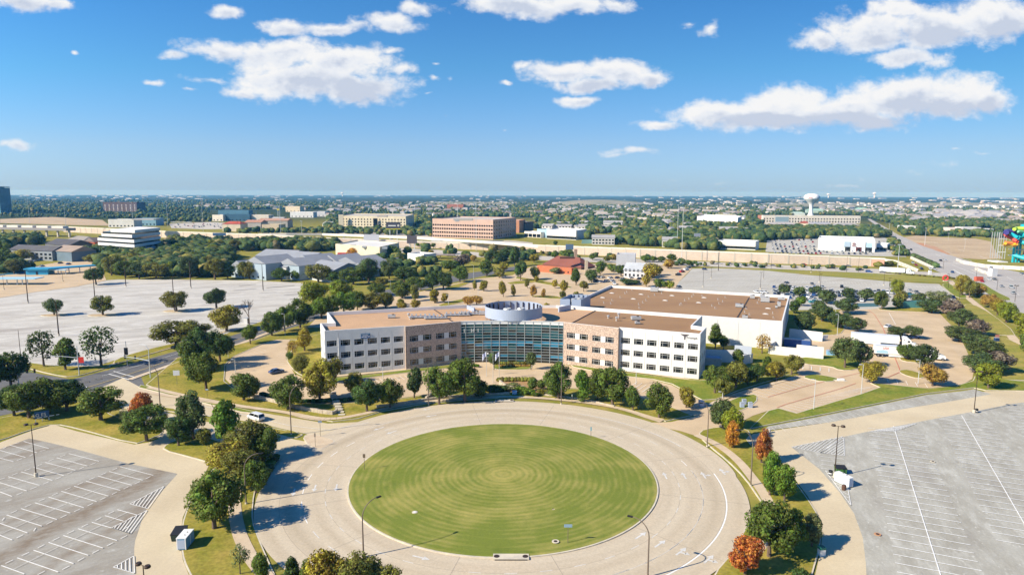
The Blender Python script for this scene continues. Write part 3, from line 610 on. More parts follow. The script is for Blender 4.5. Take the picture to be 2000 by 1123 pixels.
# ------------------------------------------------------------------ paint
mk = MB()
def marc(r, a0, a1, wd=.16, z=.152, mat=0): ringsheet(mk, r - wd / 2, r + wd / 2, z, max(2, int(abs(a1 - a0) / 2)), a0, a1, mat)
marc(42.5, -66, 2, .24); marc(42.5, 22, 64, .22, mat=1); marc(42.3, 70, 140, .14, mat=1)
for a in range(-100, 250, 9):
    marc(38.4, a, a + 4.2, .15, mat=0 if -70 < a < 10 or 150 < a < 215 else 1)
    marc(34.3, a + 2, a + 5.2, .14, mat=1)
marc(38.4, -80, 5, .08, mat=1)
def arrow(px, py, kind='s', flip=1, z=.158, mat=1):
    c = gp(px, py).to_2d(); r = (c - RC); t = Vector((-r.y, r.x)).normalized() * flip; n = Vector((t.y, -t.x))
    def P(a, b): q = c + t * a + n * b; return (q.x, q.y, z)
    mk.add([P(-1.5, -.16), P(-1.5, .16), P(.4, .16), P(.4, -.16)], [(0, 1, 2, 3)], mat)
    mk.add([P(.4, -.55), P(.4, .55), P(1.6, 0)], [(0, 1, 2)], mat)
    if kind in 'tr':
        mk.add([P(-.5, .16), P(-.1, .16), P(.1, .9), P(-.2, .95)], [(0, 1, 2, 3)], mat); mk.add([P(-.5, .8), P(.5, .8), P(0, 1.6)], [(0, 1, 2)], mat)
for a in [(1299, 930), (1336, 930), (1251, 1047), (1289, 1063), (615, 954), (657, 953), (574, 962), (740, 838), (765, 845), (822, 1090), (835, 800), (842, 813)]: arrow(*a)
arrow(1330, 1078, 't'); arrow(1374, 929, 't'); arrow(1411, 922, 'r'); arrow(1384, 1093, 'r')
# concrete joints of the ring
for a in (14, 40, 74, 101, 138, 172, 200, 226, 258, 285, 318, 345):
    t = RAD(a); d = Vector((math.cos(t), math.sin(t))); mk.strip([RC + d * 30.4, RC + d * 46.4], .09, .149, 2)
for r in (34.3, 42.3): ringsheet(mk, r - .03, r + .03, .147, 90, 0, 360, 2)
struct(mk.build('ring_road_markings', [M['white'], M['faint'], M['joint']]))

def stalls(mb, A0, A1, B0, B1, n, wd=.13, z=ZP, mat=0, px=True, skip=()):
    if px: A0, A1, B0, B1 = [gp(*p).to_2d() for p in (A0, A1, B0, B1)]
    for i in range(n):
        if i in skip: continue
        t = i / max(1, n - 1); mb.strip([Vector(A0).lerp(Vector(A1), t), Vector(B0).lerp(Vector(B1), t)], wd, z, mat)
# stained lot, bottom left
mb = MB()
c4 = lambda x, y: (x / 4, 843 + y / 4)
rows = [[(10, 1050, 190, 1115), (135, 990, 455, 1100), (262, 930, 575, 1035), (380, 870, 690, 970), (495, 815, 805, 913), (610, 762, 915, 855), (718, 712, 1020, 800), (820, 660, 965, 703), (917, 613, 1070, 655)],
        [(-110, 770, 95, 850), (0, 720, 215, 795), (52, 655, 328, 742), (165, 605, 445, 690), (275, 560, 550, 640), (380, 515, 655, 597), (480, 470, 755, 550), (580, 430, 848, 507), (672, 390, 940, 463), (765, 350, 1030, 422), (853, 315, 1115, 383), (940, 278, 1198, 345)],
        [(-130, 425, 95, 510), (-40, 390, 210, 467), (65, 355, 310, 423), (165, 318, 410, 385), (265, 283, 500, 347), (355, 245, 590, 305), (443, 208, 683, 272), (538, 175, 773, 235)],
        [(-100, 185, 105, 237), (0, 150, 200, 205), (75, 108, 290, 168), (185, 80, 380, 135)]]
for R_ in rows:
    for a in R_: mb.strip([gp(*c4(a[0], a[1])), gp(*c4(a[2], a[3]))], .14, ZP, 0)
    g0, g1 = R_[0], R_[-1]
    mb.strip([gp(*c4((g0[0] + g0[2]) / 2, (g0[1] + g0[3]) / 2)), gp(*c4((g1[0] + g1[2]) / 2, (g1[1] + g1[3]) / 2))], .09, ZP + .002, 1)
    for a, b in zip(R_, R_[1:]):
        for q in (0, 1):
            m0 = gp(*c4((a[q * 2] + b[q * 2]) / 2, (a[q * 2 + 1] + b[q * 2 + 1]) / 2)); d = (gp(*c4(b[0], b[1])) - gp(*c4(a[0], a[1]))).normalized() * .55
            mb.strip([m0 - d, m0 + d], .12, ZP + .002, 0)
def hatch(mb, P, Q, S, n, mat=0, wd=.12):
    """hatched triangle P (tip), Q, S"""
    P, Q, S = [gp(*p).to_2d() if not isinstance(p, Vector) else p for p in (P, Q, S)]
    mb.strip([P, Q, S, P], wd, ZP, mat)
    for i in range(1, n):
        t = i / n; mb.strip([P.lerp(Q, t), P.lerp(S, t)], wd, ZP, mat)
hatch(mb, c4(1015, 568), c4(1280, 430), c4(1155, 605), 6); hatch(mb, c4(870, 755), c4(1150, 618), c4(1020, 800), 7); hatch(mb, c4(885, 1062), c4(1045, 975), c4(1050, 1110), 5)
struct(mb.build('stained_lot_markings', [M['white'], M['faint']]))
# grey lot, bottom right
mb = MB()
def spine(A, B, dpx, ln, sp=2.72, s0=0.0, mat=0):   # one double row of stalls
    A = gp(*A).to_2d(); B = gp(*B).to_2d(); d = (B - A).normalized(); L = (B - A).length
    e = (gp(*dpx[1]) - gp(*dpx[0])).to_2d().normalized()
    mb.strip([A, B], .17, ZP, 0)
    k = s0
    while k < L:
        c = A + d * k; mb.strip([c - e * ln / 2, c + e * ln / 2], .18, ZP + .002, mat); k += sp
D1 = ((1742, 1020), (1870, 1042))
spine((1745, 833), (1845, 1150), D1, 11.6, s0=4)
spine((1878, 812), (2030, 1075), D1, 11.2, s0=3)
spine((2010, 795), (2200, 1060), D1, 11.2, s0=3)
stalls(mb, (1602, 885), (1604, 915), (1648, 890), (1650, 922), 5)
hatch(mb, (1545, 874), (1646, 853), (1602, 885), 9); hatch(mb, (1649, 891), (1602, 885), (1648, 855), 7); hatch(mb, (1747, 843), (1700, 843), (1790, 828), 8)
hatch(mb, (1662, 988), (1612, 920), (1652, 935), 8)
stalls(mb, (1505, 834), (1900, 762), (1520, 846), (1925, 769), 34, mat=1)
struct(mb.build('grey_lot_markings', [M['white'], M['faint']]))
# office and east lots
mb = MB()
stalls(mb, (1432, 771), (1556, 736), (1478, 785), (1592, 748), 13); stalls(mb, (1524, 797), (1672, 760), (1556, 807), (1708, 756), 18, mat=0)
mb.strip([gp(1500, 776), gp(1566, 757), gp(1640, 738), gp(1682, 728)], .16, ZP, 2); mb.strip([gp(1517, 797), gp(1535, 790), gp(1640, 760), gp(1672, 749)], .16, ZP, 2)
mb.strip([gp(1700, 742), gp(1735, 737), gp(1756, 728), gp(1757, 722), gp(1740, 680), gp(1724, 640), gp(1708, 615), gp(1695, 605)], .2, ZP, 2)
mb.strip([gp(1736, 611), gp(1749, 634)], .2, ZP, 0)
stalls(mb, (1715, 612), (1735, 648), (1736, 612), (1750, 640), 12, mat=1); stalls(mb, (1736, 612), (1750, 640), (1770, 612), (1785, 640), 12, mat=1); stalls(mb, (1808, 612), (1850, 642), (1832, 613), (1868, 642), 13, mat=1)
stalls(mb, (1850, 668), (1880, 705), (1886, 678), (1898, 712), 12, mat=1); stalls(mb, (1735, 748), (1812, 758), (1733, 741), (1806, 749), 5); stalls(mb, (1568, 714), (1619, 720), (1568, 722), (1619, 727), 4, wd=.2)
stalls(mb, (1756, 704), (1765, 720), (1800, 708), (1812, 724), 6, mat=1); stalls(mb, (1745, 662), (1760, 690), (1775, 664), (1790, 690), 6, mat=1)
stalls(mb, (545, 690), (515, 712), (575, 690), (560, 714), 8, mat=1); stalls(mb, (455, 708), (505, 680), (470, 716), (520, 686), 9, mat=1)
stalls(mb, (700, 744), (790, 734), (712, 752), (800, 741), 10); stalls(mb, (700, 778), (780, 770), (715, 764), (795, 758), 8); stalls(mb, (1245, 746), (1300, 764), (1228, 758), (1280, 776), 7)
stalls(mb, (800, 604), (1010, 574), (815, 607), (1025, 577), 22, mat=1); stalls(mb, (900, 566), (1000, 553), (915, 569), (1015, 556), 12, mat=1)
struct(mb.build('office_lot_markings', [M['white'], M['faint'], M['red']]))
mb = MB()
for k in range(4):
    y = 531 + k * 7.5; x0 = 1345 - k * 8
    stalls(mb, (x0 + 10, y), (1590 + k * 40, y + 12 + k * 2), (x0 + 4, y + 4), (1586 + k * 40, y + 16 + k * 2), 46, wd=.2)
stalls(mb, (1600, 548), (1830, 560), (1604, 552), (1836, 565), 36, wd=.2)
struct(mb.build('north_lot_markings', [M['faint']]))
# left lot patches and lines
mb = MB()
for x0, x1, y, w_ in ((380, 470, 575, .5), (520, 575, 560, 1.6), (455, 500, 566, .9), (505, 540, 572, .7), (60, 200, 606, .35), (210, 330, 598, .3), (250, 420, 622, .3), (20, 150, 640, .3), (120, 300, 652, .3), (0, 90, 618, .3), (390, 560, 590, .3), (100, 240, 580, .25), (565, 585, 584, 1.0), (553, 580, 576, .9), (466, 500, 557, 1.2), (140, 160, 601, .6)):
    mb.strip([gp(x0, y + (x1 - x0) * .04), gp(x1, y - (x1 - x0) * .04)], w_, ZP, 0)
struct(mb.build('left_lot_patches', [mat('asphalt_patch', (.42, .395, .365), .95, (.30, .28, .26), .3)]))
# west street lines
mb = MB()
mb.strip(smoothpoly(gl([(172, 757), (240, 736), (352, 697), (456, 667), (545, 636)]), 1, False), .22, ZP, 1)
mb.strip([gp(222, 726), gp(262, 737)], .35, ZP, 0); mb.strip([gp(212, 731), gp(252, 742)], .35, ZP, 0)
mb.strip([gp(200, 735), gp(280, 712), gp(350, 690)], .14, ZP, 0); mb.strip([gp(258, 742), gp(352, 706)], .14, ZP, 0)
mb.strip([gp(340, 800), gp(430, 818), gp(560, 842)], .13, ZP, 0); mb.strip([gp(370, 788), gp(480, 812), gp(565, 832), gp(640, 841), gp(720, 826)], .13, ZP, 0)
for k in range(7): mb.strip([gp(120 + k * 6, 756 - k), gp(140 + k * 6, 762 - k)], .3, ZP, 0) if k % 2 else None
struct(mb.build('west_street_markings', [M['white'], M['yellow']]))
mb = MB()
for off in (0, 1, 2, 3):
    a = [(1752 + off * 6, 468 - off * 2), (1800 + off * 22, 500 - off * 5), (1860 + off * 30, 528 - off * 5), (1935 + off * 34, 566 - off * 3), (2010 + off * 60, 625)]
    p = smoothpoly(gl(a), 2, False)
    for i in range(0, len(p) - 1, 2): mb.strip([p[i], p[i].lerp(p[i + 1], .6)], .3, ZP, 0)
mb.strip([gp(1862, 527), gp(1895, 545)], .5, ZP, 0); mb.strip([gp(1990, 560), gp(1915, 540), gp(1860, 518)], .3, ZP, 0)
struct(mb.build('boulevard_markings', [M['white']]))
# ------------------------------------------------------------------ office building
M['whitewall'] = mat('white_painted_concrete', (.70, .69, .67), .8, (.65, .645, .63), .6, fine=.03, fscale=2, bump=.05)
M['coping'] = mat('white_coping', (.75, .74, .72), .6)
M['stone'] = mat('rough_stone_veneer', (.60, .47, .37), .95, (.36, .26, .21), 3.2, detail=3, lo=.40, hi=.60, fine=.22, fscale=5, bump=.9, bscale=3.2)
M['roof'] = mat('gravel_roof', (.56, .355, .205), .95, (.47, .295, .17), .09, fine=.07, fscale=3)
M['roof2'] = mat('brown_gravel_roof', (.34, .205, .105), .95, (.285, .165, .085), .06, stretch=(.5, 1.6, 1), fine=.07, fscale=3)
M['seam'] = mat('dark_roof_seam', (.07, .055, .05), .9)
M['frame'] = mat('pale_window_frame', (.42, .42, .40), .5)
M['glass'] = mat('dark_window_glass', (.010, .014, .016), .06, spec=.8)
M['glass2'] = mat('tinted_glass', (.015, .02, .026), .12, spec=.6)
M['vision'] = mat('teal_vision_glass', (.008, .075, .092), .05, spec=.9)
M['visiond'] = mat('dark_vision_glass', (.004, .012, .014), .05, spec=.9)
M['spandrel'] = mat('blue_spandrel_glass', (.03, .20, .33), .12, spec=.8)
M['mullion'] = mat('silver_mullion', (.42, .47, .48), .4, metal=.2)
M['metal'] = mat('galvanised_metal', (.55, .56, .56), .45, (.45, .46, .47), 2., metal=.4)
M['steelblue'] = mat('pale_metal_siding', (.38, .44, .56), .5, metal=.1)
M['dark'] = mat('dark_interior', (.02, .02, .022), .8)
M['pipe'] = mat('pale_roof_pipe', (.48, .44, .40), .6)
M['black'] = mat('black_plastic', (.025, .025, .027), .6)

def V2(p): return Vector(p[:2])
def holes_wall(mb, P0, P1, z0, z1, holes, depth=.28, mat=0, mrev=None, back=True):
    """a wall face from P0 to P1 (outside on the right hand going P0->P1) with rectangular holes (u0,u1,v0,v1) in metres"""
    P0 = V2(P0); P1 = V2(P1); L = (P1 - P0).length; d = (P1 - P0) / L; nrm = Vector((d.y, -d.x))
    us = sorted({0, L} | {round(h[i], 4) for h in holes for i in (0, 1)}); vs = sorted({z0, z1} | {round(h[i], 4) for h in holes for i in (2, 3)})
    def pt(u, v, o=0): q = P0 + d * u - nrm * o; return (q.x, q.y, v)
    for i in range(len(us) - 1):
        for j in range(len(vs) - 1):
            cu = (us[i] + us[i + 1]) / 2; cv = (vs[j] + vs[j + 1]) / 2
            if any(h[0] < cu < h[1] and h[2] < cv < h[3] for h in holes): continue
            mb.add([pt(us[i], vs[j]), pt(us[i + 1], vs[j]), pt(us[i + 1], vs[j + 1]), pt(us[i], vs[j + 1])], [(0, 1, 2, 3)], mat)
    for (a, b, c, e) in holes:
        for q in ((a, c, b, c), (b, c, b, e), (b, e, a, e), (a, e, a, c)):
            mb.add([pt(q[0], q[1]), pt(q[0], q[1], depth), pt(q[2], q[3], depth), pt(q[2], q[3])], [(0, 1, 2, 3)], mat if mrev is None else mrev)
    # rim of the panel
    for q in ((0, z0, 0, z1), (0, z1, L, z1), (L, z1, L, z0)):
        mb.add([pt(q[0], q[1]), pt(q[2], q[3]), pt(q[2], q[3], depth), pt(q[0], q[1], depth)], [(0, 1, 2, 3)], mat)
    return mb
def win_meshes(wd, ht):
    """window built in local space: x along the wall, y = 0 at the glass, -y outwards"""
    s = MB(); e = .05; v = []
    for y in (.12, -.02):
        for k in (0, e): v += [(-wd / 2 - k, y, -k), (wd / 2 + k, y, -k), (wd / 2 + k, y, ht + k), (-wd / 2 - k, y, ht + k)]
    q = []
    for i in range(4): j = (i + 1) % 4; q += [(i, j, 4 + j, 4 + i), (8 + i, 8 + j, 12 + j, 12 + i), (i, j, 8 + j, 8 + i), (4 + i, 4 + j, 12 + j, 12 + i)]
    s.add(v, q)
    f = MB(); t = .085
    for x in (-wd / 2 + t / 2, -wd * .29, wd * .29, wd / 2 - t / 2): f.box((x, -.05, 0), (t * 1.25, .10, ht))
    for z in (0, ht * .66, ht - t): f.box((0, -.055, z), (wd, .09, t * 1.25))
    g = MB(); g.add([(-wd / 2, 0, 0), (wd / 2, 0, 0), (wd / 2, 0, ht), (-wd / 2, 0, ht)], [(0, 1, 2, 3)])
    return s.mesh('window', [M['coping']]), f.mesh('frame', [M['frame']]), g.mesh('pane', [M['glass']]), g.mesh('pane', [M['glass2']])
WM = {}
def window(parent, P0, P1, u, z, wd, ht, depth=.26):
    P0 = V2(P0); P1 = V2(P1); d = (P1 - P0).normalized(); nrm = Vector((d.y, -d.x)); c = P0 + d * u - nrm * depth
    k = (round(wd, 2), round(ht, 2))
    if k not in WM: WM[k] = win_meshes(wd, ht)
    s, f, g, g2 = WM[k]; w_ = link('window', s, parent)
    w_.location = (c.x, c.y, z); w_.rotation_euler[2] = math.atan2(d.y, d.x)
    link('frame', f, w_); link('pane', g if rnd.random() < .6 else g2, w_)
    return w_
HT = 14.0; FL = [(1.3, 3.15), (5.17, 7.02), (9.0, 10.85)]
A_, B_, C_, D_, E_, F_ = [Vector(p) for p in ((-57.5, 200.2), (-33.8, 207.2), (-16.8, 216.0), (16.9, 214.9), (33.6, 205.6), (57.0, 197.1))]
Bw, Ew = Vector((-34.15, 208.25)), Vector((34.0, 206.75))
G1, N1, H_, J_, K_, L_, M1, M2 = [Vector(p) for p in ((61.7, 207.2), (58.1, 210.3), (66.1, 227.4), (16.7, 249.2), (-15.7, 248.8), (-65.5, 232.0), (-57.9, 213.1), (-62.2, 212.1))]
office = root('office_building', (0, 216, 0), 'three storey white and stone office with curved glass middle behind the round lawn', 'office building', world=True)
def panels(P0, P1, n, winw=2.95, rows=FL, name='wall_panel', gap=.03, mt='whitewall', z1=HT, win=True):
    P0 = V2(P0); P1 = V2(P1); L = (P1 - P0).length; b = L / n; d = (P1 - P0) / L
    for i in range(n):
        a = P0 + d * (i * b + gap); c = P0 + d * ((i + 1) * b - gap); w_ = b - 2 * gap
        hs = [((w_ - winw) / 2, (w_ + winw) / 2, r[0], r[1]) for r in rows] if win else []
        holes_wall(MB(), a, c, 0, z1, hs).build(name, M[mt], office)
        if win:
            for r in rows: window(office, P0, P1, (i + .5) * b, r[0], winw, r[1] - r[0])
panels(A_, Bw, 6); panels(Ew, F_, 6)
panels(F_, G1, 3, 1.5); panels(M2, A_, 3, 1.5)
FR = [(.069, .222), (.306, .458), (.538, .688), (.772, .92)]
for P0, P1 in ((B_, C_), (D_, E_)):
    L = (P1 - P0).length; hs = []
    for r in FL:
        for a, b in FR: hs.append((a * L, b * L, *r))
        for a, b in ((.222, .306), (.688, .772)): hs.append((a * L + .001, b * L - .001, *r))
    holes_wall(MB(), P0, P1, 0, HT + .06, hs).build('stone_wall', M['stone'], office)
    d = (P1 - P0).normalized(); nrm = Vector((d.y, -d.x))
    for r in FL:
        for a, b in FR: window(office, P0, P1, (a + b) / 2 * L, r[0], (b - a) * L - .02, r[1] - r[0])
        for a, b in ((.222, .306), (.688, .772)):
            c = P0 + d * ((a + b) / 2 * L) - nrm * .10
            MB().box((c.x, c.y, r[0]), ((b - a) * L - .01, .18, r[1] - r[0]), math.atan2(d.y, d.x)).build('infill_panel', M['whitewall'], office)
# returns of the stone blocks and of the setbacks
rb = MB()
for a, b in ((B_, Bw), (Ew, E_)):
    rb.prism([a, b, b + (C_ - B_).normalized() * .3 if a is B_ else b + Vector((-.3, .1)), a + (C_ - B_).normalized() * .3 if a is B_ else a + Vector((-.3, .15))], 0, HT + .05)
rb.build('stone_return', M['stone'], office)
# inner shell that carries the roof: rear and end walls
sh = MB()
for a, b in ((G1, N1), (N1, H_), (H_, J_), (J_, K_), (K_, L_), (L_, M1), (M1, M2)):
    d = (b - a).normalized(); n = Vector((d.y, -d.x)); sh.add([(a.x, a.y, 0), (b.x, b.y, 0), (b.x, b.y, HT), (a.x, a.y, HT)], [(0, 1, 2, 3)])
sh.build('rear_wall', M['whitewall'], office)
# dark mass behind the windows, so that panes show an inside
ins = lambda p, k: Vector((p.x + (0 - p.x) * k, p.y + (232 - p.y) * k * 1.6))
# curtain wall
NB = 13; wts = [.55] + [1] * 11 + [.55]; tot = sum(wts); acc = 0; gpts = []
ctrl = Vector(((C_.x + D_.x) / 2, (C_.y + D_.y) / 2 + 3.6))
def gq(t): return C_ * (1 - t) ** 2 + ctrl * 2 * t * (1 - t) + D_ * t * t
for wv in wts: gpts.append(gq(acc / tot)); acc += wv
gpts.append(D_.copy())
roofpoly = [A_, Bw, B_, C_] + gpts[1:-1] + [D_, E_, Ew, F_, G1, N1, H_, J_, K_, L_, M1, M2]
MB().sheet(roofpoly, 12.9).build('roof', M['roof'], office)
_s0, _s1 = gp(1114, 633, 12.9).to_2d(), gp(1165, 606, 12.9).to_2d(); _e = (_s1 - _s0); MB().sheet(inset([_s0 - _e * .0 + Vector((-.6, -1.6)), E_, Ew, F_, G1, N1, H_, _s1 + _e * .18], .32), 12.915).build('roof', M['roof2'], office)
cpar = MB()
def parapet(mb, pts, z0, z1, th=.34, closed=False, mat=0):
    """pts run with the outside on the right"""
    pts = [V2(p) for p in pts]; e_ = [(b - a).normalized() for a, b in zip(pts, pts[1:])]
    pts = [p + (lambda m: Vector((-m.y, m.x)))(e_[min(i, len(e_) - 1)] + e_[max(0, i - 1)]).normalized() * .04 for i, p in enumerate(pts)]
    n = len(pts); offs = []
    for i in range(n):
        ds = []
        if i > 0: ds.append((V2(pts[i]) - V2(pts[i - 1])).normalized())
        if i < n - 1: ds.append((V2(pts[i + 1]) - V2(pts[i])).normalized())
        ns = [Vector((-q.y, q.x)) for q in ds]; m = sum(ns, Vector((0, 0))).normalized(); offs.append(V2(pts[i]) + m * th / max(.4, m.dot(ns[0])))
    for i in range(n - 1):
        mb.prism([V2(pts[i]), V2(pts[i + 1]), offs[i + 1], offs[i]], z0, z1, mat, mat)
par = MB(); parapet(par, [A_ + Vector((.02, .02)), Bw, ], 12.95, HT + .10, .3); parapet(par, [B_, C_] + gpts[1:-1] + [D_, E_], 12.95, HT + .12, .32)
parapet(par, [Ew, F_, G1, N1, H_, J_ + Vector((2, 0))], 12.95, HT + .11, .42)
parapet(par, [K_ + Vector((-2, 0)), L_, M1, M2, A_], 12.95, HT + .11, .42)
par.build('parapet', M['coping'], office)
MB().box((19.5, 243.0, 12.9), (.5, 7, 1.9), -.75).build('roof_screen', M['steelblue'], office); MB().box((-15.2, 243.2, 12.9), (.5, 7, 1.5), .45).build('roof_screen', M['steelblue'], office)
cw = MB()
for i in range(NB):
    a, b = gpts[i], gpts[i + 1]; d = (b - a).normalized(); n = Vector((d.y, -d.x)); a2 = a - n * .25; b2 = b - n * .25
    cw.add([(a2.x, a2.y, 0), (b2.x, b2.y, 0), (b2.x, b2.y, HT), (a2.x, a2.y, HT)], [(0, 1, 2, 3)])
cwo = cw.build('curtain_wall', M['dark'], office)
NRW = 15; rh = (HT - .05) / NRW
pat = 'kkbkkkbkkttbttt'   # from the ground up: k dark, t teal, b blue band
pat = ['k', 'k', 'b', 'k', 'k', 'k', 'b', 'b', 'k', 'd', 't', 't', 't', 't', 't']  # row by row pane tints imitate the mixed reflections in the glass
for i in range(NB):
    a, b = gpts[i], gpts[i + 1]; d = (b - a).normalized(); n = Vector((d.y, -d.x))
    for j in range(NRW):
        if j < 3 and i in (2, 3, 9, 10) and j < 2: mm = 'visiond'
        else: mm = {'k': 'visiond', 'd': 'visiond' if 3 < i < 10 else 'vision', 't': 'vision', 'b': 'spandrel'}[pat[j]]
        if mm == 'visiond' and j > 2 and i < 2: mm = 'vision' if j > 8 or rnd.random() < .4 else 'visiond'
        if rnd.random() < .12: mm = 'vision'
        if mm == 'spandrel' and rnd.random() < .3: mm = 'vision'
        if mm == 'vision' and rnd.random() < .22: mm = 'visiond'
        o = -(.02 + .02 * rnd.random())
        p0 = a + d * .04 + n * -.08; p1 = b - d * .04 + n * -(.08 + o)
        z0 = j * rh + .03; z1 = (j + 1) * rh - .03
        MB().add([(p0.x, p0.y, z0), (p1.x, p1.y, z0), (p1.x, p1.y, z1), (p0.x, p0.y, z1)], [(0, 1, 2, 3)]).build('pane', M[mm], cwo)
for i in range(NB + 1):
    p = gpts[i]; w_ = .18 if i in (2, 5, 8, 11) else .10
    MB().box((p.x, p.y, 0), (w_, .2, HT), 0).build('mullion', M['mullion'], cwo)
for j in range(1, NRW + 1):
    tb = MB()
    for i in range(NB):
        a, b = gpts[i], gpts[i + 1]; c = (a + b) / 2; d = b - a
        tb.box((c.x, c.y, j * rh - .05), (d.length + .02, .16, .085 if j not in (7, 9, 13) else .15), math.atan2(d.y, d.x))
    tb.build('transom', M['mullion'], cwo)
# white upright glyph shapes on the upper left of the glass
def text_mesh(body, size, ext=.03, font_obj_name='txt'):
    cu = bpy.data.curves.new(font_obj_name, 'FONT'); cu.body = body; cu.size = size; cu.extrude = ext; cu.align_x = 'CENTER'
    o = bpy.data.objects.new(font_obj_name, cu); COL.objects.link(o); dg = bpy.context.evaluated_depsgraph_get()
    me = bpy.data.meshes.new_from_object(o.evaluated_get(dg)); bpy.data.objects.remove(o); bpy.data.curves.remove(cu); return me
def sign_text(body, size, pos, direction, m, parent=None, name='lettering', lean=0.0, sx=1.0, ext=.03):
    me = text_mesh(body, size, ext); me.materials.clear(); me.materials.append(m)
    o = link(name, me, None); d = direction.normalized(); up = Vector((0, 0, 1)); nrm = Vector((d.y, -d.x, 0))
    mtx = Matrix(((d.x * sx, 0, nrm.x, pos[0]), (d.y * sx, 0, nrm.y, pos[1]), (lean, 1, 0, pos[2]), (0, 0, 0, 1)))
    me.transform(mtx)
    if parent is not None:
        o.parent = parent
        if parent.get('_w'): o.matrix_parent_inverse = Matrix.Translation(-Vector(parent['_w']))
    return o
dl = (gpts[1] - gpts[0]).normalized(); d3 = Vector((dl.x, dl.y, 0)); nn = Vector((dl.y, -dl.x))
for ch, t in (('I', .4), ('H', 3.2), ('I', 5.0)):
    q = C_ + (gpts[3] - C_).normalized() * (t + .6) + nn * .28
    sign_text(ch, 1.7, (q.x, q.y, 10.4), d3, M['coping'], office)
# stylised T and the name, top right
dF = (F_ - Ew).normalized(); nF = Vector((dF.y, -dF.x)); q = Ew + dF * 20.1 + nF * .05
lg = MB()
def onwall(u, v, o=.06): p = Ew + dF * u + nF * o; return (p.x, p.y, v)
lg.add([onwall(18.9, 13.62), onwall(19.9, 13.0), onwall(20.3, 13.25), onwall(20.3, 13.6)], [(0, 1, 2, 3)])
lg.add([onwall(21.7, 13.62), onwall(20.3, 13.6), onwall(20.3, 13.25), onwall(20.7, 13.0)], [(0, 1, 2, 3)])
lg.add([onwall(20.05, 13.15), onwall(20.2, 11.9), onwall(20.45, 11.9), onwall(20.6, 13.15)], [(0, 1, 2, 3)])
M['signgrey'] = mat('charcoal_sign_metal', (.09, .075, .08), .5)
lg.build('logo', M['signgrey'], office)
p = Ew + dF * 22.4 + nF * .04; sign_text('Triumph', .95, (p.x, p.y, 12.35), Vector((dF.x, dF.y, 0)), M['signgrey'], office)
# blue banner over the left wing windows
ban = root('banner', (0, 0, 0), 'blue leasing banner above the top windows of the left wing', 'banner')
dA = (Bw - A_).normalized(); nA = Vector((dA.y, -dA.x)); bl = mat('blue_banner_cloth', (.025, .13, .36), .7); bl2 = mat('slate_banner_band', (.10, .19, .27), .7)
bu = 12.35; c0 = A_ + dA * bu + nA * .08
MB().box((c0.x, c0.y, 10.95), (2.9, .05, 1.5), math.atan2(dA.y, dA.x)).build('cloth', bl, ban); c1 = c0 + nA * .03
MB().box((c1.x, c1.y, 11.85), (2.9, .04, .6), math.atan2(dA.y, dA.x)).build('upper_band', bl2, ban)
for u, v, w_, h_ in ((-.75, 12.1, 1.0, .16), (.45, 12.1, 1.1, .16), (-.1, 11.75, 1.5, .22), (-.9, 11.3, .7, .26), (0, 11.22, .8, .3), (.95, 11.35, .75, .26)):
    c2 = c0 + dA * u + nA * .06; MB().box((c2.x, c2.y, v), (w_, .03, h_), math.atan2(dA.y, dA.x)).build('text_line', M['coping'] if v < 12 else M['steelblue'], ban)
# entrance canopies
for (x0, x1, y) in ((924, 954, 707), (1047, 1078, 708)):
    a = gp(x0 + 1, y); b = gp(x1, y); r = MB(); c = (a + b) / 2
    t = office
    MB().box((c.x, c.y + 1.6, 2.75), ((b - a).length, 3.6, .5)).build('entrance_canopy', M['coping'], t)
    MB().box((a.x + .3 if x0 < 1000 else b.x - .4, c.y + .2, 0), (.45, .45, 2.75)).build('canopy_column', M['coping'], t)
    MB().box((c.x, c.y + 3.2, 0), ((b - a).length - 1, .2, 2.6)).build('entrance_doors', M['visiond'], t)
# downpipe
q = A_ + dA * 4.05 + nA * .08; MB().tube((q.x, q.y, 0), (q.x, q.y, 11.6), .09, n=6).build('downpipe', M['coping'], office)
# roof seams
for a, b in (((1165, 606), (1114, 633)), ((843, 602), (888, 631))):
    p0, p1 = gp(*a, 12.9), gp(*b, 12.9); d = (p1 - p0); c = (p0 + p1) / 2
    MB().box((c.x, c.y, 12.91), (d.length, .35, .18), math.atan2(d.y, d.x)).build('roof_seam', M['seam'], office)
# mechanical screen drum
dc = Vector((.6, 226.6)); drum = root('roof_screen_drum', (dc.x, dc.y, 12.9), 'round pale metal screen drum on posts on the roof above the glass front', 'rooftop screen')
rr = 9.9; dm = MB(); 
for k in range(72):
    a0, a1 = 2 * math.pi * k / 72, 2 * math.pi * (k + 1) / 72; v = []
    for r in (rr, rr - .12):
        for z in (1.15, 4.8): v += [(r * math.cos(a0), r * math.sin(a0), z), (r * math.cos(a1), r * math.sin(a1), z)]
    dm.add(v, [(0, 1, 3, 2), (5, 4, 6, 7), (2, 3, 7, 6), (1, 0, 4, 5)])
dm.build('screen', M['steelblue'], drum, smooth=False)
pm = MB().box((0, 0, 0), (.22, .22, 1.3)).mesh('post', [M['metal']]); rm = MB().box((0, 0, 0), (.5, .22, 3.2)).mesh('rib', [M['signgrey']])
for k in range(26):
    a = 2 * math.pi * k / 26; o = link('post', pm, drum); o.location = (9.7 * math.cos(a), 9.7 * math.sin(a), 0)
    o = link('rib', rm, drum); o.location = (9.45 * math.cos(a), 9.45 * math.sin(a), 1.3); o.rotation_euler[2] = a
for x, y in ((-2.2, 1.5), (2.6, 2.2), (.3, -2.5)):
    MB().lathe([(0, 0), (1.5, 0), (1.5, 3.2), (1.3, 3.6), (.9, 3.5), (.9, 3.2), (0, 3.2)], (x, y, 0), 16).build('cooling_fan', M['metal'], drum)
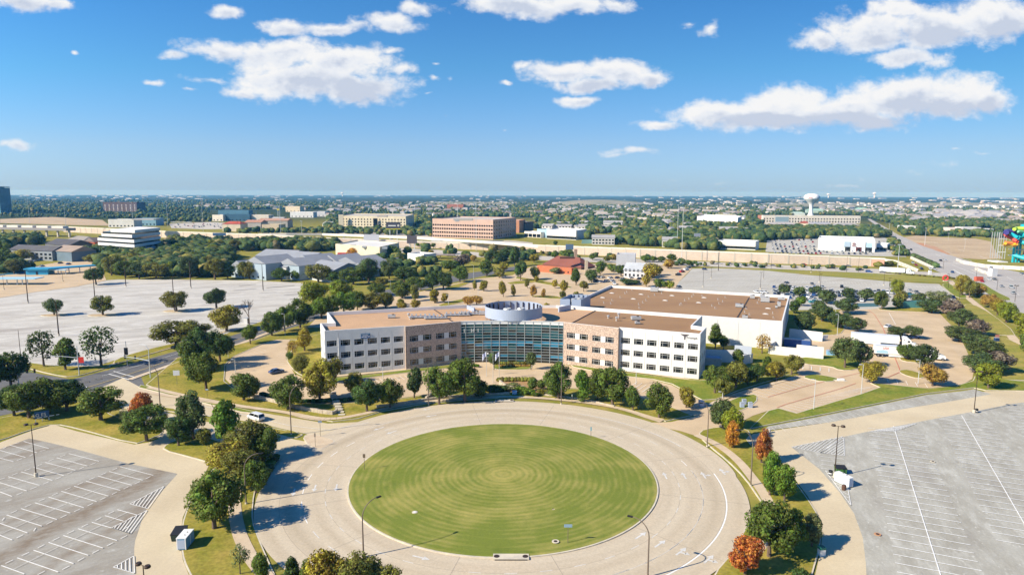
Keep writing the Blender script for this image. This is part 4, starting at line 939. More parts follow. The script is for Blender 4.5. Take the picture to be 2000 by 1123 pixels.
# rooftop equipment
def rooftop(px, py, z=12.9, wd=2.2, dp=1.4, h=.9, kind='unit', lab='', rz=.1):
    p = gp(px, py, z)
    if kind == 'unit':
        t = root('rooftop_unit', p, lab, 'rooftop unit', rz=rz); t['group'] = 'small equipment on the office roofs'
        MB().box((0, 0, 0), (wd * .9, dp * .9, .25)).build('curb', M['dark'], t); MB().box((0, 0, .25), (wd, dp, h)).build('cabinet', M['metal'], t)
        MB().lathe([(0, 0), (.45, 0), (.45, .18), (0, .18)], (wd * .2, 0, .25 + h), 10).build('fan', M['dark'], t)
    else:
        t = root('exhaust_vent', p, lab, 'roof vent', rz=rz); t['group'] = 'vents on the office roofs'
        MB().tube((0, 0, 0), (0, 0, h), .28, n=10).build('stack', M['pipe'], t); MB().lathe([(.5, 0), (.6, .15), (.3, .4), (0, .5)], (0, 0, h - .05), 12).build('hood', M['metal'], t)
    return t
rooftop(765, 621, lab='small grey unit alone on the left wing roof', wd=2.6)
rooftop(798, 618, kind='v', lab='rear of two round hooded vents on the left wing roof', h=.8); rooftop(801, 624, kind='v', lab='front of two round hooded vents on the left wing roof', h=.7)
rooftop(1188, 622, kind='v', lab='lone pipe vent beside the seam of the right wing roof', h=.8)
rooftop(1208, 622, kind='v', lab='taller silver hooded vent of the close pair on the right wing roof', h=1.6); rooftop(1204, 627, kind='v', lab='shorter silver hooded vent of the close pair on the right wing roof', h=1.1)
rooftop(1242, 625, wd=3.2, dp=2, lab='wide grey unit on the right wing roof', h=1.0); rooftop(1245, 633, wd=1.6, dp=1.2, lab='small unit nearest the front edge of the right wing roof', h=.7)
for i, (px, py, ln) in enumerate(((826, 621, 9), (851, 623, 8), (893, 617, 9), (920, 615, 8))):
    p = gp(px, py, 12.9); t = root('condenser_rack', p, ['pipes and first rack of metal fins on the left wing roof', 'second rack of metal fins on the left wing roof', 'third rack of fins right of the roof seam', 'rack of fins nearest the round roof drum'][i], 'condenser rack', 'condenser racks on the left wing roof', rz=.16)
    MB().box((0, 0, .35), (ln, 2.2, .22)).build('deck', M['metal'], t)
    for s in (-1, 0, 1): MB().box((s * ln * .42, 0, 0), (.2, 2.0, .36)).build('leg', M['dark'], t)
    for k in range(6): MB().box((-ln * .42 + k * ln * .168, .1, .57), (.5, 1.7, .75)).build('fin_unit', M['metal'], t)
rooftop(945, 615, wd=3.5, dp=1.6, h=1.0, lab='low grey unit touching the left of the roof drum')

# ------------------------------------------------------------------ warehouse behind
WP, WQ, WR, WS = [Vector(p) for p in ((21.5, 268.7), (97.9, 236.3), (125.8, 298.0), (49.4, 330.4))]
wh = root('warehouse', (70, 280, 0), 'large flat roofed white warehouse attached behind the office', 'warehouse', world=True); WH = 10.4
def whp(P0, P1, n):
    L = (P1 - P0).length; d = (P1 - P0) / L; b = L / n
    for i in range(n):
        a = P0 + d * (i * b + .04); c = P0 + d * ((i + 1) * b - .04)
        holes_wall(MB(), a, c, 0, WH, [], depth=.2).build('wall_panel', M['whitewall'], wh)
whp(WP, WQ, 11); whp(WQ, WR, 8)
sh = MB()
for a, b in ((WR, WS), (WS, WP)): sh.add([(a.x, a.y, 0), (b.x, b.y, 0), (b.x, b.y, WH), (a.x, a.y, WH)], [(0, 1, 2, 3)])
o = inset([WP, WQ, WR, WS], .12); sh.prism(o, 0, WH - 1.3, 0, 0); sh.build('rear_wall', M['whitewall'], wh)
MB().sheet(inset([WP, WQ, WR, WS], .15), 9.25).build('roof', M['roof2'], wh)
par = MB(); parapet(par, [WP, WQ, WR, WS, WP + Vector((.3, .7))], 9.3, WH + .08, .5); par.build('parapet', M['coping'], wh)
p0, p1 = gp(1463, 582, 9.25), gp(1439, 622, 9.25); c = (p0 + p1) / 2; MB().box((c.x, c.y, 9.26), ((p1 - p0).length, .5, .12), math.atan2((p1 - p0).y, (p1 - p0).x)).build('roof_seam', M['seam'], wh)
# rooftop screen box between office and warehouse
sb = root('screen_box', (25, 266, 0), 'square open topped pale metal enclosure between office and warehouse roofs', 'rooftop screen', world=True)
bx = [Vector(p) for p in ((19.1, 260.9), (27.2, 259.0), (32.5, 271.9), (24.4, 273.8))]
m = MB(); q = (bx[1] - bx[0]); parapet(m, [bx[0], bx[0] + q * .47], 0, 14.5, .25); parapet(m, [bx[0] + q * .55, bx[1]], 0, 14.5, .25); parapet(m, [bx[1], bx[2], bx[3], bx[0] + Vector((.1, .4))], 0, 14.5, .25); m.build('screen', M['steelblue'], sb)
MB().prism(inset(bx, .3), 0, 12.4).build('deck', M['dark'], sb)
for k in range(4): c = bx[3].lerp(bx[2], .15 + k * .23); MB().box((c.x, c.y - .5, 12.4), (.15, .3, 2.0)).build('brace', M['seam'], sb)
for k in range(3): c = bx[0].lerp(bx[2], .25 + k * .2); MB().lathe([(0, 0), (1.1, 0), (1.1, 1.3), (.7, 1.5), (0, 1.4)], (c.x, c.y + 1, 12.4), 12).build('cooling_fan', M['metal'], sb)
# skylights, vents and units on the warehouse roof, placed from the photograph
SKY = [(1195, 573), (1177, 582), (1252, 575.5), (1237, 584.5), (1312.5, 578), (1299, 587.5), (1375, 582), (1364.5, 591.8), (1524, 585), (1499.8, 603), (1495, 613.8)]
skm = MB().box((0, 0, 0), (2.7, 1.3, .4)).mesh('curb', [M['pipe']]); skd = MB().lathe([(.0, .45), (.6, .35), (.95, 0)], (0, 0, .4), 12).mesh('dome', [M['coping']])
for i, (x, y) in enumerate(sorted(SKY)):
    p = gp(x, y, 9.25); t = root('skylight', p, 'white roof skylight on the warehouse, ' + ordn(i, len(SKY)), 'skylight', 'skylights on the warehouse roof', rz=-.35)
    link('curb', skm, t); o = link('dome', skd, t); o.scale = (1.25, .5, .8); t.scale = (.8, .8, .6)
VEN = [(1179, 593), (1192, 594), (1195, 588), (1211, 582), (1220, 574), (1224, 571.5), (1234, 567.5), (1247, 596), (1261.5, 588), (1255, 592), (1248, 603), (1266, 581), (1278, 577.5), (1292, 574), (1330, 595), (1327, 597), (1337, 588), (1345.5, 585), (1351, 580.5), (1354, 577), (1371, 579), (1390, 598.5), (1396, 603), (1404, 594), (1411, 590.5), (1416, 582), (1402, 586), (1454, 611), (1457, 604), (1463, 616), (1479, 593), (1509, 613), (1510, 622), (1482, 587)]
vm1 = MB().tube((0, 0, 0), (0, 0, .9), .16, n=8).box((.45, 0, .02), (.9, .3, .1)).mesh('stack', [M['pipe']]); vm2 = MB().lathe([(.26, 0), (.3, .1), (.1, .25), (0, .27)], (0, 0, .85), 8).mesh('cap', [M['metal']])
for i, (x, y) in enumerate(sorted(VEN)):
    p = gp(x, y, 9.25); t = root('pipe_vent', p, 'thin pale pipe vent on the brown warehouse roof, ' + ordn(i, len(VEN)), 'roof vent', 'pipe vents on the warehouse roof')
    link('stack', vm1, t); link('cap', vm2, t); t.scale = (.8, .8, .8)
for i, (x, y, a, b, h, lab) in enumerate([(1278, 569.5, 3.6, 2.6, 1.9, 'pale green box unit at the rear of the warehouse roof'), (1444, 600, 3.2, 2, 1.2, 'grey unit beside the dark seam of the warehouse roof'), (1469.5, 583, 2, 2, 1.3, 'small grey unit just right of the seam at the rear'), (1494, 590, 3.6, 2.2, 2.1, 'largest pale green unit near the right end of the warehouse roof'), (1489, 583, 2, 1.4, 1.6, 'silver unit behind the largest roof unit'), (1521, 599, 1.3, 1.8, 1.9, 'upright silver hood near the right edge of the warehouse roof'), (1516, 602, .9, .9, .9, 'small white box in front of the silver hood'), (1526, 586, 2.8, 1.6, .8, 'low grey unit at the right rear of the warehouse roof'), (1455, 622, 2, 1.2, 1, 'pale box unit at the front edge of the warehouse roof'), (1445, 596, 1, 1, .5, 'tiny box by the roof seam')][:9]):
    t = rooftop(x, y, 9.25, a, b, h, 'unit', lab, -.35)
# dock and yard walls
M['dockblue'] = M['whitewall']
def yard_wall(x0, y0, x1, y1, h, lab, th=.35, step=None, grp=None):
    a, b = gp(x0, y0), gp(x1, y1); t = root('yard_wall', (a.x, a.y, 0), lab, 'wall', grp, world=True); d = (b - a).to_2d(); c = ((a + b) / 2)
    n = max(1, int(d.length / 6)); dn = d.normalized(); bl_ = d.length / n
    for i in range(n):
        q = a.to_2d() + dn * (i + .5) * bl_; hh = h if not step or i < n - step[0] else step[1]
        MB().box((q.x, q.y, 0), (bl_ - .04, th, hh), math.atan2(d.y, d.x)).build('wall_panel', M['whitewall'], t)
    return t
yard_wall(1503, 691, 1608, 702, 3.0, 'long white screen wall on the grass in front of the loading dock', step=(1, 4.3))
yard_wall(1541, 659, 1606, 667, 3.6, 'white wall on the far side of the loading ramp')
yard_wall(1501, 690, 1519, 678, 3.0, 'short white return wall beside the sparse tree')
yard_wall(1377, 706, 1442, 708, 4.2, 'blue shaded courtyard wall between office end and gabled shed')
yard_wall(1451, 712, 1469, 708, 3.2, 'low white wall piece right of the gabled shed')
yard_wall(1606, 663, 1616, 662, 1.6, 'tiny white gate wall at the end of the dock wall')
gs = root('garden_shed', gp(1450, 706), 'small shed with steep blue grey roof behind the courtyard wall', 'shed', rz=-.35)
M['blueroof'] = mat('blue_grey_metal_roof', (.42, .46, .50), .5, metal=.2)
MB().box((0, 0, 0), (5, 4, 3.4)).add([(-2.5, -2, 3.4), (-2.5, 2, 3.4), (-2.5, 0, 5.4), (2.5, -2, 3.4), (2.5, 2, 3.4), (2.5, 0, 5.4)], [(0, 2, 1), (3, 4, 5)]).build('walls', M['whitewall'], gs)
MB().add([(-2.7, -2.3, 3.2), (2.7, -2.3, 3.2), (2.7, 0, 5.5), (-2.7, 0, 5.5), (2.7, 2.3, 3.2), (-2.7, 2.3, 3.2)], [(0, 1, 2, 3), (3, 2, 4, 5)]).build('roof', M['blueroof'], gs)
for (x, y, a, b, h, lab) in ((1392, 712, 5.5, 3, 2.4, 'larger grey machine box in the shaded courtyard'), (1384, 704, 3, 3, 2.0, 'smaller grey machine box against the office end wall')):
    t = root('machine_cabinet', gp(x, y), lab, 'machine cabinet', rz=-.3); MB().box((0, 0, 0), (a, b, h)).build('cabinet', M['metal'], t); MB().box((0, 0, h), (a * .8, b * .7, .3)).build('lid', M['steelblue'], t)
t = root('loading_dock', gp(1556, 676), 'shaded blue dumpster and dock box beside the warehouse end', 'dock box', rz=-.35); MB().box((0, 0, 0), (9, 2.6, 2.6)).build('container', mat('navy_container', (.03, .08, .26), .6), t); MB().box((0, 0, 2.6), (8.8, 2.4, .15)).build('lid', M['metal'], t)
t = root('dumpster', gp(1623, 693), 'pale blue dumpster at the end of the white screen wall', 'dumpster', rz=-.2); MB().box((0, 0, 0), (2.8, 1.8, 1.5)).build('bin', mat('pale_blue_steel', (.20, .42, .60), .6), t); MB().box((0, 0, 1.5), (2.9, 1.9, .12)).build('lid', M['steelblue'], t)
# ------------------------------------------------------------------ trees
def leaf_material():
    m = bpy.data.materials.new('foliage'); m.use_nodes = True; nt = m.node_tree; N = nt.nodes; L = nt.links; b = N['Principled BSDF']
    b.inputs['Roughness'].default_value = .62; b.inputs['Specular IOR Level'].default_value = .22
    oi = N.new('ShaderNodeObjectInfo'); g = N.new('ShaderNodeNewGeometry'); tcd = N.new('ShaderNodeTexCoord')
    n = N.new('ShaderNodeTexNoise'); n.inputs['Scale'].default_value = 5; n.inputs['Detail'].default_value = 3; L.new(tcd.outputs['Object'], n.inputs['Vector'])
    r0 = N.new('ShaderNodeMapRange'); L.new(n.outputs['Fac'], r0.inputs[0]); r0.inputs[1].default_value = .35; r0.inputs[2].default_value = .65; r0.inputs[3].default_value = .62; r0.inputs[4].default_value = 1.3
    r1 = N.new('ShaderNodeMapRange'); L.new(g.outputs['Random Per Island'], r1.inputs[0]); r1.inputs[3].default_value = .42; r1.inputs[4].default_value = 1.65
    mu = N.new('ShaderNodeMath'); mu.operation = 'MULTIPLY'; L.new(r0.outputs[0], mu.inputs[0]); L.new(r1.outputs[0], mu.inputs[1])
    hs = N.new('ShaderNodeHueSaturation'); L.new(oi.outputs['Color'], hs.inputs['Color'])
    r2 = N.new('ShaderNodeMapRange'); L.new(g.outputs['Random Per Island'], r2.inputs[0]); r2.inputs[3].default_value = .468; r2.inputs[4].default_value = .528; L.new(r2.outputs[0], hs.inputs['Hue'])
    v = N.new('ShaderNodeVectorMath'); v.operation = 'SCALE'; L.new(hs.outputs[0], v.inputs[0]); L.new(mu.outputs[0], v.inputs['Scale']); L.new(v.outputs[0], b.inputs['Base Color'])
    t = N.new('ShaderNodeBsdfTranslucent'); L.new(v.outputs[0], t.inputs[0]); ms = N.new('ShaderNodeMixShader'); ms.inputs[0].default_value = .40
    L.new(b.outputs[0], ms.inputs[1]); L.new(t.outputs[0], ms.inputs[2]); L.new(ms.outputs[0], N['Material Output'].inputs[0]); return m
M['leaf'] = leaf_material()
M['bark'] = mat('grey_brown_bark', (.17, .12, .085), .95, (.11, .08, .06), 3.)

def icos():
    t = (1 + 5 ** .5) / 2; v = [(-1, t, 0), (1, t, 0), (-1, -t, 0), (1, -t, 0), (0, -1, t), (0, 1, t), (0, -1, -t), (0, 1, -t), (t, 0, -1), (t, 0, 1), (-t, 0, -1), (-t, 0, 1)]
    v = [np.array(p) / np.linalg.norm(p) for p in v]
    f = [(0, 11, 5), (0, 5, 1), (0, 1, 7), (0, 7, 10), (0, 10, 11), (1, 5, 9), (5, 11, 4), (11, 10, 2), (10, 7, 6), (7, 1, 8), (3, 9, 4), (3, 4, 2), (3, 2, 6), (3, 6, 8), (3, 8, 9), (4, 9, 5), (2, 4, 11), (6, 2, 10), (8, 6, 7), (9, 8, 1)]
    return v, f
IV, IF = icos()
V1 = list(IV); F1 = []
_c = {}
def _mid(a, b):
    k = (min(a, b), max(a, b))
    if k not in _c: p = (V1[a] + V1[b]); V1.append(p / np.linalg.norm(p)); _c[k] = len(V1) - 1
    return _c[k]
for a, b, c in IF:
    x, y, z = _mid(a, b), _mid(b, c), _mid(c, a); F1 += [(a, x, z), (b, y, x), (c, z, y), (x, y, z)]
V1 = np.array(V1); F1 = np.array(F1); IVn = np.array(IV); IFn = np.array(IF)

def crown_mesh(name, seed, zc, rh, rv, nl, lr, leaves, leaf, top=0.0, core=.72, gap=0.0, flat=.8, cone=0.0):
    """crown of a tree of height 1 and width 1: lobes of leaf faces about inner cores added to block light"""
    r = np.random.RandomState(seed); C = []; Rl = []
    for i in range(nl):
        for _ in range(30):
            p = r.normal(size=3); p /= np.linalg.norm(p); p *= r.uniform(.45, 1.0) ** .5
            q = np.array([p[0] * (rh - lr * .8), p[1] * (rh - lr * .8), p[2] * (rv - lr * .6)])
            if cone: k = 1 - cone * max(0, (q[2] + rv) / (2 * rv)); q[:2] *= k
            if all(np.linalg.norm((q - c) / [1, 1, 1]) > lr * .75 for c in C): break
        C.append(q); Rl.append(lr * r.choice([.62, .8, 1.0, 1.15, 1.38]) * (1 - cone * .35 * max(0, q[2] / rv)))
    C = np.array(C); Rl = np.array(Rl)
    per = np.maximum(4, (leaves * Rl ** 2 / (Rl ** 2).sum()).astype(int))
    P = []; Nn = []
    for c, rl, n in zip(C, Rl, per):
        d = r.normal(size=(n * 2, 3)); d /= np.linalg.norm(d, axis=1)[:, None]
        rad = rl * r.uniform(.72, 1.12, size=(n * 2, 1)); p = c + d * rad * [1, 1, flat * 1.1]
        inside = np.zeros(len(p), bool)
        for c2, r2 in zip(C, Rl):
            if c2 is c: continue
            inside |= (np.linalg.norm((p - c2) / [1, 1, flat], axis=1) < r2 * .72)
        p = p[~inside][:n]; d = d[~inside][:n]; P.append(p); Nn.append(d)
    P = np.concatenate(P); Nn = np.concatenate(Nn)
    if gap: k = r.uniform(size=len(P)) > gap * (np.sin(P[:, 0] * 17 + seed) * np.sin(P[:, 1] * 15) * np.sin(P[:, 2] * 19) + .5); P = P[k]; Nn = Nn[k]
    n = len(P); nr = Nn * 1.0 + r.normal(size=(n, 3)) * .42; nr[:, 2] += .22; nr /= np.linalg.norm(nr, axis=1)[:, None]
    a = np.cross(nr, r.normal(size=(n, 3))); a /= np.linalg.norm(a, axis=1)[:, None]; b = np.cross(nr, a)
    s = leaf * r.uniform(.6, 1.4, size=(n, 1)); a *= s; b *= s * r.uniform(.55, 1, size=(n, 1))
    Vq = np.stack([P - a * .9, P - b * .8 + a * .1, P + a, P + b * .8 + a * .1], 1).reshape(-1, 3)
    Fq = np.arange(n * 4).reshape(-1, 4)
    vs = [Vq]; fs = [list(map(int, q)) for q in Fq]; off = len(Vq)
    for c, rl in zip(C, Rl):
        vv = c + IVn * rl * core * (1 + .18 * np.sin(IVn[:, :1] * 5 + seed)) * [1, 1, flat]; vs.append(vv); fs += [[int(x) + off for x in q] for q in IFn]; off += len(vv)  # hidden cores in leaf colour, added to stop light passing through the lobes
    vs = np.concatenate(vs); vs[:, 2] += zc
    me = bpy.data.meshes.new(name); me.from_pydata([tuple(x) for x in vs.tolist()], [], fs); me.materials.append(M['leaf']); me.update(); return me
def trunk_mesh(name, seed, zc, rh, rv, n=5, r0=.035, multi=False):
    r = random.Random(seed); m = MB(); zt = zc - rv * .45
    bx, by = r.uniform(-.02, .02), r.uniform(-.02, .02)
    m.path([(0, 0, -.02), (bx * .5, by * .5, zt * .5), (bx, by, zt), (bx * 2, by * 2, zc + rv * .3)], [r0 * 1.35, r0, r0 * .85, r0 * .25], 7)
    for i in range(n):
        a = 2 * math.pi * i / n + r.uniform(-.4, .4); k = r.uniform(.55, .85)
        p1 = (bx + rh * k * .45 * math.cos(a), by + rh * k * .45 * math.sin(a), zt + rv * .45); p2 = (bx + rh * k * math.cos(a), by + rh * k * math.sin(a), zt + rv * r.uniform(.7, 1.1))
        m.path([(bx, by, zt * r.uniform(.75, 1)), p1, p2], [r0 * .6, r0 * .42, r0 * .14], 5)
    return m.mesh(name, [M['bark']])
def bare_mesh(name, seed, depth=5, leafy=0):
    r = random.Random(seed); m = MB()
    def br(p, d, ln, rad, k):
        q = (p[0] + d[0] * ln, p[1] + d[1] * ln, p[2] + d[2] * ln); m.tube(p, q, rad, rad * .62, 4 if k < 4 else 5, caps=False)
        if k == 0: return
        for _ in range(3 if k > 1 else 2):
            nd = Vector(d) + Vector((r.uniform(-.75, .75), r.uniform(-.75, .75), r.uniform(-.1, .55))); nd.normalize(); br(q, nd, ln * r.uniform(.62, .82), rad * .6, k - 1)
    br((0, 0, -.02), (0, 0, 1), .26, .028, depth); return m.mesh(name, [M['bark']])
SHAPES = {}
def shp(key, n, zc, rh, rv, **k):
    tr = k.pop('tr', .035); SHAPES[key] = []
    for i in range(n): SHAPES[key].append((crown_mesh('crown', hash_(key) + i * 13, zc, rh, rv, **k), trunk_mesh('trunk', hash_(key) + i, zc, rh, rv, r0=tr)))
def hash_(s): return sum(ord(c) * 7 ** i for i, c in enumerate(s)) % 9000
shp('round', 5, .58, .5, .43, nl=24, lr=.155, leaves=4600, leaf=.027, core=.6)
shp('oval', 4, .56, .48, .45, nl=24, lr=.15, leaves=4000, leaf=.028, cone=.42, core=.6)
shp('spread', 5, .58, .53, .41, nl=26, lr=.145, leaves=4600, leaf=.026, core=.55, flat=.72)
shp('sparse', 2, .60, .5, .40, nl=26, lr=.14, leaves=1700, leaf=.030, core=.28, gap=.75, tr=.028)
shp('pine', 2, .56, .46, .44, nl=36, lr=.12, leaves=3600, leaf=.030, core=.5, flat=.6, cone=.6)
shp('small', 3, .62, .5, .38, nl=12, lr=.22, leaves=900, leaf=.055)
shp('mid', 5, .58, .52, .42, nl=14, lr=.22, leaves=1000, leaf=.052)
SHAPES['bush'] = [(crown_mesh('crown', 4000 + i, .46, .5, .5, 12, .22, 700, .07), None) for i in range(3)]
SHAPES['bare'] = [(None, bare_mesh('trunk', 5, 5)), (None, bare_mesh('trunk', 8, 5))]
COLR = {'g': ((.135, .185, .030), 'green'), 'dg': ((.085, .135, .030), 'dark green'), 'lg': ((.27, .30, .028), 'lime green'), 'ol': ((.20, .195, .036), 'olive green'),
        'yo': ((.33, .27, .038), 'yellow olive'), 'au': ((.42, .27, .06), 'golden brown'), 'or': ((.52, .25, .035), 'orange'), 'rd': ((.44, .15, .04), 'rusty red'),
        'lo': ((.11, .15, .045), 'grey green'), 'sg': ((.21, .24, .09), 'pale sage'), 'mv': ((.20, .16, .12), 'brownish mauve'), 'bg': ((.17, .26, .03), 'bright green'), 'nk': ((.2, .15, .1), 'leafless')}
SHW = {'round': 'round', 'oval': 'oval', 'spread': 'spreading', 'sparse': 'sparse', 'pine': 'feathery', 'small': 'small', 'mid': 'leafy', 'bush': 'low', 'bare': 'bare'}
NT_ = [0]
def tree(px, py, ty, wpx, col='g', shape='round', label=None, group=None, cat='tree', name='tree', at=None, h=None, wd=None):
    p = gp(px, py) if at is None else Vector((at[0], at[1], 0))
    if h is None: h = hgt(px, py, ty)
    if wd is None: wd = wpx / ppm(p)
    cr, tk = SHAPES[shape][NT_[0] % len(SHAPES[shape])]; NT_[0] += 1
    r = bpy.data.objects.new(name, None); COL.objects.link(r); r.location = (p.x, p.y, .05); r.rotation_euler[2] = rnd.uniform(0, 6.28)
    tag(r, label, cat, group)
    base = COLR[col][0]; j = rnd.uniform(.86, 1.16); c = (base[0] * j * rnd.uniform(.93, 1.08), base[1] * j, base[2] * j, 1)
    if cr is not None:
        o = link('crown', cr, r); k_ = rnd.uniform(.88, 1.14); o.scale = (wd * k_, wd / k_ ** .5, h * 1.02); o.color = c
        if shape not in ('bush', 'small'): o.rotation_euler = (rnd.uniform(-.07, .07), rnd.uniform(-.07, .07), 0)
    if tk is not None: o = link('trunk', tk, r); o.scale = (wd * (1 if shape != 'bare' else 1.1), wd * (1 if shape != 'bare' else 1.1), h)
    return r
def trees(lst, where, group, cat='tree', name='tree'):
    lst = sorted(lst, key=lambda t: t[0]); cnt = {}
    for t in lst: k = (t[4], t[5]); cnt[k] = cnt.get(k, 0) + 1
    seen = {}
    for t in lst:
        k = (t[4], t[5]); i = seen.get(k, 0); seen[k] = i + 1; w_ = '%s %s %s %s' % (SHW[t[5]], COLR[t[4]][1], cat, where)
        if cnt[k] > 1: w_ += ', ' + ordn(i, cnt[k]) if cnt[k] > 2 else (', the left one' if i == 0 else ', the right one')
        tree(*t[:6], label=w_, group=group, cat=cat, name=name)
trees([(22, 756, 684, 62, 'dg', 'spread'), (-12, 765, 690, 60, 'dg', 'spread')], 'at the left edge of the street', 'trees at the left edge')
trees([(28, 812, 752, 62, 'dg', 'round'), (57, 817, 746, 74, 'g', 'round'), (95, 808, 737, 72, 'g', 'round'), (131, 803, 741, 78, 'dg', 'round'), (197, 821, 754, 90, 'g', 'spread')], 'in the row behind the blue sign', 'row of trees behind the monument sign')
trees([(278, 826, 765, 50, 'rd', 'oval'), (287, 861, 790, 80, 'g', 'spread'), (349, 871, 808, 56, 'dg', 'oval'), (378, 858, 769, 68, 'lo', 'oval'), (397, 870, 838, 30, 'ol', 'small'), (441, 868, 771, 76, 'bg', 'pine'), (240, 828, 800, 20, 'sg', 'sparse')], 'between entry drive and stained lot', 'trees between the entry drive and the stained lot')
trees([(486, 895, 822, 86, 'ol', 'round'), (452, 922, 862, 92, 'yo', 'round'), (513, 902, 838, 54, 'g', 'round'), (500, 962, 898, 58, 'g', 'round'), (478, 950, 880, 84, 'ol', 'round'), (419, 1033, 921, 108, 'g', 'round'), (469, 1122, 1062, 38, 'sg', 'sparse'), (512, 1140, 1078, 46, 'g', 'oval')], 'on the verge left of the ring road', 'trees on the verge left of the ring road')
trees([(575, 1158, 1083, 46, 'dg', 'pine'), (604, 1162, 1098, 46, 'g', 'oval'), (642, 1172, 1075, 84, 'yo', 'round'), (700, 1172, 1083, 92, 'ol', 'round'), (762, 1172, 1101, 70, 'ol', 'oval')], 'at the bottom edge below the ring road', 'trees along the bottom edge')
trees([(1455, 1123, 1041, 76, 'rd', 'oval'), (1502, 1088, 979, 106, 'g', 'round'), (1548, 1078, 985, 60, 'g', 'pine'), (1585, 1068, 996, 60, 'sg', 'pine'), (1503, 968, 883, 52, 'bg', 'oval'), (1532, 982, 900, 58, 'bg', 'oval'), (1487, 905, 842, 44, 'rd', 'oval'), (1432, 876, 824, 36, 'or', 'oval'), (1428, 858, 792, 52, 'lg', 'oval'), (1412, 838, 781, 58, 'lo', 'round'), (1562, 1135, 1110, 40, 'dg', 'bush')], 'on the verge right of the ring road', 'trees on the verge right of the ring road')
trees([(717, 804, 741, 60, 'dg', 'round'), (762, 797, 738, 48, 'g', 'round'), (809, 778, 717, 42, 'lo', 'oval'), (858, 790, 718, 60, 'g', 'round'), (908, 785, 700, 76, 'g', 'round'), (940, 778, 735, 30, 'dg', 'mid'), (1091, 780, 708, 56, 'g', 'round'), (1137, 785, 724, 44, 'bg', 'oval'), (1166, 783, 722, 48, 'g', 'round'), (1196, 792, 718, 72, 'g', 'round'), (1236, 802, 752, 38, 'g', 'oval'), (1287, 816, 747, 58, 'g', 'round'), (1340, 796, 753, 42, 'yo', 'oval')], 'in the row before the office', 'row of trees between the ring road and the office')
trees([(563, 800, 734, 70, 'g', 'round'), (476, 782, 731, 66, 'g', 'round'), (403, 763, 686, 66, 'g', 'round'), (372, 728, 665, 44, 'g', 'round'), (390, 722, 640, 56, 'dg', 'round'), (430, 706, 645, 56, 'dg', 'round'), (489, 672, 634, 33, 'g', 'round'), (345, 677, 624, 98, 'ol', 'spread'), (381, 668, 628, 60, 'ol', 'spread')], 'on the lawn left of the office lot', 'trees left of the office lot')
trees([(625, 786, 702, 66, 'yo', 'round'), (653, 748, 698, 36, 'ol', 'mid'), (692, 776, 729, 50, 'ol', 'round'), (590, 729, 693, 38, 'ol', 'round'), (595, 686, 644, 40, 'yo', 'oval'), (572, 694, 665, 30, 'au', 'sparse'), (565, 704, 688, 14, 'g', 'small'), (965, 722, 688, 22, 'lo', 'small'), (1037, 722, 688, 20, 'lo', 'small'), (1041, 764, 738, 20, 'g', 'small'), (1058, 766, 742, 20, 'g', 'small')], 'close to the office walls', 'trees close to the office')
trees([(443, 646, 597, 60, 'yo', 'round'), (487, 634, 575, 46, 'nk', 'bare'), (462, 630, 590, 30, 'nk', 'bare'), (423, 602, 563, 50, 'lo', 'round'), (345, 608, 566, 50, 'ol', 'spread'), (201, 616, 575, 46, 'ol', 'spread'), (106, 616, 582, 36, 'lo', 'spread'), (188, 556, 521, 36, 'dg', 'spread'), (86, 716, 643, 60, 'lo', 'sparse'), (128, 723, 653, 54, 'g', 'pine'), (198, 714, 634, 70, 'lo', 'sparse')], 'on or beside the left parking lot', 'trees of the left parking lot')
trees([(531, 656, 609, 44, 'g', 'round'), (556, 648, 598, 48, 'g', 'round'), (586, 640, 584, 50, 'g', 'round'), (600, 622, 592, 36, 'bg', 'round'), (612, 596, 549, 58, 'lg', 'round'), (662, 585, 546, 50, 'lg', 'round'), (628, 622, 580, 44, 'bg', 'round'), (648, 620, 576, 44, 'g', 'round'), (672, 614, 569, 46, 'bg', 'round'), (698, 606, 568, 34, 'g', 'round'), (728, 604, 572, 46, 'ol', 'round'), (753, 602, 571, 36, 'ol', 'round'), (735, 577, 553, 36, 'g', 'round'), (785, 582, 548, 46, 'g', 'round'), (806, 560, 540, 30, 'g', 'round'), (811, 588, 553, 24, 'ol', 'oval'), (822, 568, 545, 28, 'dg', 'round'), (845, 566, 530, 34, 'dg', 'round'), (866, 566, 528, 36, 'dg', 'round'), (790, 553, 520, 46, 'g', 'round'), (898, 551, 519, 40, 'g', 'round'), (690, 556, 520, 44, 'g', 'spread'), (720, 552, 502, 44, 'lo', 'spread'), (745, 560, 541, 30, 'ol', 'mid'), (760, 545, 505, 34, 'lo', 'spread')], 'in the street row behind the left wing', 'street trees behind the left wing')
trees([(1397, 680, 634, 34, 'g', 'oval'), (1413, 684, 655, 24, 'dg', 'round'), (1488, 690, 652, 36, 'au', 'sparse')], 'before the warehouse wall', 'trees before the warehouse wall')
trees([(1396, 768, 713, 50, 'g', 'round'), (1412, 776, 738, 34, 'ol', 'round'), (1437, 758, 706, 54, 'ol', 'round'), (1440, 722, 683, 30, 'g', 'oval'), (1478, 745, 710, 38, 'dg', 'round'), (1494, 732, 694, 24, 'g', 'oval'), (1516, 743, 706, 42, 'yo', 'round'), (1546, 732, 692, 38, 'ol', 'round'), (1460, 752, 722, 30, 'dg', 'mid')], 'in the grove right of the office end', 'grove right of the office end')
trees([(1650, 719, 655, 48, 'lo', 'spread'), (1680, 717, 668, 46, 'lo', 'spread'), (1703, 748, 705, 45, 'yo', 'round'), (1821, 754, 712, 48, 'au', 'round'), (1772, 703, 671, 40, 'g', 'round'), (1806, 719, 671, 54, 'lo', 'spread'), (1748, 661, 636, 36, 'lo', 'spread'), (1783, 661, 635, 34, 'lo', 'spread'), (1930, 759, 710, 50, 'lg', 'round')], 'in the right hand truck lot', 'trees of the truck lot')
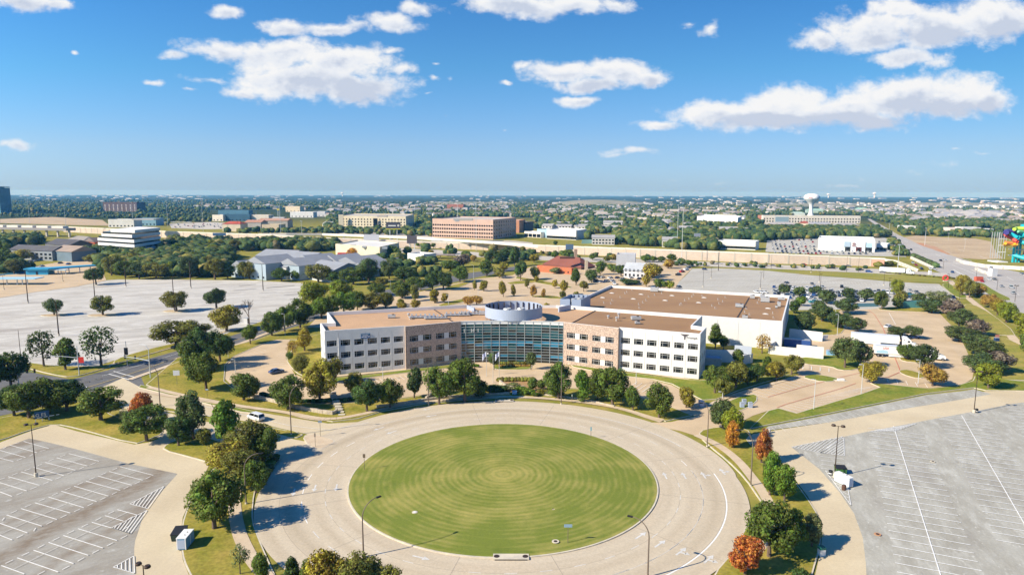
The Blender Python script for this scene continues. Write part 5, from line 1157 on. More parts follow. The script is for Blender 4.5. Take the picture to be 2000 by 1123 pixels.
trees([(1531, 576, 555, 28, 'lo', 'mid'), (1561, 581, 560, 24, 'lo', 'mid'), (1592, 577, 558, 24, 'lo', 'mid'), (1614, 593, 565, 34, 'lo', 'mid'), (1656, 586, 563, 26, 'lo', 'mid'), (1692, 587, 563, 32, 'lo', 'mid'), (1722, 605, 568, 30, 'g', 'round'), (1750, 582, 545, 27, 'lg', 'round'), (1757, 600, 568, 28, 'ol', 'mid'), (1752, 603, 583, 24, 'g', 'mid'), (1795, 592, 571, 28, 'lo', 'mid'), (1830, 597, 567, 44, 'sg', 'spread'), (1820, 611, 583, 50, 'lo', 'spread'), (1565, 598, 577, 20, 'bg', 'mid'), (1551, 612, 588, 24, 'dg', 'mid'), (1573, 650, 607, 42, 'lo', 'spread'), (1606, 628, 593, 50, 'lo', 'spread'), (1642, 642, 608, 46, 'lo', 'spread'), (1655, 613, 580, 46, 'lo', 'spread'), (1675, 650, 620, 40, 'lo', 'spread'), (1598, 610, 588, 30, 'lo', 'mid')], 'right behind the warehouse', 'live oaks right behind the warehouse')
trees([(1857, 622, 586, 44, 'mv', 'mid'), (1872, 645, 602, 50, 'lo', 'spread'), (1876, 668, 636, 64, 'lo', 'spread'), (1905, 655, 624, 40, 'mv', 'mid'), (1905, 692, 650, 56, 'lo', 'spread'), (1928, 706, 664, 60, 'lo', 'spread'), (1948, 728, 682, 48, 'mv', 'mid'), (1920, 730, 690, 70, 'lo', 'spread')], 'in the hedge row at the right', 'hedge row of oaks at the right')
trees([(1878, 577, 537, 36, 'yo', 'round'), (1893, 582, 547, 30, 'ol', 'round'), (1908, 578, 553, 34, 'au', 'round'), (1933, 601, 574, 32, 'au', 'round'), (1948, 616, 584, 36, 'yo', 'round'), (1965, 630, 590, 42, 'lg', 'round'), (1992, 643, 611, 40, 'lg', 'round'), (2012, 668, 630, 44, 'lg', 'round'), (2006, 690, 650, 30, 'g', 'mid')], 'in the boulevard row', 'trees along the boulevard walk')
trees([(849, 592, 566, 26, 'yo', 'oval'), (868, 592, 570, 18, 'yo', 'oval'), (913, 597, 579, 24, 'au', 'small'), (931, 597, 578, 28, 'au', 'small'), (927, 567, 547, 15, 'yo', 'oval'), (945, 569, 546, 20, 'yo', 'oval'), (983, 580, 548, 18, 'yo', 'oval'), (1003, 579, 556, 12, 'yo', 'oval'), (1041, 581, 558, 17, 'au', 'oval'), (1061, 581, 564, 12, 'au', 'oval'), (1030, 563, 542, 12, 'ol', 'oval'), (1048, 552, 540, 10, 'yo', 'small'), (1084, 563, 546, 13, 'yo', 'small'), (1102, 577, 548, 17, 'yo', 'small'), (1098, 588, 569, 15, 'ol', 'small'), (1125, 588, 569, 14, 'ol', 'small'), (785, 607, 590, 24, 'yo', 'small'), (812, 606, 585, 20, 'yo', 'small'), (783, 596, 584, 16, 'ol', 'small'), (973, 600, 588, 14, 'au', 'small'), (1068, 603, 592, 12, 'yo', 'small')], 'in the back parking lot', 'young trees of the back parking lot')
trees([(1017, 548, 508, 24, 'dg', 'mid'), (1044, 546, 519, 24, 'ol', 'mid'), (1043, 513, 496, 20, 'yo', 'mid'), (1125, 557, 525, 27, 'g', 'oval'), (1140, 570, 549, 20, 'ol', 'small'), (1155, 552, 527, 24, 'lo', 'mid'), (1172, 537, 510, 24, 'g', 'mid'), (1195, 531, 515, 22, 'g', 'mid'), (1213, 540, 517, 28, 'g', 'round'), (1185, 512, 500, 16, 'ol', 'mid'), (1197, 508, 497, 18, 'yo', 'mid'), (1158, 508, 495, 16, 'g', 'mid'), (1084, 505, 490, 16, 'g', 'mid'), (1110, 506, 488, 28, 'g', 'mid'), (1269, 548, 515, 32, 'yo', 'mid'), (1283, 538, 520, 26, 'ol', 'mid'), (1262, 560, 535, 18, 'yo', 'mid'), (1305, 525, 507, 22, 'au', 'mid'), (1260, 512, 499, 20, 'g', 'mid'), (1275, 512, 500, 20, 'g', 'mid'), (1292, 512, 500, 20, 'g', 'mid'), (1312, 512, 497, 22, 'g', 'mid'), (1346, 521, 508, 18, 'g', 'mid'), (1289, 566, 545, 24, 'g', 'mid'), (1308, 566, 548, 22, 'lg', 'mid'), (1228, 556, 544, 40, 'lo', 'bush'), (1085, 535, 522, 20, 'sg', 'bush'), (1005, 520, 482, 22, 'dg', 'mid'), (1020, 500, 482, 16, 'ol', 'mid')], 'round the restaurants behind', 'trees round the restaurants')
trees([(967, 515, 490, 40, 'dg', 'mid'), (990, 508, 482, 34, 'dg', 'mid'), (905, 522, 495, 34, 'mv', 'mid'), (880, 530, 508, 40, 'g', 'mid'), (950, 540, 510, 34, 'g', 'mid'), (975, 543, 522, 26, 'ol', 'mid'), (925, 512, 498, 14, 'au', 'small'), (910, 506, 490, 18, 'g', 'mid'), (770, 506, 480, 36, 'g', 'mid'), (795, 500, 482, 20, 'dg', 'mid'), (690, 506, 482, 26, 'or', 'mid'), (733, 503, 489, 12, 'ol', 'small'), (985, 530, 512, 20, 'yo', 'mid'), (842, 500, 488, 10, 'yo', 'small'), (862, 485, 475, 12, 'yo', 'small'), (830, 484, 474, 10, 'g', 'small'), (818, 484, 473, 12, 'g', 'small'), (847, 486, 475, 10, 'g', 'small'), (1085, 480, 470, 8, 'dg', 'small')], 'along the frontage behind the street', 'trees along the frontage road')
trees([(445, 545, 512, 26, 'dg', 'mid'), (487, 545, 508, 36, 'ol', 'spread'), (475, 545, 512, 24, 'lo', 'mid'), (550, 549, 522, 36, 'dg', 'spread'), (580, 547, 528, 26, 'g', 'mid'), (622, 552, 513, 48, 'ol', 'spread'), (650, 553, 530, 28, 'dg', 'mid'), (708, 549, 515, 26, 'g', 'spread'), (305, 545, 511, 46, 'ol', 'spread'), (335, 540, 512, 20, 'lg', 'mid'), (372, 543, 497, 38, 'lo', 'spread'), (420, 546, 503, 44, 'ol', 'spread'), (218, 538, 497, 36, 'ol', 'spread'), (245, 542, 508, 40, 'g', 'spread'), (272, 545, 512, 36, 'lo', 'spread'), (190, 515, 494, 42, 'ol', 'spread'), (395, 538, 510, 36, 'dg', 'spread'), (215, 500, 478, 34, 'dg', 'mid'), (45, 510, 486, 42, 'yo', 'spread'), (28, 535, 505, 36, 'ol', 'spread'), (4, 530, 492, 40, 'dg', 'spread'), (135, 510, 507, 10, 'ol', 'small'), (300, 470, 458, 20, 'ol', 'mid'), (5, 500, 470, 30, 'g', 'mid')], 'along the far edge of the left lot', 'trees along the far edge of the left lot')
trees([(1350 + 1, 604, 592, 10, 'g', 'bush')], 'beside the lot', 'small shrubs') if False else None
# shrubs and hedges
trees([(1000, 762, 748, 34, 'sg', 'bush'), (1020, 768, 755, 30, 'bg', 'bush'), (1034, 772, 758, 26, 'bg', 'bush'), (1060, 771, 759, 22, 'ol', 'bush'), (1078, 773, 762, 26, 'sg', 'bush'), (1046, 774, 766, 20, 'g', 'bush'), (978, 764, 752, 26, 'dg', 'bush'), (962, 768, 752, 34, 'dg', 'bush'), (935, 775, 760, 30, 'dg', 'bush'), (1095, 773, 764, 18, 'ol', 'bush'), (905, 712, 702, 14, 'bg', 'bush'), (930, 717, 710, 14, 'bg', 'bush')], 'in the bed before the glass front', 'shrubs in the planting bed', 'shrub', 'shrub')
def hedge(p0, p1, h, wd, col, label, group=None):
    a, b = gp(*p0), gp(*p1); n = max(2, int((b - a).length / (wd * .55))); r = root('hedge', (a.x, a.y, .05), label, 'hedge', group)
    bm_ = []
    V = []; F = []; rr_ = np.random.RandomState(int(p0[0]))
    off = 0
    for i in range(n):
        c = a.lerp(b, i / (n - 1)) - a; v = V1 * [wd * .6, wd * .6, h * .62] * (1 + rr_.uniform(-.18, .18, size=(len(V1), 1))) + [c.x, c.y, h * .5]
        V += [tuple(x) for x in v.tolist()]; F += [[int(k) + off for k in f] for f in F1]; off += len(V1)
    me = bpy.data.meshes.new('foliage'); me.from_pydata(V, [], F); me.materials.append(M['leaf']); o = link('foliage', me, r); o.color = (*COLR[col][0], 1); o['kind'] = 'stuff'
    return r
hedge((965, 712), (1036, 712), .9, 1.1, 'ol', 'clipped olive hedge under the glass front')
hedge((975, 716), (1034, 716), .6, .9, 'au', 'low brown hedge strip in front of the clipped hedge')
hedge((583, 787), (642, 785), .9, 1.6, 'dg', 'dark hedge below the front lot, left part')
hedge((655, 786), (700, 781), .9, 1.6, 'dg', 'dark hedge below the front lot, right part')
hedge((512, 772), (540, 782), .9, 1.4, 'dg', 'dark hedge by the round tree left of the steps')
hedge((975, 745), (1040, 745), 1.2, 1.6, 'ol', 'tall grass hedge behind the stone retaining wall')
hedge((1732, 534), (1862, 545), 1.0, 1.8, 'ol', 'long clipped hedge below the parked semi truck')
hedge((520, 925), (507, 945), 1.0, 2.2, 'ol', 'dark planting by the left curb of the ring road')
hedge((535, 897), (522, 918), 1.0, 2.2, 'dg', 'dark planting at the tip of the left verge')
# ------------------------------------------------------------------ vehicles
def paint_material():
    m = mat('car_paint', (1, 1, 1), .25, spec=.5, obj=True); m.node_tree.nodes['Principled BSDF'].inputs['Coat Weight'].default_value = .5; return m
M['paint'] = paint_material()
M['cglass'] = mat('car_glass', (.012, .016, .02), .08, spec=.7)
M['tyre'] = mat('tyre_rubber', (.02, .02, .02), .8)
M['rim'] = mat('wheel_rim', (.45, .45, .46), .35, metal=.7)
M['lightw'] = mat('headlight_glass', (.75, .76, .78), .2)
M['lightr'] = mat('tail_light', (.35, .02, .02), .3)
def body_mesh(kind):
    """lower body and roof in rounded sections along the length"""
    L = {'sedan': 4.75, 'suv': 4.7, 'pickup': 5.6, 'hatch': 4.1, 'van': 5.0}[kind]; W = {'sedan': 1.82, 'suv': 1.9, 'pickup': 1.98, 'hatch': 1.75, 'van': 1.95}[kind]
    m = MB(); hood = {'sedan': .86, 'suv': 1.02, 'pickup': 1.1, 'hatch': .9, 'van': 1.0}[kind]; belt = {'sedan': .92, 'suv': 1.08, 'pickup': 1.15, 'hatch': .98, 'van': 1.12}[kind]
    st = [(-.5, .45, hood * .88, .80), (-.485, .30, hood * .97, .93), (-.40, .24, belt * .99, 1), (-.1, .22, belt, 1), (.18, .22, belt, 1), (.25, .24, hood, 1), (.42, .25, hood * .93, .97), (.485, .3, hood * .82, .90), (.5, .42, hood * .7, .8)]
    rings = []
    for x, z0, z1, k in st:
        w = W / 2 * k; rings.append([(x * L, -w * .94, z0), (x * L, -w, z0 + .18), (x * L, -w, z1 - .18), (x * L, -w * .88, z1), (x * L, w * .88, z1), (x * L, w, z1 - .18), (x * L, w, z0 + .18), (x * L, w * .94, z0)])
    v = [p for r in rings for p in r]; f = []
    for i in range(len(rings) - 1):
        for j in range(8): f.append((i * 8 + j, (i + 1) * 8 + j, (i + 1) * 8 + (j + 1) % 8, i * 8 + (j + 1) % 8))
    f += [list(range(8)), list(range((len(rings) - 1) * 8, len(rings) * 8))[::-1]]
    m.add(v, f, 0)
    H = {'sedan': 1.45, 'suv': 1.72, 'pickup': 1.85, 'hatch': 1.5, 'van': 1.78}[kind]
    cab = {'sedan': (-.37, -.20, .10, .24), 'suv': (-.47, -.40, .12, .24), 'pickup': (-.14, -.10, .12, .22), 'hatch': (-.46, -.36, .1, .26), 'van': (-.48, -.43, .2, .36)}[kind]
    x0, x1, x2, x3 = [c * L for c in cab]; w0, w1 = W / 2 * .93, W / 2 * .76; zb = belt - .03; zt = H - .07
    return m, L, W, belt, H, (x0, x1, x2, x3, w0, w1, zb, zt)
def car_parts(kind):
    m, L, W, belt, H, (x0, x1, x2, x3, w0, w1, zb, zt) = body_mesh(kind)
    if kind == 'pickup':
        for s in (-1, 1): m.box((-.32 * L, s * W * .46, belt - .05), (L * .34, .08, .28), 0, 0)
        m.box((-.32 * L, 0, belt - .02), (L * .33, W * .84, .03), 0, 2); m.box((-.49 * L, 0, belt - .05), (.08, W * .9, .28), 0, 0)
    # roof skin with pillars
    m.add([(x1, -w1, zt), (x2, -w1, zt), (x2, w1, zt), (x1, w1, zt), (x1 + .1, -w1 * .9, H), (x2 - .12, -w1 * .9, H), (x2 - .12, w1 * .9, H), (x1 + .1, w1 * .9, H)], [(4, 5, 6, 7), (0, 1, 5, 4), (1, 2, 6, 5), (2, 3, 7, 6), (3, 0, 4, 7)], 0)
    for s in (-1, 1):
        for a, b in ((x0, x1), (x3, x2)):
            m.tube((a, s * w0, zb), (b, s * w1, zt), .05, .05, 4, 0)
        m.tube(((x1 + x2) / 2 + .1, s * w0 * .99, zb), ((x1 + x2) / 2, s * w1, zt), .045, .045, 4, 0)
    g = MB(); k = .985
    v = [(x0, -w0 * k, zb), (x3, -w0 * k, zb), (x3, w0 * k, zb), (x0, w0 * k, zb), (x1, -w1 * k, zt), (x2, -w1 * k, zt), (x2, w1 * k, zt), (x1, w1 * k, zt)]
    g.add(v, [(0, 1, 5, 4), (1, 2, 6, 5), (2, 3, 7, 6), (3, 0, 4, 7)], 0)
    r = .33 if kind in ('sedan', 'hatch') else .38
    return m, g, r, L, W, H
CARP = {}
def wheel_meshes(r):
    t = MB(); t.lathe([(r * .62, -.11), (r * .95, -.11), (r, -.06), (r, .06), (r * .95, .11), (r * .62, .11)], n=14); me = t.mesh('tyre', [M['tyre']])
    q = MB(); q.lathe([(0, .06), (r * .25, .085), (r * .62, .07), (r * .62, -.07), (0, -.06)], n=10); me2 = q.mesh('rim', [M['rim']])
    for x in (me, me2): x.transform(Matrix.Rotation(RAD(90), 4, 'X'))
    return me, me2
def detailed_car(kind, p, rz, colr, label, group=None, name='parked_car', cat='car', at=None):
    pos = gp(*p) if at is None else at
    r_ = root(name, (pos.x, pos.y, pos.z + .17), label, cat, group, rz)
    if kind not in CARP:
        m, g, r, L, W, H = car_parts(kind); CARP[kind] = (m.mesh('body', [M['paint'], M['cglass'], M['dark']]), g.mesh('windows', [M['cglass']]), wheel_meshes(r), r, L, W, MB().box((0, 0, 0), (.08, .34, .14)).mesh('headlight', [M['lightw']]), MB().box((0, 0, 0), (.08, .34, .14)).mesh('tail_light', [M['lightr']]))
    bm_, gm, wm, r, L, W, hl, tl = CARP[kind]
    o = link('body', bm_, r_); o.color = (*colr, 1); link('windows', gm, r_)
    for sx in (-.31, .31):
        for sy in (-1, 1):
            w_ = link('wheel', wm[0], r_); w_.location = (sx * L, sy * (W / 2 - .1), r); q = link('rim', wm[1], w_)
    for sy in (-1, 1):
        o = link('headlight', hl, r_); o.location = (L * .485, sy * W * .33, .62); o = link('tail_light', tl, r_); o.location = (-L * .49, sy * W * .36, .7)
    return r_
# far cars: the same shapes in one mesh
FARC = {}
def far_car(kind, pos, rz, colr, label, group, cat='car'):
    if kind not in FARC:
        m, g, r, L, W, H = car_parts(kind); m.m = [0 if q == 0 else 2 for q in m.m]
        m.add(g.v, g.f, 1)
        for sx in (-.31, .31):
            for sy in (-1, 1): m.tube((sx * L, sy * (W / 2 - .2), r), (sx * L, sy * (W / 2 + .01), r), r, r, 8, 2)
        FARC[kind] = m.mesh('car', [M['paint'], M['cglass'], M['tyre']])
    o = link('car' if kind != 'pickup' else 'pickup_truck', FARC[kind], None); o.location = (pos[0], pos[1], pos[2]); o.rotation_euler[2] = rz; o.color = (*colr, 1)
    tag(o, label, cat, group); o['kind'] = 'thing'; return o
CC = {'white': (.72, .73, .74), 'silver': (.42, .44, .46), 'grey': (.16, .17, .18), 'black': (.02, .02, .022), 'blue': (.03, .09, .28), 'navy': (.015, .03, .09), 'red': (.42, .02, .02), 'teal': (.05, .22, .25), 'tan': (.35, .3, .22), 'orange': (.5, .15, .03)}
def heading(a, b): d = gp(*b) - gp(*a); return math.atan2(d.y, d.x)
detailed_car('sedan', (540, 729), heading((525, 731), (556, 725)), (.06, .10, .20), 'blue grey sedan parked alone in the office lot on the left')
detailed_car('van', (500, 820), heading((520, 826), (485, 815)), (.75, .76, .77), 'white minivan driving on the entry drive left of the ring road', name='minivan', cat='van')
CARK = ['sedan', 'suv', 'sedan', 'pickup', 'hatch', 'suv']
def cars(lst, where, group, z=.05):
    """lst: (px, py, colour, kind, heading point dx, dy)"""
    lst = sorted(lst, key=lambda t: t[0]); cnt = {}
    for t in lst: cnt[(t[2], t[3])] = cnt.get((t[2], t[3]), 0) + 1
    seen = {}
    for t in lst:
        k = (t[2], t[3]); i = seen.get(k, 0); seen[k] = i + 1; p = gp(t[0], t[1]); dx, dy = (t[4], t[5]) if len(t) > 4 else (6, -1)
        w_ = '%s %s %s' % (t[2], {'suv': 'SUV', 'pickup': 'pickup', 'hatch': 'hatchback', 'van': 'van', 'sedan': 'sedan'}[t[3]], where)
        if cnt[k] > 1: w_ += ', ' + (ordn(i, cnt[k]) if cnt[k] > 2 else ('the left one' if i == 0 else 'the right one'))
        far_car(t[3], (p.x, p.y, z), heading((t[0], t[1]), (t[0] + dx, t[1] + dy)), CC[t[2]], w_, group)
cars([(1502, 527, 'navy', 'sedan', 5, 2)][:0] + [(1376, 527, 'navy', 'sedan', 5, 1), (1340, 528, 'white', 'pickup'), (1332, 532, 'red', 'pickup'), (1325, 538, 'black', 'pickup'), (1345, 524, 'grey', 'suv'), (1352, 521, 'silver', 'sedan'), (1185, 551, 'silver', 'suv'), (1196, 550, 'white', 'sedan'), (1164, 550, 'navy', 'suv'), (1174, 552, 'white', 'sedan'), (1200, 556, 'white', 'pickup', 3, 4), (1247, 553, 'navy', 'suv', 3, 4), (1216, 546, 'silver', 'sedan'), (1206, 544, 'navy', 'sedan'), (1232, 544, 'white', 'sedan'), (1170, 543, 'grey', 'suv'), (1177, 543, 'silver', 'sedan'), (1192, 544, 'white', 'sedan'), (1249, 546, 'black', 'sedan'), (1326, 562, 'grey', 'hatch'), (1150, 518, 'grey', 'suv'), (1147, 514, 'white', 'sedan')], 'by the restaurants', 'cars parked by the restaurants')
# north lot rows under the oaks
nl = []
r9 = random.Random(11)
for i, x in enumerate(list(range(1478, 1500, 8))): nl.append((x, 572 + (x - 1478) * .05, 'white', 'sedan' if i % 2 else 'hatch', 5, 1))
for row, (y0, xs) in enumerate([(566, [1539, 1548, 1556, 1585]), (573, [1515, 1546, 1577, 1637, 1667]), (580, [1514, 1546, 1573, 1640, 1671, 1712]), (570, [1625, 1644, 1715, 1726, 1696]), (583, [1543, 1577, 1610, 1668, 1675])]):
    for x in xs: nl.append((x + r9.uniform(-1.5, 1.5), y0 + r9.uniform(-1, 1) + (x - 1600) * .012, r9.choice(['white', 'white', 'silver', 'grey', 'black', 'navy', 'blue']), r9.choice(CARK), 3, 5 * r9.choice((-1, 1))))
for y0, x0, x1, st_ in ((564, 1512, 1600, 8), (571, 1512, 1745, 8.5), (578, 1512, 1745, 8.5), (587, 1520, 1700, 9)):
    x = x0
    while x < x1:
        if r9.random() < .72: nl.append((x + r9.uniform(-1, 1), y0 + r9.uniform(-.6, .6) + (x - 1600) * .02, r9.choice(['white', 'white', 'silver', 'silver', 'grey', 'black', 'navy', 'blue']), r9.choice(CARK), 2, 5 * r9.choice((-1, 1))))
        x += st_
nl += [(1586, 556, 'grey', 'sedan', 4, 3), (1606, 562, 'silver', 'sedan', 5, 2), (1644, 562, 'black', 'suv', 1, 5), (1696, 567, 'white', 'sedan'), (1777, 569, 'silver', 'sedan', 5, 3), (1790, 572, 'grey', 'sedan', 5, 3), (1776, 577, 'teal', 'suv', 5, 0), (1788, 582, 'white', 'sedan'), (1590, 592, 'teal', 'pickup', 6, 0), (1860, 583, 'navy', 'suv', 6, 2), (1536, 554, 'grey', 'sedan')]
cars(nl, 'among the oaks behind the warehouse', 'cars in the lot behind the warehouse')
cars([(1768, 660, 'grey', 'sedan', 6, 1), (1784, 661, 'blue', 'sedan', 6, 0), (1735, 640, 'white', 'sedan', 5, -1), (1762, 657, 'silver', 'sedan', 6, 1)], 'in the truck lot under the two oaks', 'cars in the truck lot')
# boulevard and bridge traffic
cars([(1779, 489, 'black', 'suv', -5, -2), (1837, 510, 'black', 'sedan', 5, 2), (1847, 510, 'white', 'sedan', 5, 2), (1860, 533, 'blue', 'sedan', 5, 3), (1917, 545, 'white', 'sedan', 5, 3), (1931, 547, 'white', 'sedan', 5, 2), (1942, 547, 'grey', 'sedan', 5, 2), (1956, 561, 'silver', 'sedan', 5, 3), (1975, 563, 'silver', 'suv', 5, 3), (1979, 574, 'silver', 'sedan', 5, 3), (1918, 551, 'red', 'hatch', 5, 3), (1783, 515, 'silver', 'suv', 5, 3), (1789, 519, 'red', 'sedan', 5, 3), (1799, 525, 'grey', 'sedan', 5, 3), (1800, 527, 'black', 'hatch', 5, 3), (1877, 558, 'grey', 'sedan', 5, 3), (1825, 527, 'silver', 'suv', 5, 3), (1817, 526, 'white', 'sedan', 5, 3), (1928, 522, 'navy', 'sedan'), (1936, 524, 'silver', 'sedan'), (1995, 536, 'silver', 'sedan'), (1757, 473, 'white', 'sedan', 5, 4), (1748, 460, 'white', 'sedan', 5, 5)], 'on the boulevard at the right', 'cars on the boulevard')
cars([(1625, 525, 'black', 'sedan', 6, .3), (1680, 528, 'black', 'suv', 6, .3), (1697, 532, 'blue', 'suv', 6, .3), (1724, 533, 'grey', 'sedan', 6, .3), (1510, 520, 'grey', 'sedan', 6, .3), (1425, 517, 'grey', 'pickup', 6, .3), (1405, 516, 'silver', 'sedan', 6, .3), (1445, 518, 'silver', 'suv', 6, .3), (1467, 519, 'grey', 'sedan', 6, .3), (1530, 515, 'grey', 'hatch', 6, .3), (1570, 518, 'red', 'sedan', 6, .3), (1657, 521, 'grey', 'sedan', 6, .3), (1131, 496, 'red', 'sedan', 6, .3), (1364, 514, 'silver', 'sedan', 6, .3), (1485, 520, 'silver', 'sedan', 6, .3)], 'on the road below the long wall', 'cars on the road below the long wall')
cars([(60, 512, 'grey', 'suv'), (48, 512, 'silver', 'sedan'), (68, 511, 'white', 'sedan'), (112, 506, 'white', 'sedan', 5, -1), (122, 504, 'silver', 'suv'), (142, 504, 'grey', 'sedan'), (152, 501, 'white', 'sedan'), (158, 503, 'black', 'suv'), (162, 508, 'grey', 'sedan'), (164, 505, 'white', 'hatch'), (118, 515, 'navy', 'sedan'), (134, 517, 'blue', 'sedan'), (82, 521, 'silver', 'sedan'), (592, 545, 'white', 'sedan'), (596, 544, 'white', 'pickup'), (601, 545, 'grey', 'sedan'), (513, 542, 'grey', 'sedan')], 'by the apartment blocks on the left', 'cars by the apartment blocks')
# dealership rows
dl_ = []
for row in range(7):
    y = 470 + row * 4.4
    for k in range(13):
        x = 1505 + k * 8 + row * 1.5
        if r9.random() < .2 or (y < 489 and x > 1592): continue
        dl_.append((x + r9.uniform(-1, 1), y + r9.uniform(-.4, .4), r9.choice(['white', 'white', 'silver', 'grey', 'black', 'navy', 'red']), r9.choice(CARK), 2, 4))
for k in range(9): dl_.append((1615 + k * 10, 493.5 + r9.uniform(-.6, .6), r9.choice(['white', 'silver', 'white', 'black', 'grey']), r9.choice(CARK), 2, 4))
for k in range(8): dl_.append((1625 + k * 11, 496.8, r9.choice(['white', 'silver', 'grey', 'navy']), r9.choice(CARK), 2, 4))
for row in range(4):
    for k in range(4): dl_.append((1717 + k * 9 + row * 6, 474 + row * 6 + k * .8, r9.choice(['white', 'silver', 'grey', 'black']), r9.choice(CARK), 3, 4))
for k in range(46): dl_.append((r9.uniform(335, 470), 437 + r9.uniform(0, 9), r9.choice(['white', 'white', 'silver', 'grey', 'black', 'red']), r9.choice(CARK), 3, 1))
dl_.sort(key=lambda t: t[0]); dcn = {}; dtot = {}
for t in dl_: dtot[(t[2], t[3])] = dtot.get((t[2], t[3]), 0) + 1
for t in dl_:
    dk = (t[2], t[3]); dcn[dk] = dcn.get(dk, -1) + 1
    p = gp(t[0], t[1]); o = far_car(t[3], (p.x, p.y, .1), heading((t[0], t[1]), (t[0] + t[4], t[1] + t[5])), CC[t[2]], '%s %s in the lots beyond the freeway wall, %s' % (t[2], {'suv': 'SUV', 'pickup': 'pickup', 'hatch': 'hatchback', 'sedan': 'sedan'}[t[3]], ordn(dcn[dk], dtot[dk])), 'cars of the dealership rows')

# ------------------------------------------------------------------ semi trucks
def semi(px, py, px1, py1, label, cab_col=(.8, .8, .8), text=None, art=False, cab=True, fairing='white'):
    a, b = gp(px, py), gp(px1, py1); d = (b - a).normalized(); rz = math.atan2(d.y, d.x)
    r = root('semi_truck', (a.x, a.y, .06), label, 'semi truck', None, rz); L = (b - a).length; TL = 16.0 if cab else L
    M.setdefault('trailer', mat('white_trailer_skin', (.80, .80, .79), .4, (.74, .74, .74), .8)); 
    t = MB().box((TL / 2, 0, 1.15), (TL, 2.6, 2.85)).build('trailer', M['trailer'], r)
    MB().box((TL / 2, 0, 4.0), (TL - .3, 2.5, .05)).build('roof_panel', mat('trailer_roof', (.62, .66, .72), .5), t)
    for z in (1.15, 3.9):
        for s in (-1, 1): MB().box((TL / 2, s * 1.31, z), (TL, .05, .12)).build('rail', M['metal'], t)
    MB().box((TL * .45, -1.15, .35), (5.5, .06, .8)).build('side_skirt', M['trailer'], t)
    wm = wheel_meshes(.5)
    def wheels(xs):
        for x in xs:
            for s in (-1, 1): w_ = link('wheel', wm[0], r); w_.location = (x, s * 1.05, .5); w_.scale = (1, 2.4, 1); link('rim', wm[1], w_)
    wheels((1.2, 2.5)); MB().box((1.9, 0, .5), (2.6, 1.6, .65)).build('axle_frame', M['black'], r)
    if text:
        o = sign_text(text, 1.05, (0, 0, 0), Vector((1, 0, 0)), M['red'] if False else mat('red_lettering', (.45, .03, .03), .5)); o.parent = t; o.location = (3.4, -1.34, 2.85)
    if art:
        MB().add([(.5, -1.345, 1.4), (4.2, -1.345, 1.4), (4.0, -1.345, 2.3), (2.6, -1.345, 2.6), (.5, -1.345, 2.3)], [(0, 1, 2, 3, 4)]).build('side_graphic', mat('pale_blue_graphic', (.35, .55, .68), .5), t)
    if text is None and cab: o = sign_text('CARRIER', .45, (0, 0, 0), Vector((1, 0, 0)), M['faint']); o.parent = t; o.location = (TL - 2.5, -1.34, 2.6); bpy.data.objects.remove(o)
    if cab:
        cm = MB(); x0 = TL + .9
        prof = [(x0, .75), (x0, 3.7), (x0 + .5, 4.05), (x0 + 1.6, 3.85), (x0 + 2.7, 2.9), (x0 + 3.15, 2.05), (x0 + 4.6, 1.75), (x0 + 4.9, 1.3), (x0 + 4.9, .55), (x0 + .4, .55)]
        n = len(prof); v = [(x, -1.2, z) for x, z in prof] + [(x, 1.2, z) for x, z in prof]
        cm.add(v, [(i, (i + 1) % n, n + (i + 1) % n, n + i) for i in range(n)] + [list(range(n))[::-1], list(range(n, 2 * n))], 0)
        o = cm.build('tractor_cab', M['paint'], r); o.color = (*cab_col, 1)
        MB().add([(x0 + 2.72, -1.0, 2.88), (x0 + 3.12, -1.08, 2.12), (x0 + 3.12, 1.08, 2.12), (x0 + 2.72, 1.0, 2.88)], [(0, 1, 2, 3)]).build('windscreen', M['cglass'], r).location = (.03, 0, .03)
        for s in (-1, 1): MB().box((x0 + 2.1, s * 1.21, 2.0), (.85, .03, .65)).build('side_window', M['cglass'], r); MB().box((x0 + .7, s * 1.21, 2.6), (.3, .03, .35)).build('side_window', M['cglass'], r)
        MB().box((TL + .45, 0, .8), (.9, 1.8, 1.0)).build('coupling', M['black'], r); wheels((TL - .9, TL + .5, TL + 4.9))
        MB().tube((x0 - .1, .9, 1), (x0 - .1, .9, 4.0), .1, n=8).build('exhaust_stack', M['rim'], r)
    return r
semi(1661, 669, 1790, 680, 'rear semi truck with plain white trailer and white cab in the truck lot')
semi(1706, 695, 1800, 701, 'front semi truck with red letters and blue picture on its trailer', text='USA', art=True)
semi(1718, 532, 1790, 537, 'white semi truck waiting on the frontage road above the hedge')
t = root('bus', gp(2003, 676), 'dark bus cut by the right edge of the picture', 'bus', rz=heading((2003, 676), (2000, 650))); MB().box((0, 0, .5), (11, 2.5, 2.6)).build('body', mat('dark_bus_paint', (.03, .035, .05), .3), t)
for s in (-1, 1): MB().box((0, s * 1.26, 1.6), (10, .04, 1.0)).build('window_band', M['cglass'], t)

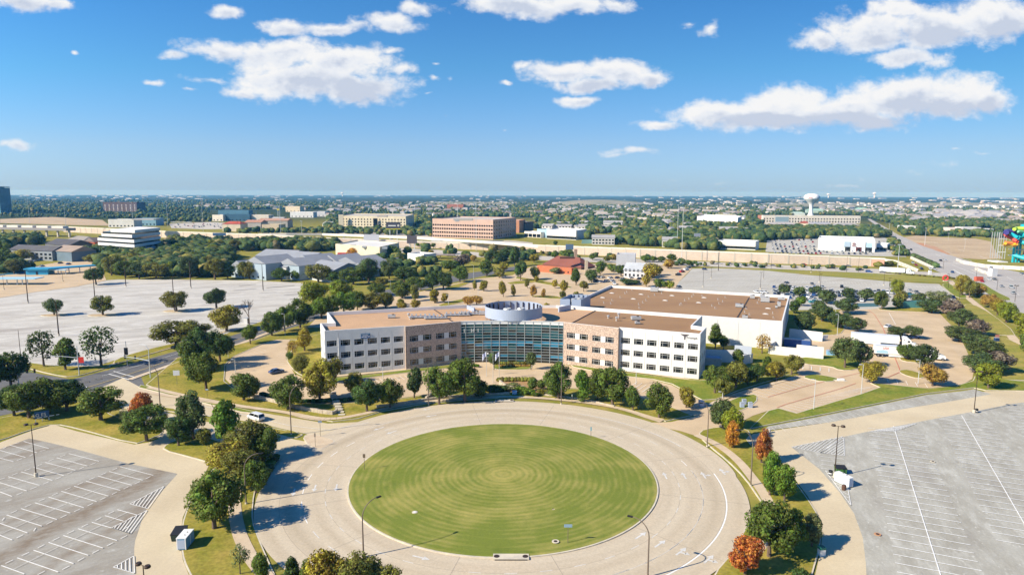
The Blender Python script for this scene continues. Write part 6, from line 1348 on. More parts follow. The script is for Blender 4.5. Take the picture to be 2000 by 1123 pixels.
# ------------------------------------------------------------------ lamps, poles and signs
M['bronze'] = mat('bronze_pole', (.075, .05, .035), .5, metal=.4); M['lampgrey'] = mat('weathered_lamp_metal', (.20, .155, .12), .6, metal=.3); M['silver'] = mat('silver_pole', (.62, .64, .64), .4, metal=.3)
M['lens'] = mat('lamp_lens', (.6, .6, .58), .3)
def head_round(r=.42): m = MB(); m.lathe([(0, .22), (r * .8, .2), (r, .05), (r, -.12), (r * .85, -.16), (0, -.16)], n=14); return m
_hr = head_round().mesh('lamp_head', [M['bronze']]); _hb = MB().box((0, 0, -.08), (.75, .32, .16)).mesh('lamp_head', [M['silver']]); _hbd = MB().box((0, 0, -.08), (.7, .3, .16)).mesh('lamp_head', [M['bronze']])
def pole_lamp(px, py, ty, label, kind='twin', m='bronze', rz=0.0, group='parking lot lamps', h=None, arm=1.0, base=True):
    p = gp(px, py); h = h or hgt(px, py, ty); t = root('street_lamp', (p.x, p.y, .05), label, 'street lamp', group, rz); r = .09 if h < 13 else .2
    if base: MB().tube((0, 0, 0), (0, 0, .8), .34, n=12).build('concrete_base', M['curb'], t)
    MB().tube((0, 0, .1), (0, 0, h), r * 1.3, r * .7, 8).build('pole', M[m], t)
    if kind in ('twin', 'box2'):
        for s in (-1, 1):
            MB().tube((0, 0, h - .1), (s * .55, 0, h), .05, n=6).build('arm', M[m], t)
            o = link('lamp_head', _hr if kind == 'twin' else (_hbd if m == 'bronze' else _hb), t); o.location = (s * .85, 0, h)
    elif kind == 'one':
        MB().tube((0, 0, h - .1), (-.5 * arm, 0, h), .05, n=6).build('arm', M[m], t); o = link('lamp_head', _hb if m == 'silver' else _hbd, t); o.location = (-.8 * arm, 0, h)
    elif kind == 'quad':
        for k in range(4):
            a = k * math.pi / 2; MB().tube((0, 0, h - .1), (.5 * math.cos(a), .5 * math.sin(a), h), .05, n=6).build('arm', M[m], t); o = link('lamp_head', _hr, t); o.location = (.85 * math.cos(a), .85 * math.sin(a), h)
    elif kind == 'mast':
        MB().lathe([(.3, -.3), (1.4, -.1), (1.4, .1), (.3, .2)], (0, 0, h), 12).build('lamp_ring', M['silver'], t)
    return t
def arch_lamp(px, py, ty, label, dx, dy, m='lampgrey', reach=2.6, h=None, group='arched lamps round the ring road'):
    """davit lamp: straight pole that bows over to one side; (dx,dy) = direction of the arm in the world"""
    p = gp(px, py); h = h or hgt(px, py, ty); t = root('street_lamp', (p.x, p.y, .1), label, 'street lamp', group, math.atan2(dy, dx))
    pts = [(0, 0, 0), (0, 0, h * .35), (0, 0, h * .72)]; rs = [.14, .12, .095]
    for k in range(1, 8):
        a = k / 7 * math.pi * .5; pts.append((reach * (1 - math.cos(a)), 0, h * .72 + (h * .28) * math.sin(a))); rs.append(.09 - k * .005)
    MB().path(pts, rs, 8).build('pole', M[m], t); MB().tube((0, 0, 0), (0, 0, .35), .22, n=10).build('base', M['curb'], t)
    o = MB().box((reach + .35, 0, h - .12), (.8, .34, .17)).build('lamp_head', M['dark'], t); return t
pole_lamp(71, 931, 829, 'twin headed lamp standing in the stained lot at the left', rz=.3)
pole_lamp(286, 1188, 1104, 'twin headed lamp whose top shows at the bottom left edge', rz=-.4)
pole_lamp(1630, 932, 832, 'twin headed lamp beside the white box trailer at the right', rz=-.4)
pole_lamp(1902, 806, 726, 'twin headed lamp at the grass corner of the grey lot', rz=-.3)
for i, a in enumerate([(55, 592, 527), (115, 656, 590), (186, 590, 531), (246, 560, 513), (341, 609, 541), (373, 563, 509), (514, 568, 516), (123, 550, 531), (8, 566, 538)]): pole_lamp(*a, 'tall thin lamp of the left parking lot, ' + ordn([1, 2, 4, 5, 6, 7, 8, 3, 0][i], 9), 'box2', 'bronze', group='tall lamps of the left lot', rz=.4)
arch_lamp(481, 985, 888, 'arched lamp under the trees left of the ring road', 1, .2); arch_lamp(710, 1089, 1020, 'arched lamp behind the bottom row of trees', .55, .5, h=9); arch_lamp(1265, 1128, 1018, 'arched lamp at the bottom right of the round lawn', -.8, .45)
arch_lamp(1466, 950, 841, 'arched lamp on the right verge before the rusty maple', -1, .1); arch_lamp(569, 850, 753, 'arched lamp on the grass tip left of the ring road', .8, .1); arch_lamp(1381, 873, 786, 'arched lamp at the corner of the right entry', -.8, -.2, reach=1.6)
arch_lamp(1096, 790, 711, 'straight looking lamp right of the stone wall bed', .1, -.9, reach=1.0); arch_lamp(837, 792, 706, 'straight looking lamp in front of the left office wing', .1, -.9, reach=1.0); arch_lamp(313, 794, 713, 'arched lamp on the strip below the street corner', -.8, .1)
for i, (a, k) in enumerate([((1589, 800, 741), 'lower'), ((1682, 769, 712), 'middle'), ((1793, 750, 703), 'right')]): pole_lamp(*a, 'silver single lamp on the east lot edge, the %s one' % k, 'one', 'silver', group='silver lamps of the east lot', base=False)
for i, a in enumerate([(1635, 656, 614), (1632, 610, 588), (1835, 588, 574), (1855, 612, 595), (1886, 645, 623), (1929, 688, 662), (1634, 604, 568), (1302 + 143, 0, 0)][:7]): pole_lamp(*a, 'silver lamp among the oaks right of the warehouse, ' + ordn([2, 0, 3, 4, 5, 6, 1][i], 7), 'one', 'silver', group='silver lamps among the oaks', base=False)
for i, a in enumerate([(748, 742, 717), (1242, 752, 725), (1411, 778, 765), (460, 728, 702), (875, 645, 573), (522, 653, 612), (448, 690, 650)][:4]): pole_lamp(*a, ['short silver lamp before the left white wing', 'short silver lamp before the right white wing', 'short silver lamp by the lot entry at the right', 'short silver lamp in the curved left lot'][i], 'one', 'silver', group='short silver lamps at the office', base=False)
pole_lamp(446, 698, 651, 'grey lamp behind the dark trees at the street', 'one', 'silver', base=False); pole_lamp(557, 655, 613, 'grey lamp in the street row behind the left lot', 'one', 'silver', base=False)
for i, a in enumerate([(876, 596, 576), (934, 582, 554), (1033, 560, 540), (1148, 566, 548), (763, 574, 548), (925, 546, 518)]): pole_lamp(*a, 'thin lamp in the lots behind the office, ' + ordn([1, 3, 4, 5, 0, 2][i], 6), 'one', 'silver', group='thin lamps behind the office', base=False)
for i, a in enumerate([(1373, 561, 527), (1389, 544, 522), (1485, 565, 532), (1491, 546, 520), (1602, 562, 535), (1726, 558, 532), (1736, 571, 543), (1600, 552, 530), (1584, 533, 508)]): pole_lamp(*a, 'dark lamp in the pale north lot, ' + ordn([0, 1, 2, 3, 6, 7, 8, 5, 4][i], 9), 'box2', 'bronze', group='lamps of the north lot', rz=.5)
for i, (a, n_) in enumerate([((1322, 487, 401), ''), ((1331, 512, 406), ''), ((549, 467, 397), ''), ((590, 472, 432), ''), ((894, 460, 400), ''), ((930, 490, 395), ''), ((58, 435, 382), ''), ((130, 459, 402), ''), ((260, 440, 396), ''), ((328, 443, 392), ''), ((397, 453, 392), ''), ((1753, 527, 478), ''), ((1806, 480, 446), ''), ((1852, 470, 456), ''), ((1736, 455, 437), ''), ((1884, 487, 467), '')]):
    pole_lamp(*a, 'very tall light mast rising over the freeway, ' + ordn([9, 10, 5, 6, 7, 8, 0, 1, 2, 3, 4, 12, 13, 14, 11, 15][i], 16), 'mast', 'silver', group='tall masts along the freeway', base=False)
for i, (x, y, ty) in enumerate([(1947, 566, 544), (1982, 590, 558), (1874, 586, 546), (1852, 562, 535), (1403, 529, 492), (1653, 532, 501), (1676, 533, 502), (1906, 547, 523), (1842, 526, 506), (1506, 526, 497), (41, 700, 645)]):
    pole_lamp(x, y, ty, ['dark lamp on the boulevard median', 'four headed lamp at the median tip', 'dark lamp by the boulevard walk, near one', 'dark lamp by the red sculpture', 'lone wooden looking pole left of the north lot', 'tall pole on the frontage verge, left one', 'tall pole on the frontage verge, right one', 'grey lamp on the bridge approach', 'grey lamp in the middle of the bridge', 'pole at the left of the frontage verge', 'bare dark wooden pole at the left edge'][i], ['one', 'quad', 'one', 'one', 'none', 'none', 'none', 'one', 'one', 'none', 'none'][i], 'bronze', group='poles along the roads', base=False)
# flag poles
for i, (x, y, ty, fl) in enumerate([(950, 735, 686, (.7, .7, .75)), (963, 747, 687, None), (975, 741, 686, (.75, .76, .8))]):
    p = gp(x, y); h = hgt(x, y, ty); t = root('flagpole', (p.x, p.y, .05), ['left flagpole before the glass entrance, flag furled', 'middle bare flagpole before the glass entrance', 'right flagpole with white flag before the glass front'][i], 'flagpole', 'three flagpoles')
    MB().tube((0, 0, 0), (0, 0, h), .08, .04, 8).build('pole', M['silver'], t)
    if fl:
        f = MB(); v = []
        for k in range(5):
            for z in (h - .2, h - 1.5 - k * .18): v.append((-.1 - k * .28, .1 * math.sin(k * 1.7), z - k * .22))
        f.add(v, [(2 * k, 2 * k + 1, 2 * k + 3, 2 * k + 2) for k in range(4)]); f.build('flag', mat('flag_cloth', fl, .8, (.25, .3, .6), 2.5), t)
# monument sign, street signs and signals
a, b = gp(69, 826), gp(97, 821); d = (b - a); rz = math.atan2(d.y, d.x); t = root('monument_sign', (a.x, a.y, .15), 'blue banner sign with white letters on posts under the trees at left', 'sign', rz=rz); L = d.length
for x in (.1, L / 2, L - .1): MB().box((x, 0, 0), (.12, .12, 2.5)).build('post', M['coping'], t)
MB().box((L / 2, -.08, .85), (L, .06, 1.7)).build('panel', mat('navy_sign_panel', (.03, .10, .24), .6), t); o = sign_text('LG ES', 1.1, (0, 0, 0), Vector((1, 0, 0)), M['coping']); o.parent = t; o.location = (L / 2 - .5, -.14, 1.35)
for k, w_ in enumerate((1.2, .9, 1.3, .8)): MB().box((.9 + k * 1.25, -.14, .95), (w_ * .8, .03, .2)).build('text_line', M['coping'], t)
def post_sign(px, py, h, w_, hh, colr, label, cat='sign', name='road_sign', rz=0.0, textm=None):
    p = gp(px, py); t = root(name, (p.x, p.y, .1), label, cat, None, rz); MB().tube((0, 0, 0), (0, 0, h), .05, n=6).build('post', M['lampgrey'], t)
    k = 'sgn%s' % (colr,)
    if k not in M: M[k] = mat('sign_face', colr, .5)
    MB().box((0, -.06, h - hh), (w_, .05, hh)).build('panel', M[k], t)
    if textm: o = sign_text(textm[0], textm[1], (0, 0, 0), Vector((1, 0, 0)), M['coping'] if textm[2] else M['red']); o.parent = t; o.location = (0, -.1, h - hh * .7)
    return t
post_sign(346, 751, 4.2, 1.8, 1.5, (.6, .62, .66), 'small route shield sign on the grass right of the corner', rz=.1)
post_sign(159, 715, 3.0, 2.0, 2.0, (.55, .04, .04), 'bright red square board sign in front of the half bare trees'); post_sign(626, 853, 3.8, .9, .5, (.25, .3, .35), 'slim sign post at the far side of the traffic island'); post_sign(616, 873, 3.2, .35, .9, (.3, .25, .2), 'slim brown sign post on the traffic island')
post_sign(712, 920, 3.6, .5, .8, (.16, .12, .08), 'brown backed sign at the left rim of the round lawn'); post_sign(1154, 857, 2.8, .3, .9, (.2, .4, .45), 'thin sign post at the top right rim of the lawn'); post_sign(1109, 1063, 3.4, 1.3, .5, (.25, .36, .45), 'blue grey sign near the bottom rim of the lawn')
post_sign(331, 862, 1.6, .6, .6, (.8, .8, .8), 'small white sign by the lot driveway'); post_sign(405, 775, 2.2, .7, .35, (.35, .45, .5), 'small grey sign beside the long sidewalk'); post_sign(1117, 786, 2.2, .3, .6, (.3, .35, .3), 'small sign between the trees right of the lamp')
post_sign(1767 + 180, 663, 1.8, 1.6, 1.2, (.5, .2, .15), 'low brick coloured sign by the right driveway'); t = root('utility_box', gp(1946, 667), 'dark blue bin beside the low brick coloured sign', 'utility box'); MB().box((0, 0, 0), (1.4, 1.2, 1.5)).build('cabinet', mat('navy_box', (.02, .05, .15), .5), t)
MB().box((0, 0, 1.5), (1.5, 1.3, .1)).build('lid', M['metal'], t)
def signal(px, py, ty, alen, ang, label, lamp=True):
    p = gp(px, py); h = hgt(px, py, ty); t = root('traffic_signal', (p.x, p.y, .1), label, 'traffic light', 'traffic lights at the street corner', ang)
    MB().tube((0, 0, 0), (0, 0, h), .17, .10, 8).build('pole', M['silver'], t); MB().path([(0, 0, h * .6), (alen * .5, 0, h * .66), (alen, 0, h * .68)], [.11, .09, .06], 6).build('mast_arm', M['silver'], t)
    if lamp: MB().path([(0, 0, h), (.8, 0, h + 1.1), (2.2, 0, h + 1.5), (3.2, 0, h + 1.5)], [.08, .07, .06, .05], 6).build('lamp_arm', M['silver'], t)
    for k in (.55, .95):
        o = MB().box((alen * k, -.12, h * .60), (.42, .3, 1.15)).build('signal_head', M['black'], t)
        for z, c in ((.9, (.4, .03, .02)), (.55, (.4, .25, .02)), (.2, (.02, .2, .08))):
            kk = 'sig%s' % (c,)
            if kk not in M: M[kk] = mat('signal_lens', c, .4)
            MB().tube((alen * k, -.27, h * .60 + z), (alen * k, -.31, h * .60 + z), .12, n=8).build('lens', M[kk], o)
    return t
signal(294, 738, 683, 9.5, math.pi - .25, 'traffic light pole with long arm at the right street corner'); signal(155, 734, 676, 9, math.pi + .1, 'traffic light pole with arm at the left street corner', False)
signal(37, 755, 712, 5, .1, 'traffic light pole under the dark tree at the left edge', False)
p = gp(249, 714); t = root('traffic_signal', (p.x, p.y, .1), 'black signal head on a post at the far side of the street', 'traffic light', 'traffic lights at the street corner'); h = hgt(249, 714, 667); MB().tube((0, 0, 0), (0, 0, h), .09, n=8).build('pole', M['silver'], t); MB().box((0, -.2, h * .45), (1.1, .35, 2.3)).build('signal_head', M['black'], t)
# portable boxes, dumpsters, barrels
def box_trailer(px, py, lab, rz, L=4.6, W=2.2, H=3.0, side=(.62, .70, .76)):
    t = root('storage_container', gp(px, py), lab, 'storage box', rz=rz); sm = mat('box_side', side, .5); MB().box((0, 0, .25), (W, L, H)).build('body', sm, t)
    MB().box((0, 0, H + .25), (W + .05, L + .05, .1)).build('roof', M['coping'], t)
    for s in (-1, 1): MB().box((s * (W / 2 + .01), 0, .3), (.06, .12, H - .1)).build('corner_rib', M['coping'], t); MB().box((s * (W / 2 - .1), -L / 2, .25), (.15, .1, H)).build('door_post', M['coping'], t)
    for y in (-.5, .4): MB().tube((.2, y, H + .35), (.2, y, H + .45), .07, n=8).build('vent', M['dark'], t)
    MB().box((0, -L / 2 - .03, .4), (W * .75, .04, H * .8)).build('door', M['steelblue'], t); return t
box_trailer(1647, 946, 'white box container beside the lamp in the grey lot', .38, 3.4, 1.15, 1.7)
box_trailer(363, 1066, 'white topped blue box on the left verge', .05, 3.0, 1.5, 1.8, (.12, .28, .42))
def dumpster(px, py, lab, c, rz, a=2.4, b=1.9, h=1.6, open_=False):
    t = root('dumpster', gp(px, py), lab, 'dumpster', rz=rz); MB().add([(-a / 2, -b / 2, .1), (a / 2, -b / 2, .1), (a / 2, b / 2, .1), (-a / 2, b / 2, .1), (-a / 2 - .1, -b / 2 - .1, h), (a / 2 + .1, -b / 2 - .1, h), (a / 2 + .1, b / 2 + .1, h * 1.15), (-a / 2 - .1, b / 2 + .1, h * 1.15)], [(3, 2, 1, 0), (0, 1, 5, 4), (1, 2, 6, 5), (2, 3, 7, 6), (3, 0, 4, 7)]).build('bin', mat('dumpster_paint', c, .6), t)
    MB().add([(-a / 2 - .15, -b / 2 - .15, h + .02), (a / 2 + .15, -b / 2 - .15, h + .02), (a / 2 + .15, b / 2 + .15, h * 1.15 + .04), (-a / 2 - .15, b / 2 + .15, h * 1.15 + .04), (-a / 2 - .15, -b / 2 - .15, h + .1), (a / 2 + .15, -b / 2 - .15, h + .1), (a / 2 + .15, b / 2 + .15, h * 1.15 + .12), (-a / 2 - .15, b / 2 + .15, h * 1.15 + .12)], [(3, 2, 1, 0), (4, 5, 6, 7), (0, 1, 5, 4), (1, 2, 6, 5), (2, 3, 7, 6), (3, 0, 4, 7)]).build('lid', M['black'], t); return t
dumpster(1641, 924, 'green dumpster with black lid behind the white box container', (.06, .16, .04), -.15, 1.8, 1.5, 1.2); dumpster(351, 1050, 'dark dumpster beside the blue box on the left verge', (.03, .045, .03), .15, 1.7, 2.4, 1.2)
def barrel(px, py, lab, c, c2=None, grp='barrels by the storage box'):
    t = root('barrel', gp(px, py), lab, 'barrel', grp); MB().lathe([(0, 0), (.36, 0), (.40, .35), (.38, .7), (.40, 1.0), (.30, 1.12), (0, 1.12)], n=14).build('drum', mat('barrel_plastic', c, .6), t)
    if c2: MB().lathe([(.41, .42), (.41, .62)], n=14).build('band', mat('barrel_band', c2, .5), t)
barrel(1622, 928, 'black barrel with white band left of the lamp base', (.03, .03, .03), (.7, .7, .7)); barrel(1648, 957, 'brown barrel in front of the white box container', (.10, .05, .03)); barrel(1907, 806, 'black barrel at the foot of the far lamp', (.02, .02, .02), (.5, .5, .5))
barrel(1502, 846, 'small pale barrel post near the grass bank', (.5, .45, .4))
t = root('utility_box', gp(1604, 1084), 'small white utility box with green top at the curb', 'utility box', rz=.2); MB().box((0, 0, 0), (.9, .8, 1.1)).build('cabinet', M['coping'], t); MB().box((0, 0, 1.1), (.95, .85, .35)).build('lid', mat('green_cover', (.02, .16, .12), .5), t)
t = root('porta_toilet', gp(481, 632), 'white and black portable toilet by the bare tree', 'portable toilet'); MB().box((0, 0, 0), (1.6, 1.4, 2.4)).build('cabin', M['coping'], t); MB().box((.85, 0, .1), (.08, 1.2, 2.1)).build('door', M['black'], t); MB().box((0, 0, 2.4), (1.5, 1.3, .15)).build('roof', M['metal'], t)
for i, (x, y) in enumerate([(1368, 792), (1371, 794), (1453, 790), (1465, 796), (1449, 796)]):
    t = root('utility_box', gp(x, y), ['pale cabinet left of the entry', 'blue white cabinet pair at the entry', 'grey cabinet by the lot gate, rear', 'blue and white cabinet by the lot gate, front', 'low rail box at the lot gate'][i], 'utility box', 'cabinets at the east entry'); MB().box((0, 0, 0), (1.0, .8, 1.4)).build('cabinet', M['steelblue'], t); MB().box((0, 0, 1.4), (1.1, .9, .1)).build('lid', M['blueroof'], t)
t = root('mail_box', gp(1005, 771), 'blue and white box on the walk at the stone wall', 'mailbox'); MB().box((0, 0, .2), (1.3, .8, 1.0)).build('body', mat('sky_blue_metal', (.08, .30, .55), .4), t)
for z in (.5, .85): MB().box((0, -.42, z), (1.3, .05, .12)).build('stripe', M['coping'], t)
# manhole lids and drain slabs
for i, (x, y, r, lab) in enumerate([(810, 1000, .5, 'white round cover in the lower left of the lawn'), (1085, 1057, .6, 'pale valve slab near the bottom rim of the lawn'), (1714, 1043, .55, 'rusty manhole cover in the grey lot'), (1080, 994, .3, 'tiny pale cover right of the lawn centre'), (1822, 901, .5, 'round pale patch in the grey lot')]):
    t = root('manhole_cover', gp(x, y, .16 if i in (2, 4) else .45), lab, 'manhole cover'); MB().tube((0, 0, 0), (0, 0, .06), r, n=16).build('slab', M['curb'] if i != 2 else M['reddirt'], t); MB().tube((0, 0, .06), (0, 0, .09), r * .5, n=12).build('lid', M['coping'] if i == 0 else M['bronze'], t)
for (x0, x1, y, lab) in ((963, 1033, 1090, 'long storm drain slab at the bottom rim of the lawn'), (967, 1003, 784, 'long storm drain slab at the top curb of the ring road')):
    a, b = gp(x0, y), gp(x1, y); t = root('storm_drain', ((a.x + b.x) / 2, a.y, .14), lab, 'storm drain'); MB().box((0, 0, .08), ((b - a).length, 1.5, .16)).build('slab', M['curb'], t); MB().box((0, -.78, 0), ((b - a).length * .9, .06, .13)).build('opening', M['black'], t)
    for s in (-.4, .4): MB().tube((s * (b - a).length, 0, .24), (s * (b - a).length, 0, .27), .45, n=12).build('lid', M['bronze'], t)
for i, (x, y) in enumerate([(168, 746), (192, 741)]):
    t = root('storm_drain', gp(x, y, .05), 'dark grate in the street corner, the %s one' % ('left', 'right')[i], 'storm drain', 'grates in the street'); MB().box((0, 0, 0), (1.8, .8, .1), .5).build('grate', M['black'], t); MB().box((0, -.5, 0), (2.2, .2, .13), .5).build('lip', M['curb'], t)
# stone garden walls and steps before the office
M['limestone'] = mat('limestone_blocks', (.55, .47, .36), .9, (.40, .34, .26), 1.5, fine=.12)
def stone_wall(pts, h, lab, th=.5):
    P = gl(pts); t = root('stone_wall', (P[0].x, P[0].y, 0), lab, 'garden wall', world=True); P = smoothpoly(P, 1, False)
    bmesh_ = None; acc = [P[0]]
    tot_ = sum((P[i + 1] - P[i]).length for i in range(len(P) - 1)); n = max(2, int(tot_ / 1.4)); out = []
    for k in range(n + 1):
        s = tot_ * k / n
        for i in range(len(P) - 1):
            l_ = (P[i + 1] - P[i]).length
            if s <= l_ or i == len(P) - 2: out.append(P[i].lerp(P[i + 1], min(1, s / l_))); break
            s -= l_
    for a, b in zip(out, out[1:]):
        d = b - a; c = (a + b) / 2; MB().box((c.x, c.y, 0), (d.length - .05, th + rnd.uniform(-.08, .08), h + rnd.uniform(-.08, .08)), math.atan2(d.y, d.x)).build('stone', M['limestone'], t)
    return t
stone_wall([(976, 752), (990, 763), (1005, 765), (1024, 763)], 1.5, 'curved pale stone retaining wall below the flagpoles'); stone_wall([(482, 776), (520, 783), (560, 793), (577, 799)], 1.1, 'long pale stone wall left of the steps')
stone_wall([(578, 799), (605, 804), (640, 810), (655, 811), (658, 804)], 1.1, 'pale stone wall ending at the steps'); stone_wall([(735, 797), (790, 790), (860, 779), (930, 774), (995, 771)], .8, 'low stone edging in the shade under the tree row'); stone_wall([(1024, 770), (1080, 774), (1140, 782), (1200, 795)], .5, 'low stone edging right of the blue box'); stone_wall([(832, 783), (842, 776), (853, 770)], 1.2, 'short rough rock pile under the trees')
st_ = root('steps', gp(660, 795), 'stone steps climbing from the walk to the front lot', 'steps', world=True)
for k in range(9):
    a, b = gp(661 + k * -2.2, 811 - k * 4.6), gp(674 - k * 2.2, 811 - k * 4.6); c = (a + b) / 2; MB().box((c.x, c.y, 0), ((b - a).length, .9, .30 + k * .11), .1).build('step', M['curb'], st_)
# wheel stops and low white rails by the truck lot are part of the markings
t = root('trash_can', gp(1641, 744), 'small pale generator pad with white box on the green island', 'utility box'); MB().box((0, 0, .1), (3.4, 1.8, .15)).build('pad', M['curb'], t); MB().box((.2, 0, .25), (1.8, .9, .5)).build('cabinet', M['coping'], t)
t['category'] = 'utility box'; t.name = 'utility_box'
# ------------------------------------------------------------------ middle distance
WMAT = {}
def wm_(c, rough=.85):
    if c not in WMAT: WMAT[c] = mat('painted_wall', c, rough, tuple(x * .86 for x in c), .15)
    return WMAT[c]
WHITE_, CREAM, TANW, BRICK, BROWN, GREYR, DGREY, BLUEG, REDR, PINK = (.78, .77, .75), (.70, .62, .46), (.60, .48, .34), (.42, .16, .08), (.52, .36, .27), (.34, .34, .35), (.12, .115, .12), (.22, .40, .50), (.40, .10, .055), (.58, .40, .32)
_w1 = {}
def far_window(par, P0, d, u, z, w_, h_, m='glass', out=.06):
    k = (round(w_, 2), round(h_, 2), m)
    if k not in _w1: _w1[k] = MB().box((0, 0, 0), (w_, .14, h_)).mesh('window', [M[m]])
    n = Vector((d.y, -d.x)); c = P0 + d * u + n * out; o = link('window', _w1[k], par); o.location = (c.x, c.y, z); o.rotation_euler[2] = math.atan2(d.y, d.x); return o
def bld(label, cat, base, ty, wall=WHITE_, roof=(.5, .47, .42), depth=20, wins=(), name='building', group=None, kind='flat', side=None, rh=3.0, par=1.0, overhang=.5, h=None):
    """base: photo pixels of the foot line left -> right (2 points), or left, corner, right (3 points)
    wins: (edge, columns, rows, width, height, first sill, storey)"""
    B = [gp(*p).to_2d() for p in base]
    if len(B) == 2:
        d = (B[1] - B[0]).normalized(); n = Vector((-d.y, d.x)); P = [B[0], B[1], B[1] + n * depth, B[0] + n * depth]; edges = [(B[0], B[1]), (B[1], P[2])]
    else: P = [B[0], B[1], B[2], B[0] + B[2] - B[1]]; edges = [(B[0], B[1]), (B[1], B[2])]
    if h is None: h = hgt(base[1][0], base[1][1], ty) if kind == 'flat' else hgt(base[0][0], base[0][1], ty) - rh
    c = sum(P, Vector((0, 0))) / 4; r = root(name, (c.x, c.y, 0), label, cat, group, world=True)
    wmt = wm_(wall); rm_ = wm_(roof)
    if kind == 'flat':
        MB().prism(P, 0, h, 0, 0).build('walls', wmt, r)
        MB().sheet(inset(P, .5), h + .03).build('roof', rm_, r)
        pp = MB(); PP = P if area(P) > 0 else P[::-1]; parapet(pp, PP + [PP[0].lerp(PP[1], .01)], h - .05, h + par, .45); pp.build('parapet', wmt, r)
    else:
        PP = P if area(P) > 0 else P[::-1]; MB().prism(PP, 0, h).build('walls', wmt, r)
        lo = [Vector((p.x, p.y)) for p in inset(PP, -overhang)]; e0 = (lo[1] - lo[0]).length; e1 = (lo[2] - lo[1]).length
        if e0 >= e1: a, b = (lo[0] + lo[3]) / 2, (lo[1] + lo[2]) / 2
        else: a, b = (lo[0] + lo[1]) / 2, (lo[3] + lo[2]) / 2
        if kind == 'hip': a, b = a.lerp(b, .22), b.lerp(a, .22)
        V = [(*p, h) for p in lo] + [(a.x, a.y, h + rh), (b.x, b.y, h + rh)]
        F = [(0, 1, 5, 4), (2, 3, 4, 5), (1, 2, 5), (3, 0, 4)] if e0 >= e1 else [(1, 2, 5, 4), (3, 0, 4, 5), (0, 1, 4), (2, 3, 5)]
        MB().add(V, F).add([(*p, h - .02) for p in lo], [(3, 2, 1, 0)]).build('roof', rm_, r)
        if kind == 'gable':   # wall triangles under the gables
            L0 = [Vector((p.x, p.y)) for p in PP]; g = MB()
            if e0 >= e1: g.add([(*L0[1], h), (*L0[2], h), (*((L0[1] + L0[2]) / 2), h + rh * .93)], [(0, 1, 2)]); g.add([(*L0[3], h), (*L0[0], h), (*((L0[3] + L0[0]) / 2), h + rh * .93)], [(0, 1, 2)])
            else: g.add([(*L0[0], h), (*L0[1], h), (*((L0[0] + L0[1]) / 2), h + rh * .93)], [(0, 1, 2)]); g.add([(*L0[2], h), (*L0[3], h), (*((L0[2] + L0[3]) / 2), h + rh * .93)], [(0, 1, 2)])
            for k_ in range(2): q = MB(); q.add(g.v[3 * k_:3 * k_ + 3], [(0, 1, 2)]); q.build('gable_wall', wmt, r)
    for (e, nc, nr, w_, hh, z0, st) in wins:
        a, b = edges[e]; d = (b - a); L = d.length; d = d / L
        for j in range(nr):
            for i in range(nc): far_window(r, a, d, (i + .5) * L / nc, z0 + j * st, w_, hh)
    return r
def unit(par, px, py, z, a, b, h, m='metal', name='roof_unit'): p = gp(px, py, z); MB().box((p.x, p.y, z), (a, b, h)).build(name, M[m], par)
# five storey brown office and hotel beyond the freeway
o = bld('long pinkish brown office of five window rows beyond the freeway', 'office building', [(845, 464), (963, 468), (1008, 460)], 431, PINK, (.55, .5, .45), wins=[(0, 26, 4, 2.2, 1.9, 1.6, 4.6), (1, 10, 5, 2.2, 2.2, 1.8, 4.3)], name='office_building')
unit(o, 905, 431, 24.5, 22, 10, 2.4, 'pipe'); unit(o, 893, 433, 25, 4, 4, 2)
bld('brick red stair block right of the long brown office', 'building', [(1014, 455), (1026, 452)], 430, (.55, .27, .17), wins=[(0, 2, 4, 1.6, 2, 2, 4.5)], depth=16); bld('dark slab building behind the brick red stair block', 'building', [(1026, 453), (1042, 451)], 434, DGREY, depth=20)
o = bld('long cream hotel with four window rows beyond the freeway', 'hotel', [(663, 447), (793, 449), (809, 442)], 424, CREAM, (.5, .46, .4), wins=[(0, 22, 4, 2.0, 1.9, 2, 4.1), (1, 4, 4, 1.6, 1.8, 2, 4.2)], name='hotel')
for (x0, x1, mm) in ((663, 671, CREAM), (742, 752, (.62, .50, .33))):
    a, b = gp(x0, 447.5), gp(x1, 447.7); c = (a + b) / 2; MB().box((c.x, c.y - .6, 0), ((b - a).length, 1.6, 22.5)).build('stair_tower', wm_(mm), o)
c = gp(734, 448.3); MB().box((c.x, c.y - .9, 1), (6.5, .6, 16)).build('glass_bay', M['glass'], o); unit(o, 747, 424, 21, 14, 8, 2.2, 'pipe')
# stepped white office at the left
A, Bc, C = gp(193, 496).to_2d(), gp(264, 502).to_2d(), gp(316, 492).to_2d(); r = root('office_building', (Bc.x, Bc.y, 0), 'stepped white office with dark ribbon windows at the left', 'office building', world=True)
P = [A, Bc, C, A + C - Bc]; g1 = MB(); z = 0.0; HTs = [4.3, 4.3, 4.3, 4.3, 4.3]; u1 = (Bc - A).normalized(); u2 = (C - Bc).normalized()
for k in range(6):
    ins_ = 0 if k < 4 else (k - 3) * 1.0; Q = [A + u1 * (0 if k < 4 else (7 if k == 4 else 22)), Bc - u1 * (0 if k < 4 else (5 if k == 4 else 2)) + u2 * (0 if k < 4 else 3 if k == 4 else 5), C - u2 * 0, A + C - Bc]
    if k >= 4: Q[3] = Q[0] + (C - Bc)
    MB().prism(Q, z, z + 2.5, 0, 0).build('spandrel_band', wm_(WHITE_), r)
    if k < 5: MB().prism(inset(Q, .8), z + 2.5, z + 4.15, 0, 0).build('window_band', M['glass'], r)
    z += 4.1
MB().box((gp(285, 430, z - 2).x, gp(285, 430, z - 2).y, z - 1.6), (26, 14, 1.2)).build('roof_unit', M['pipe'], r)
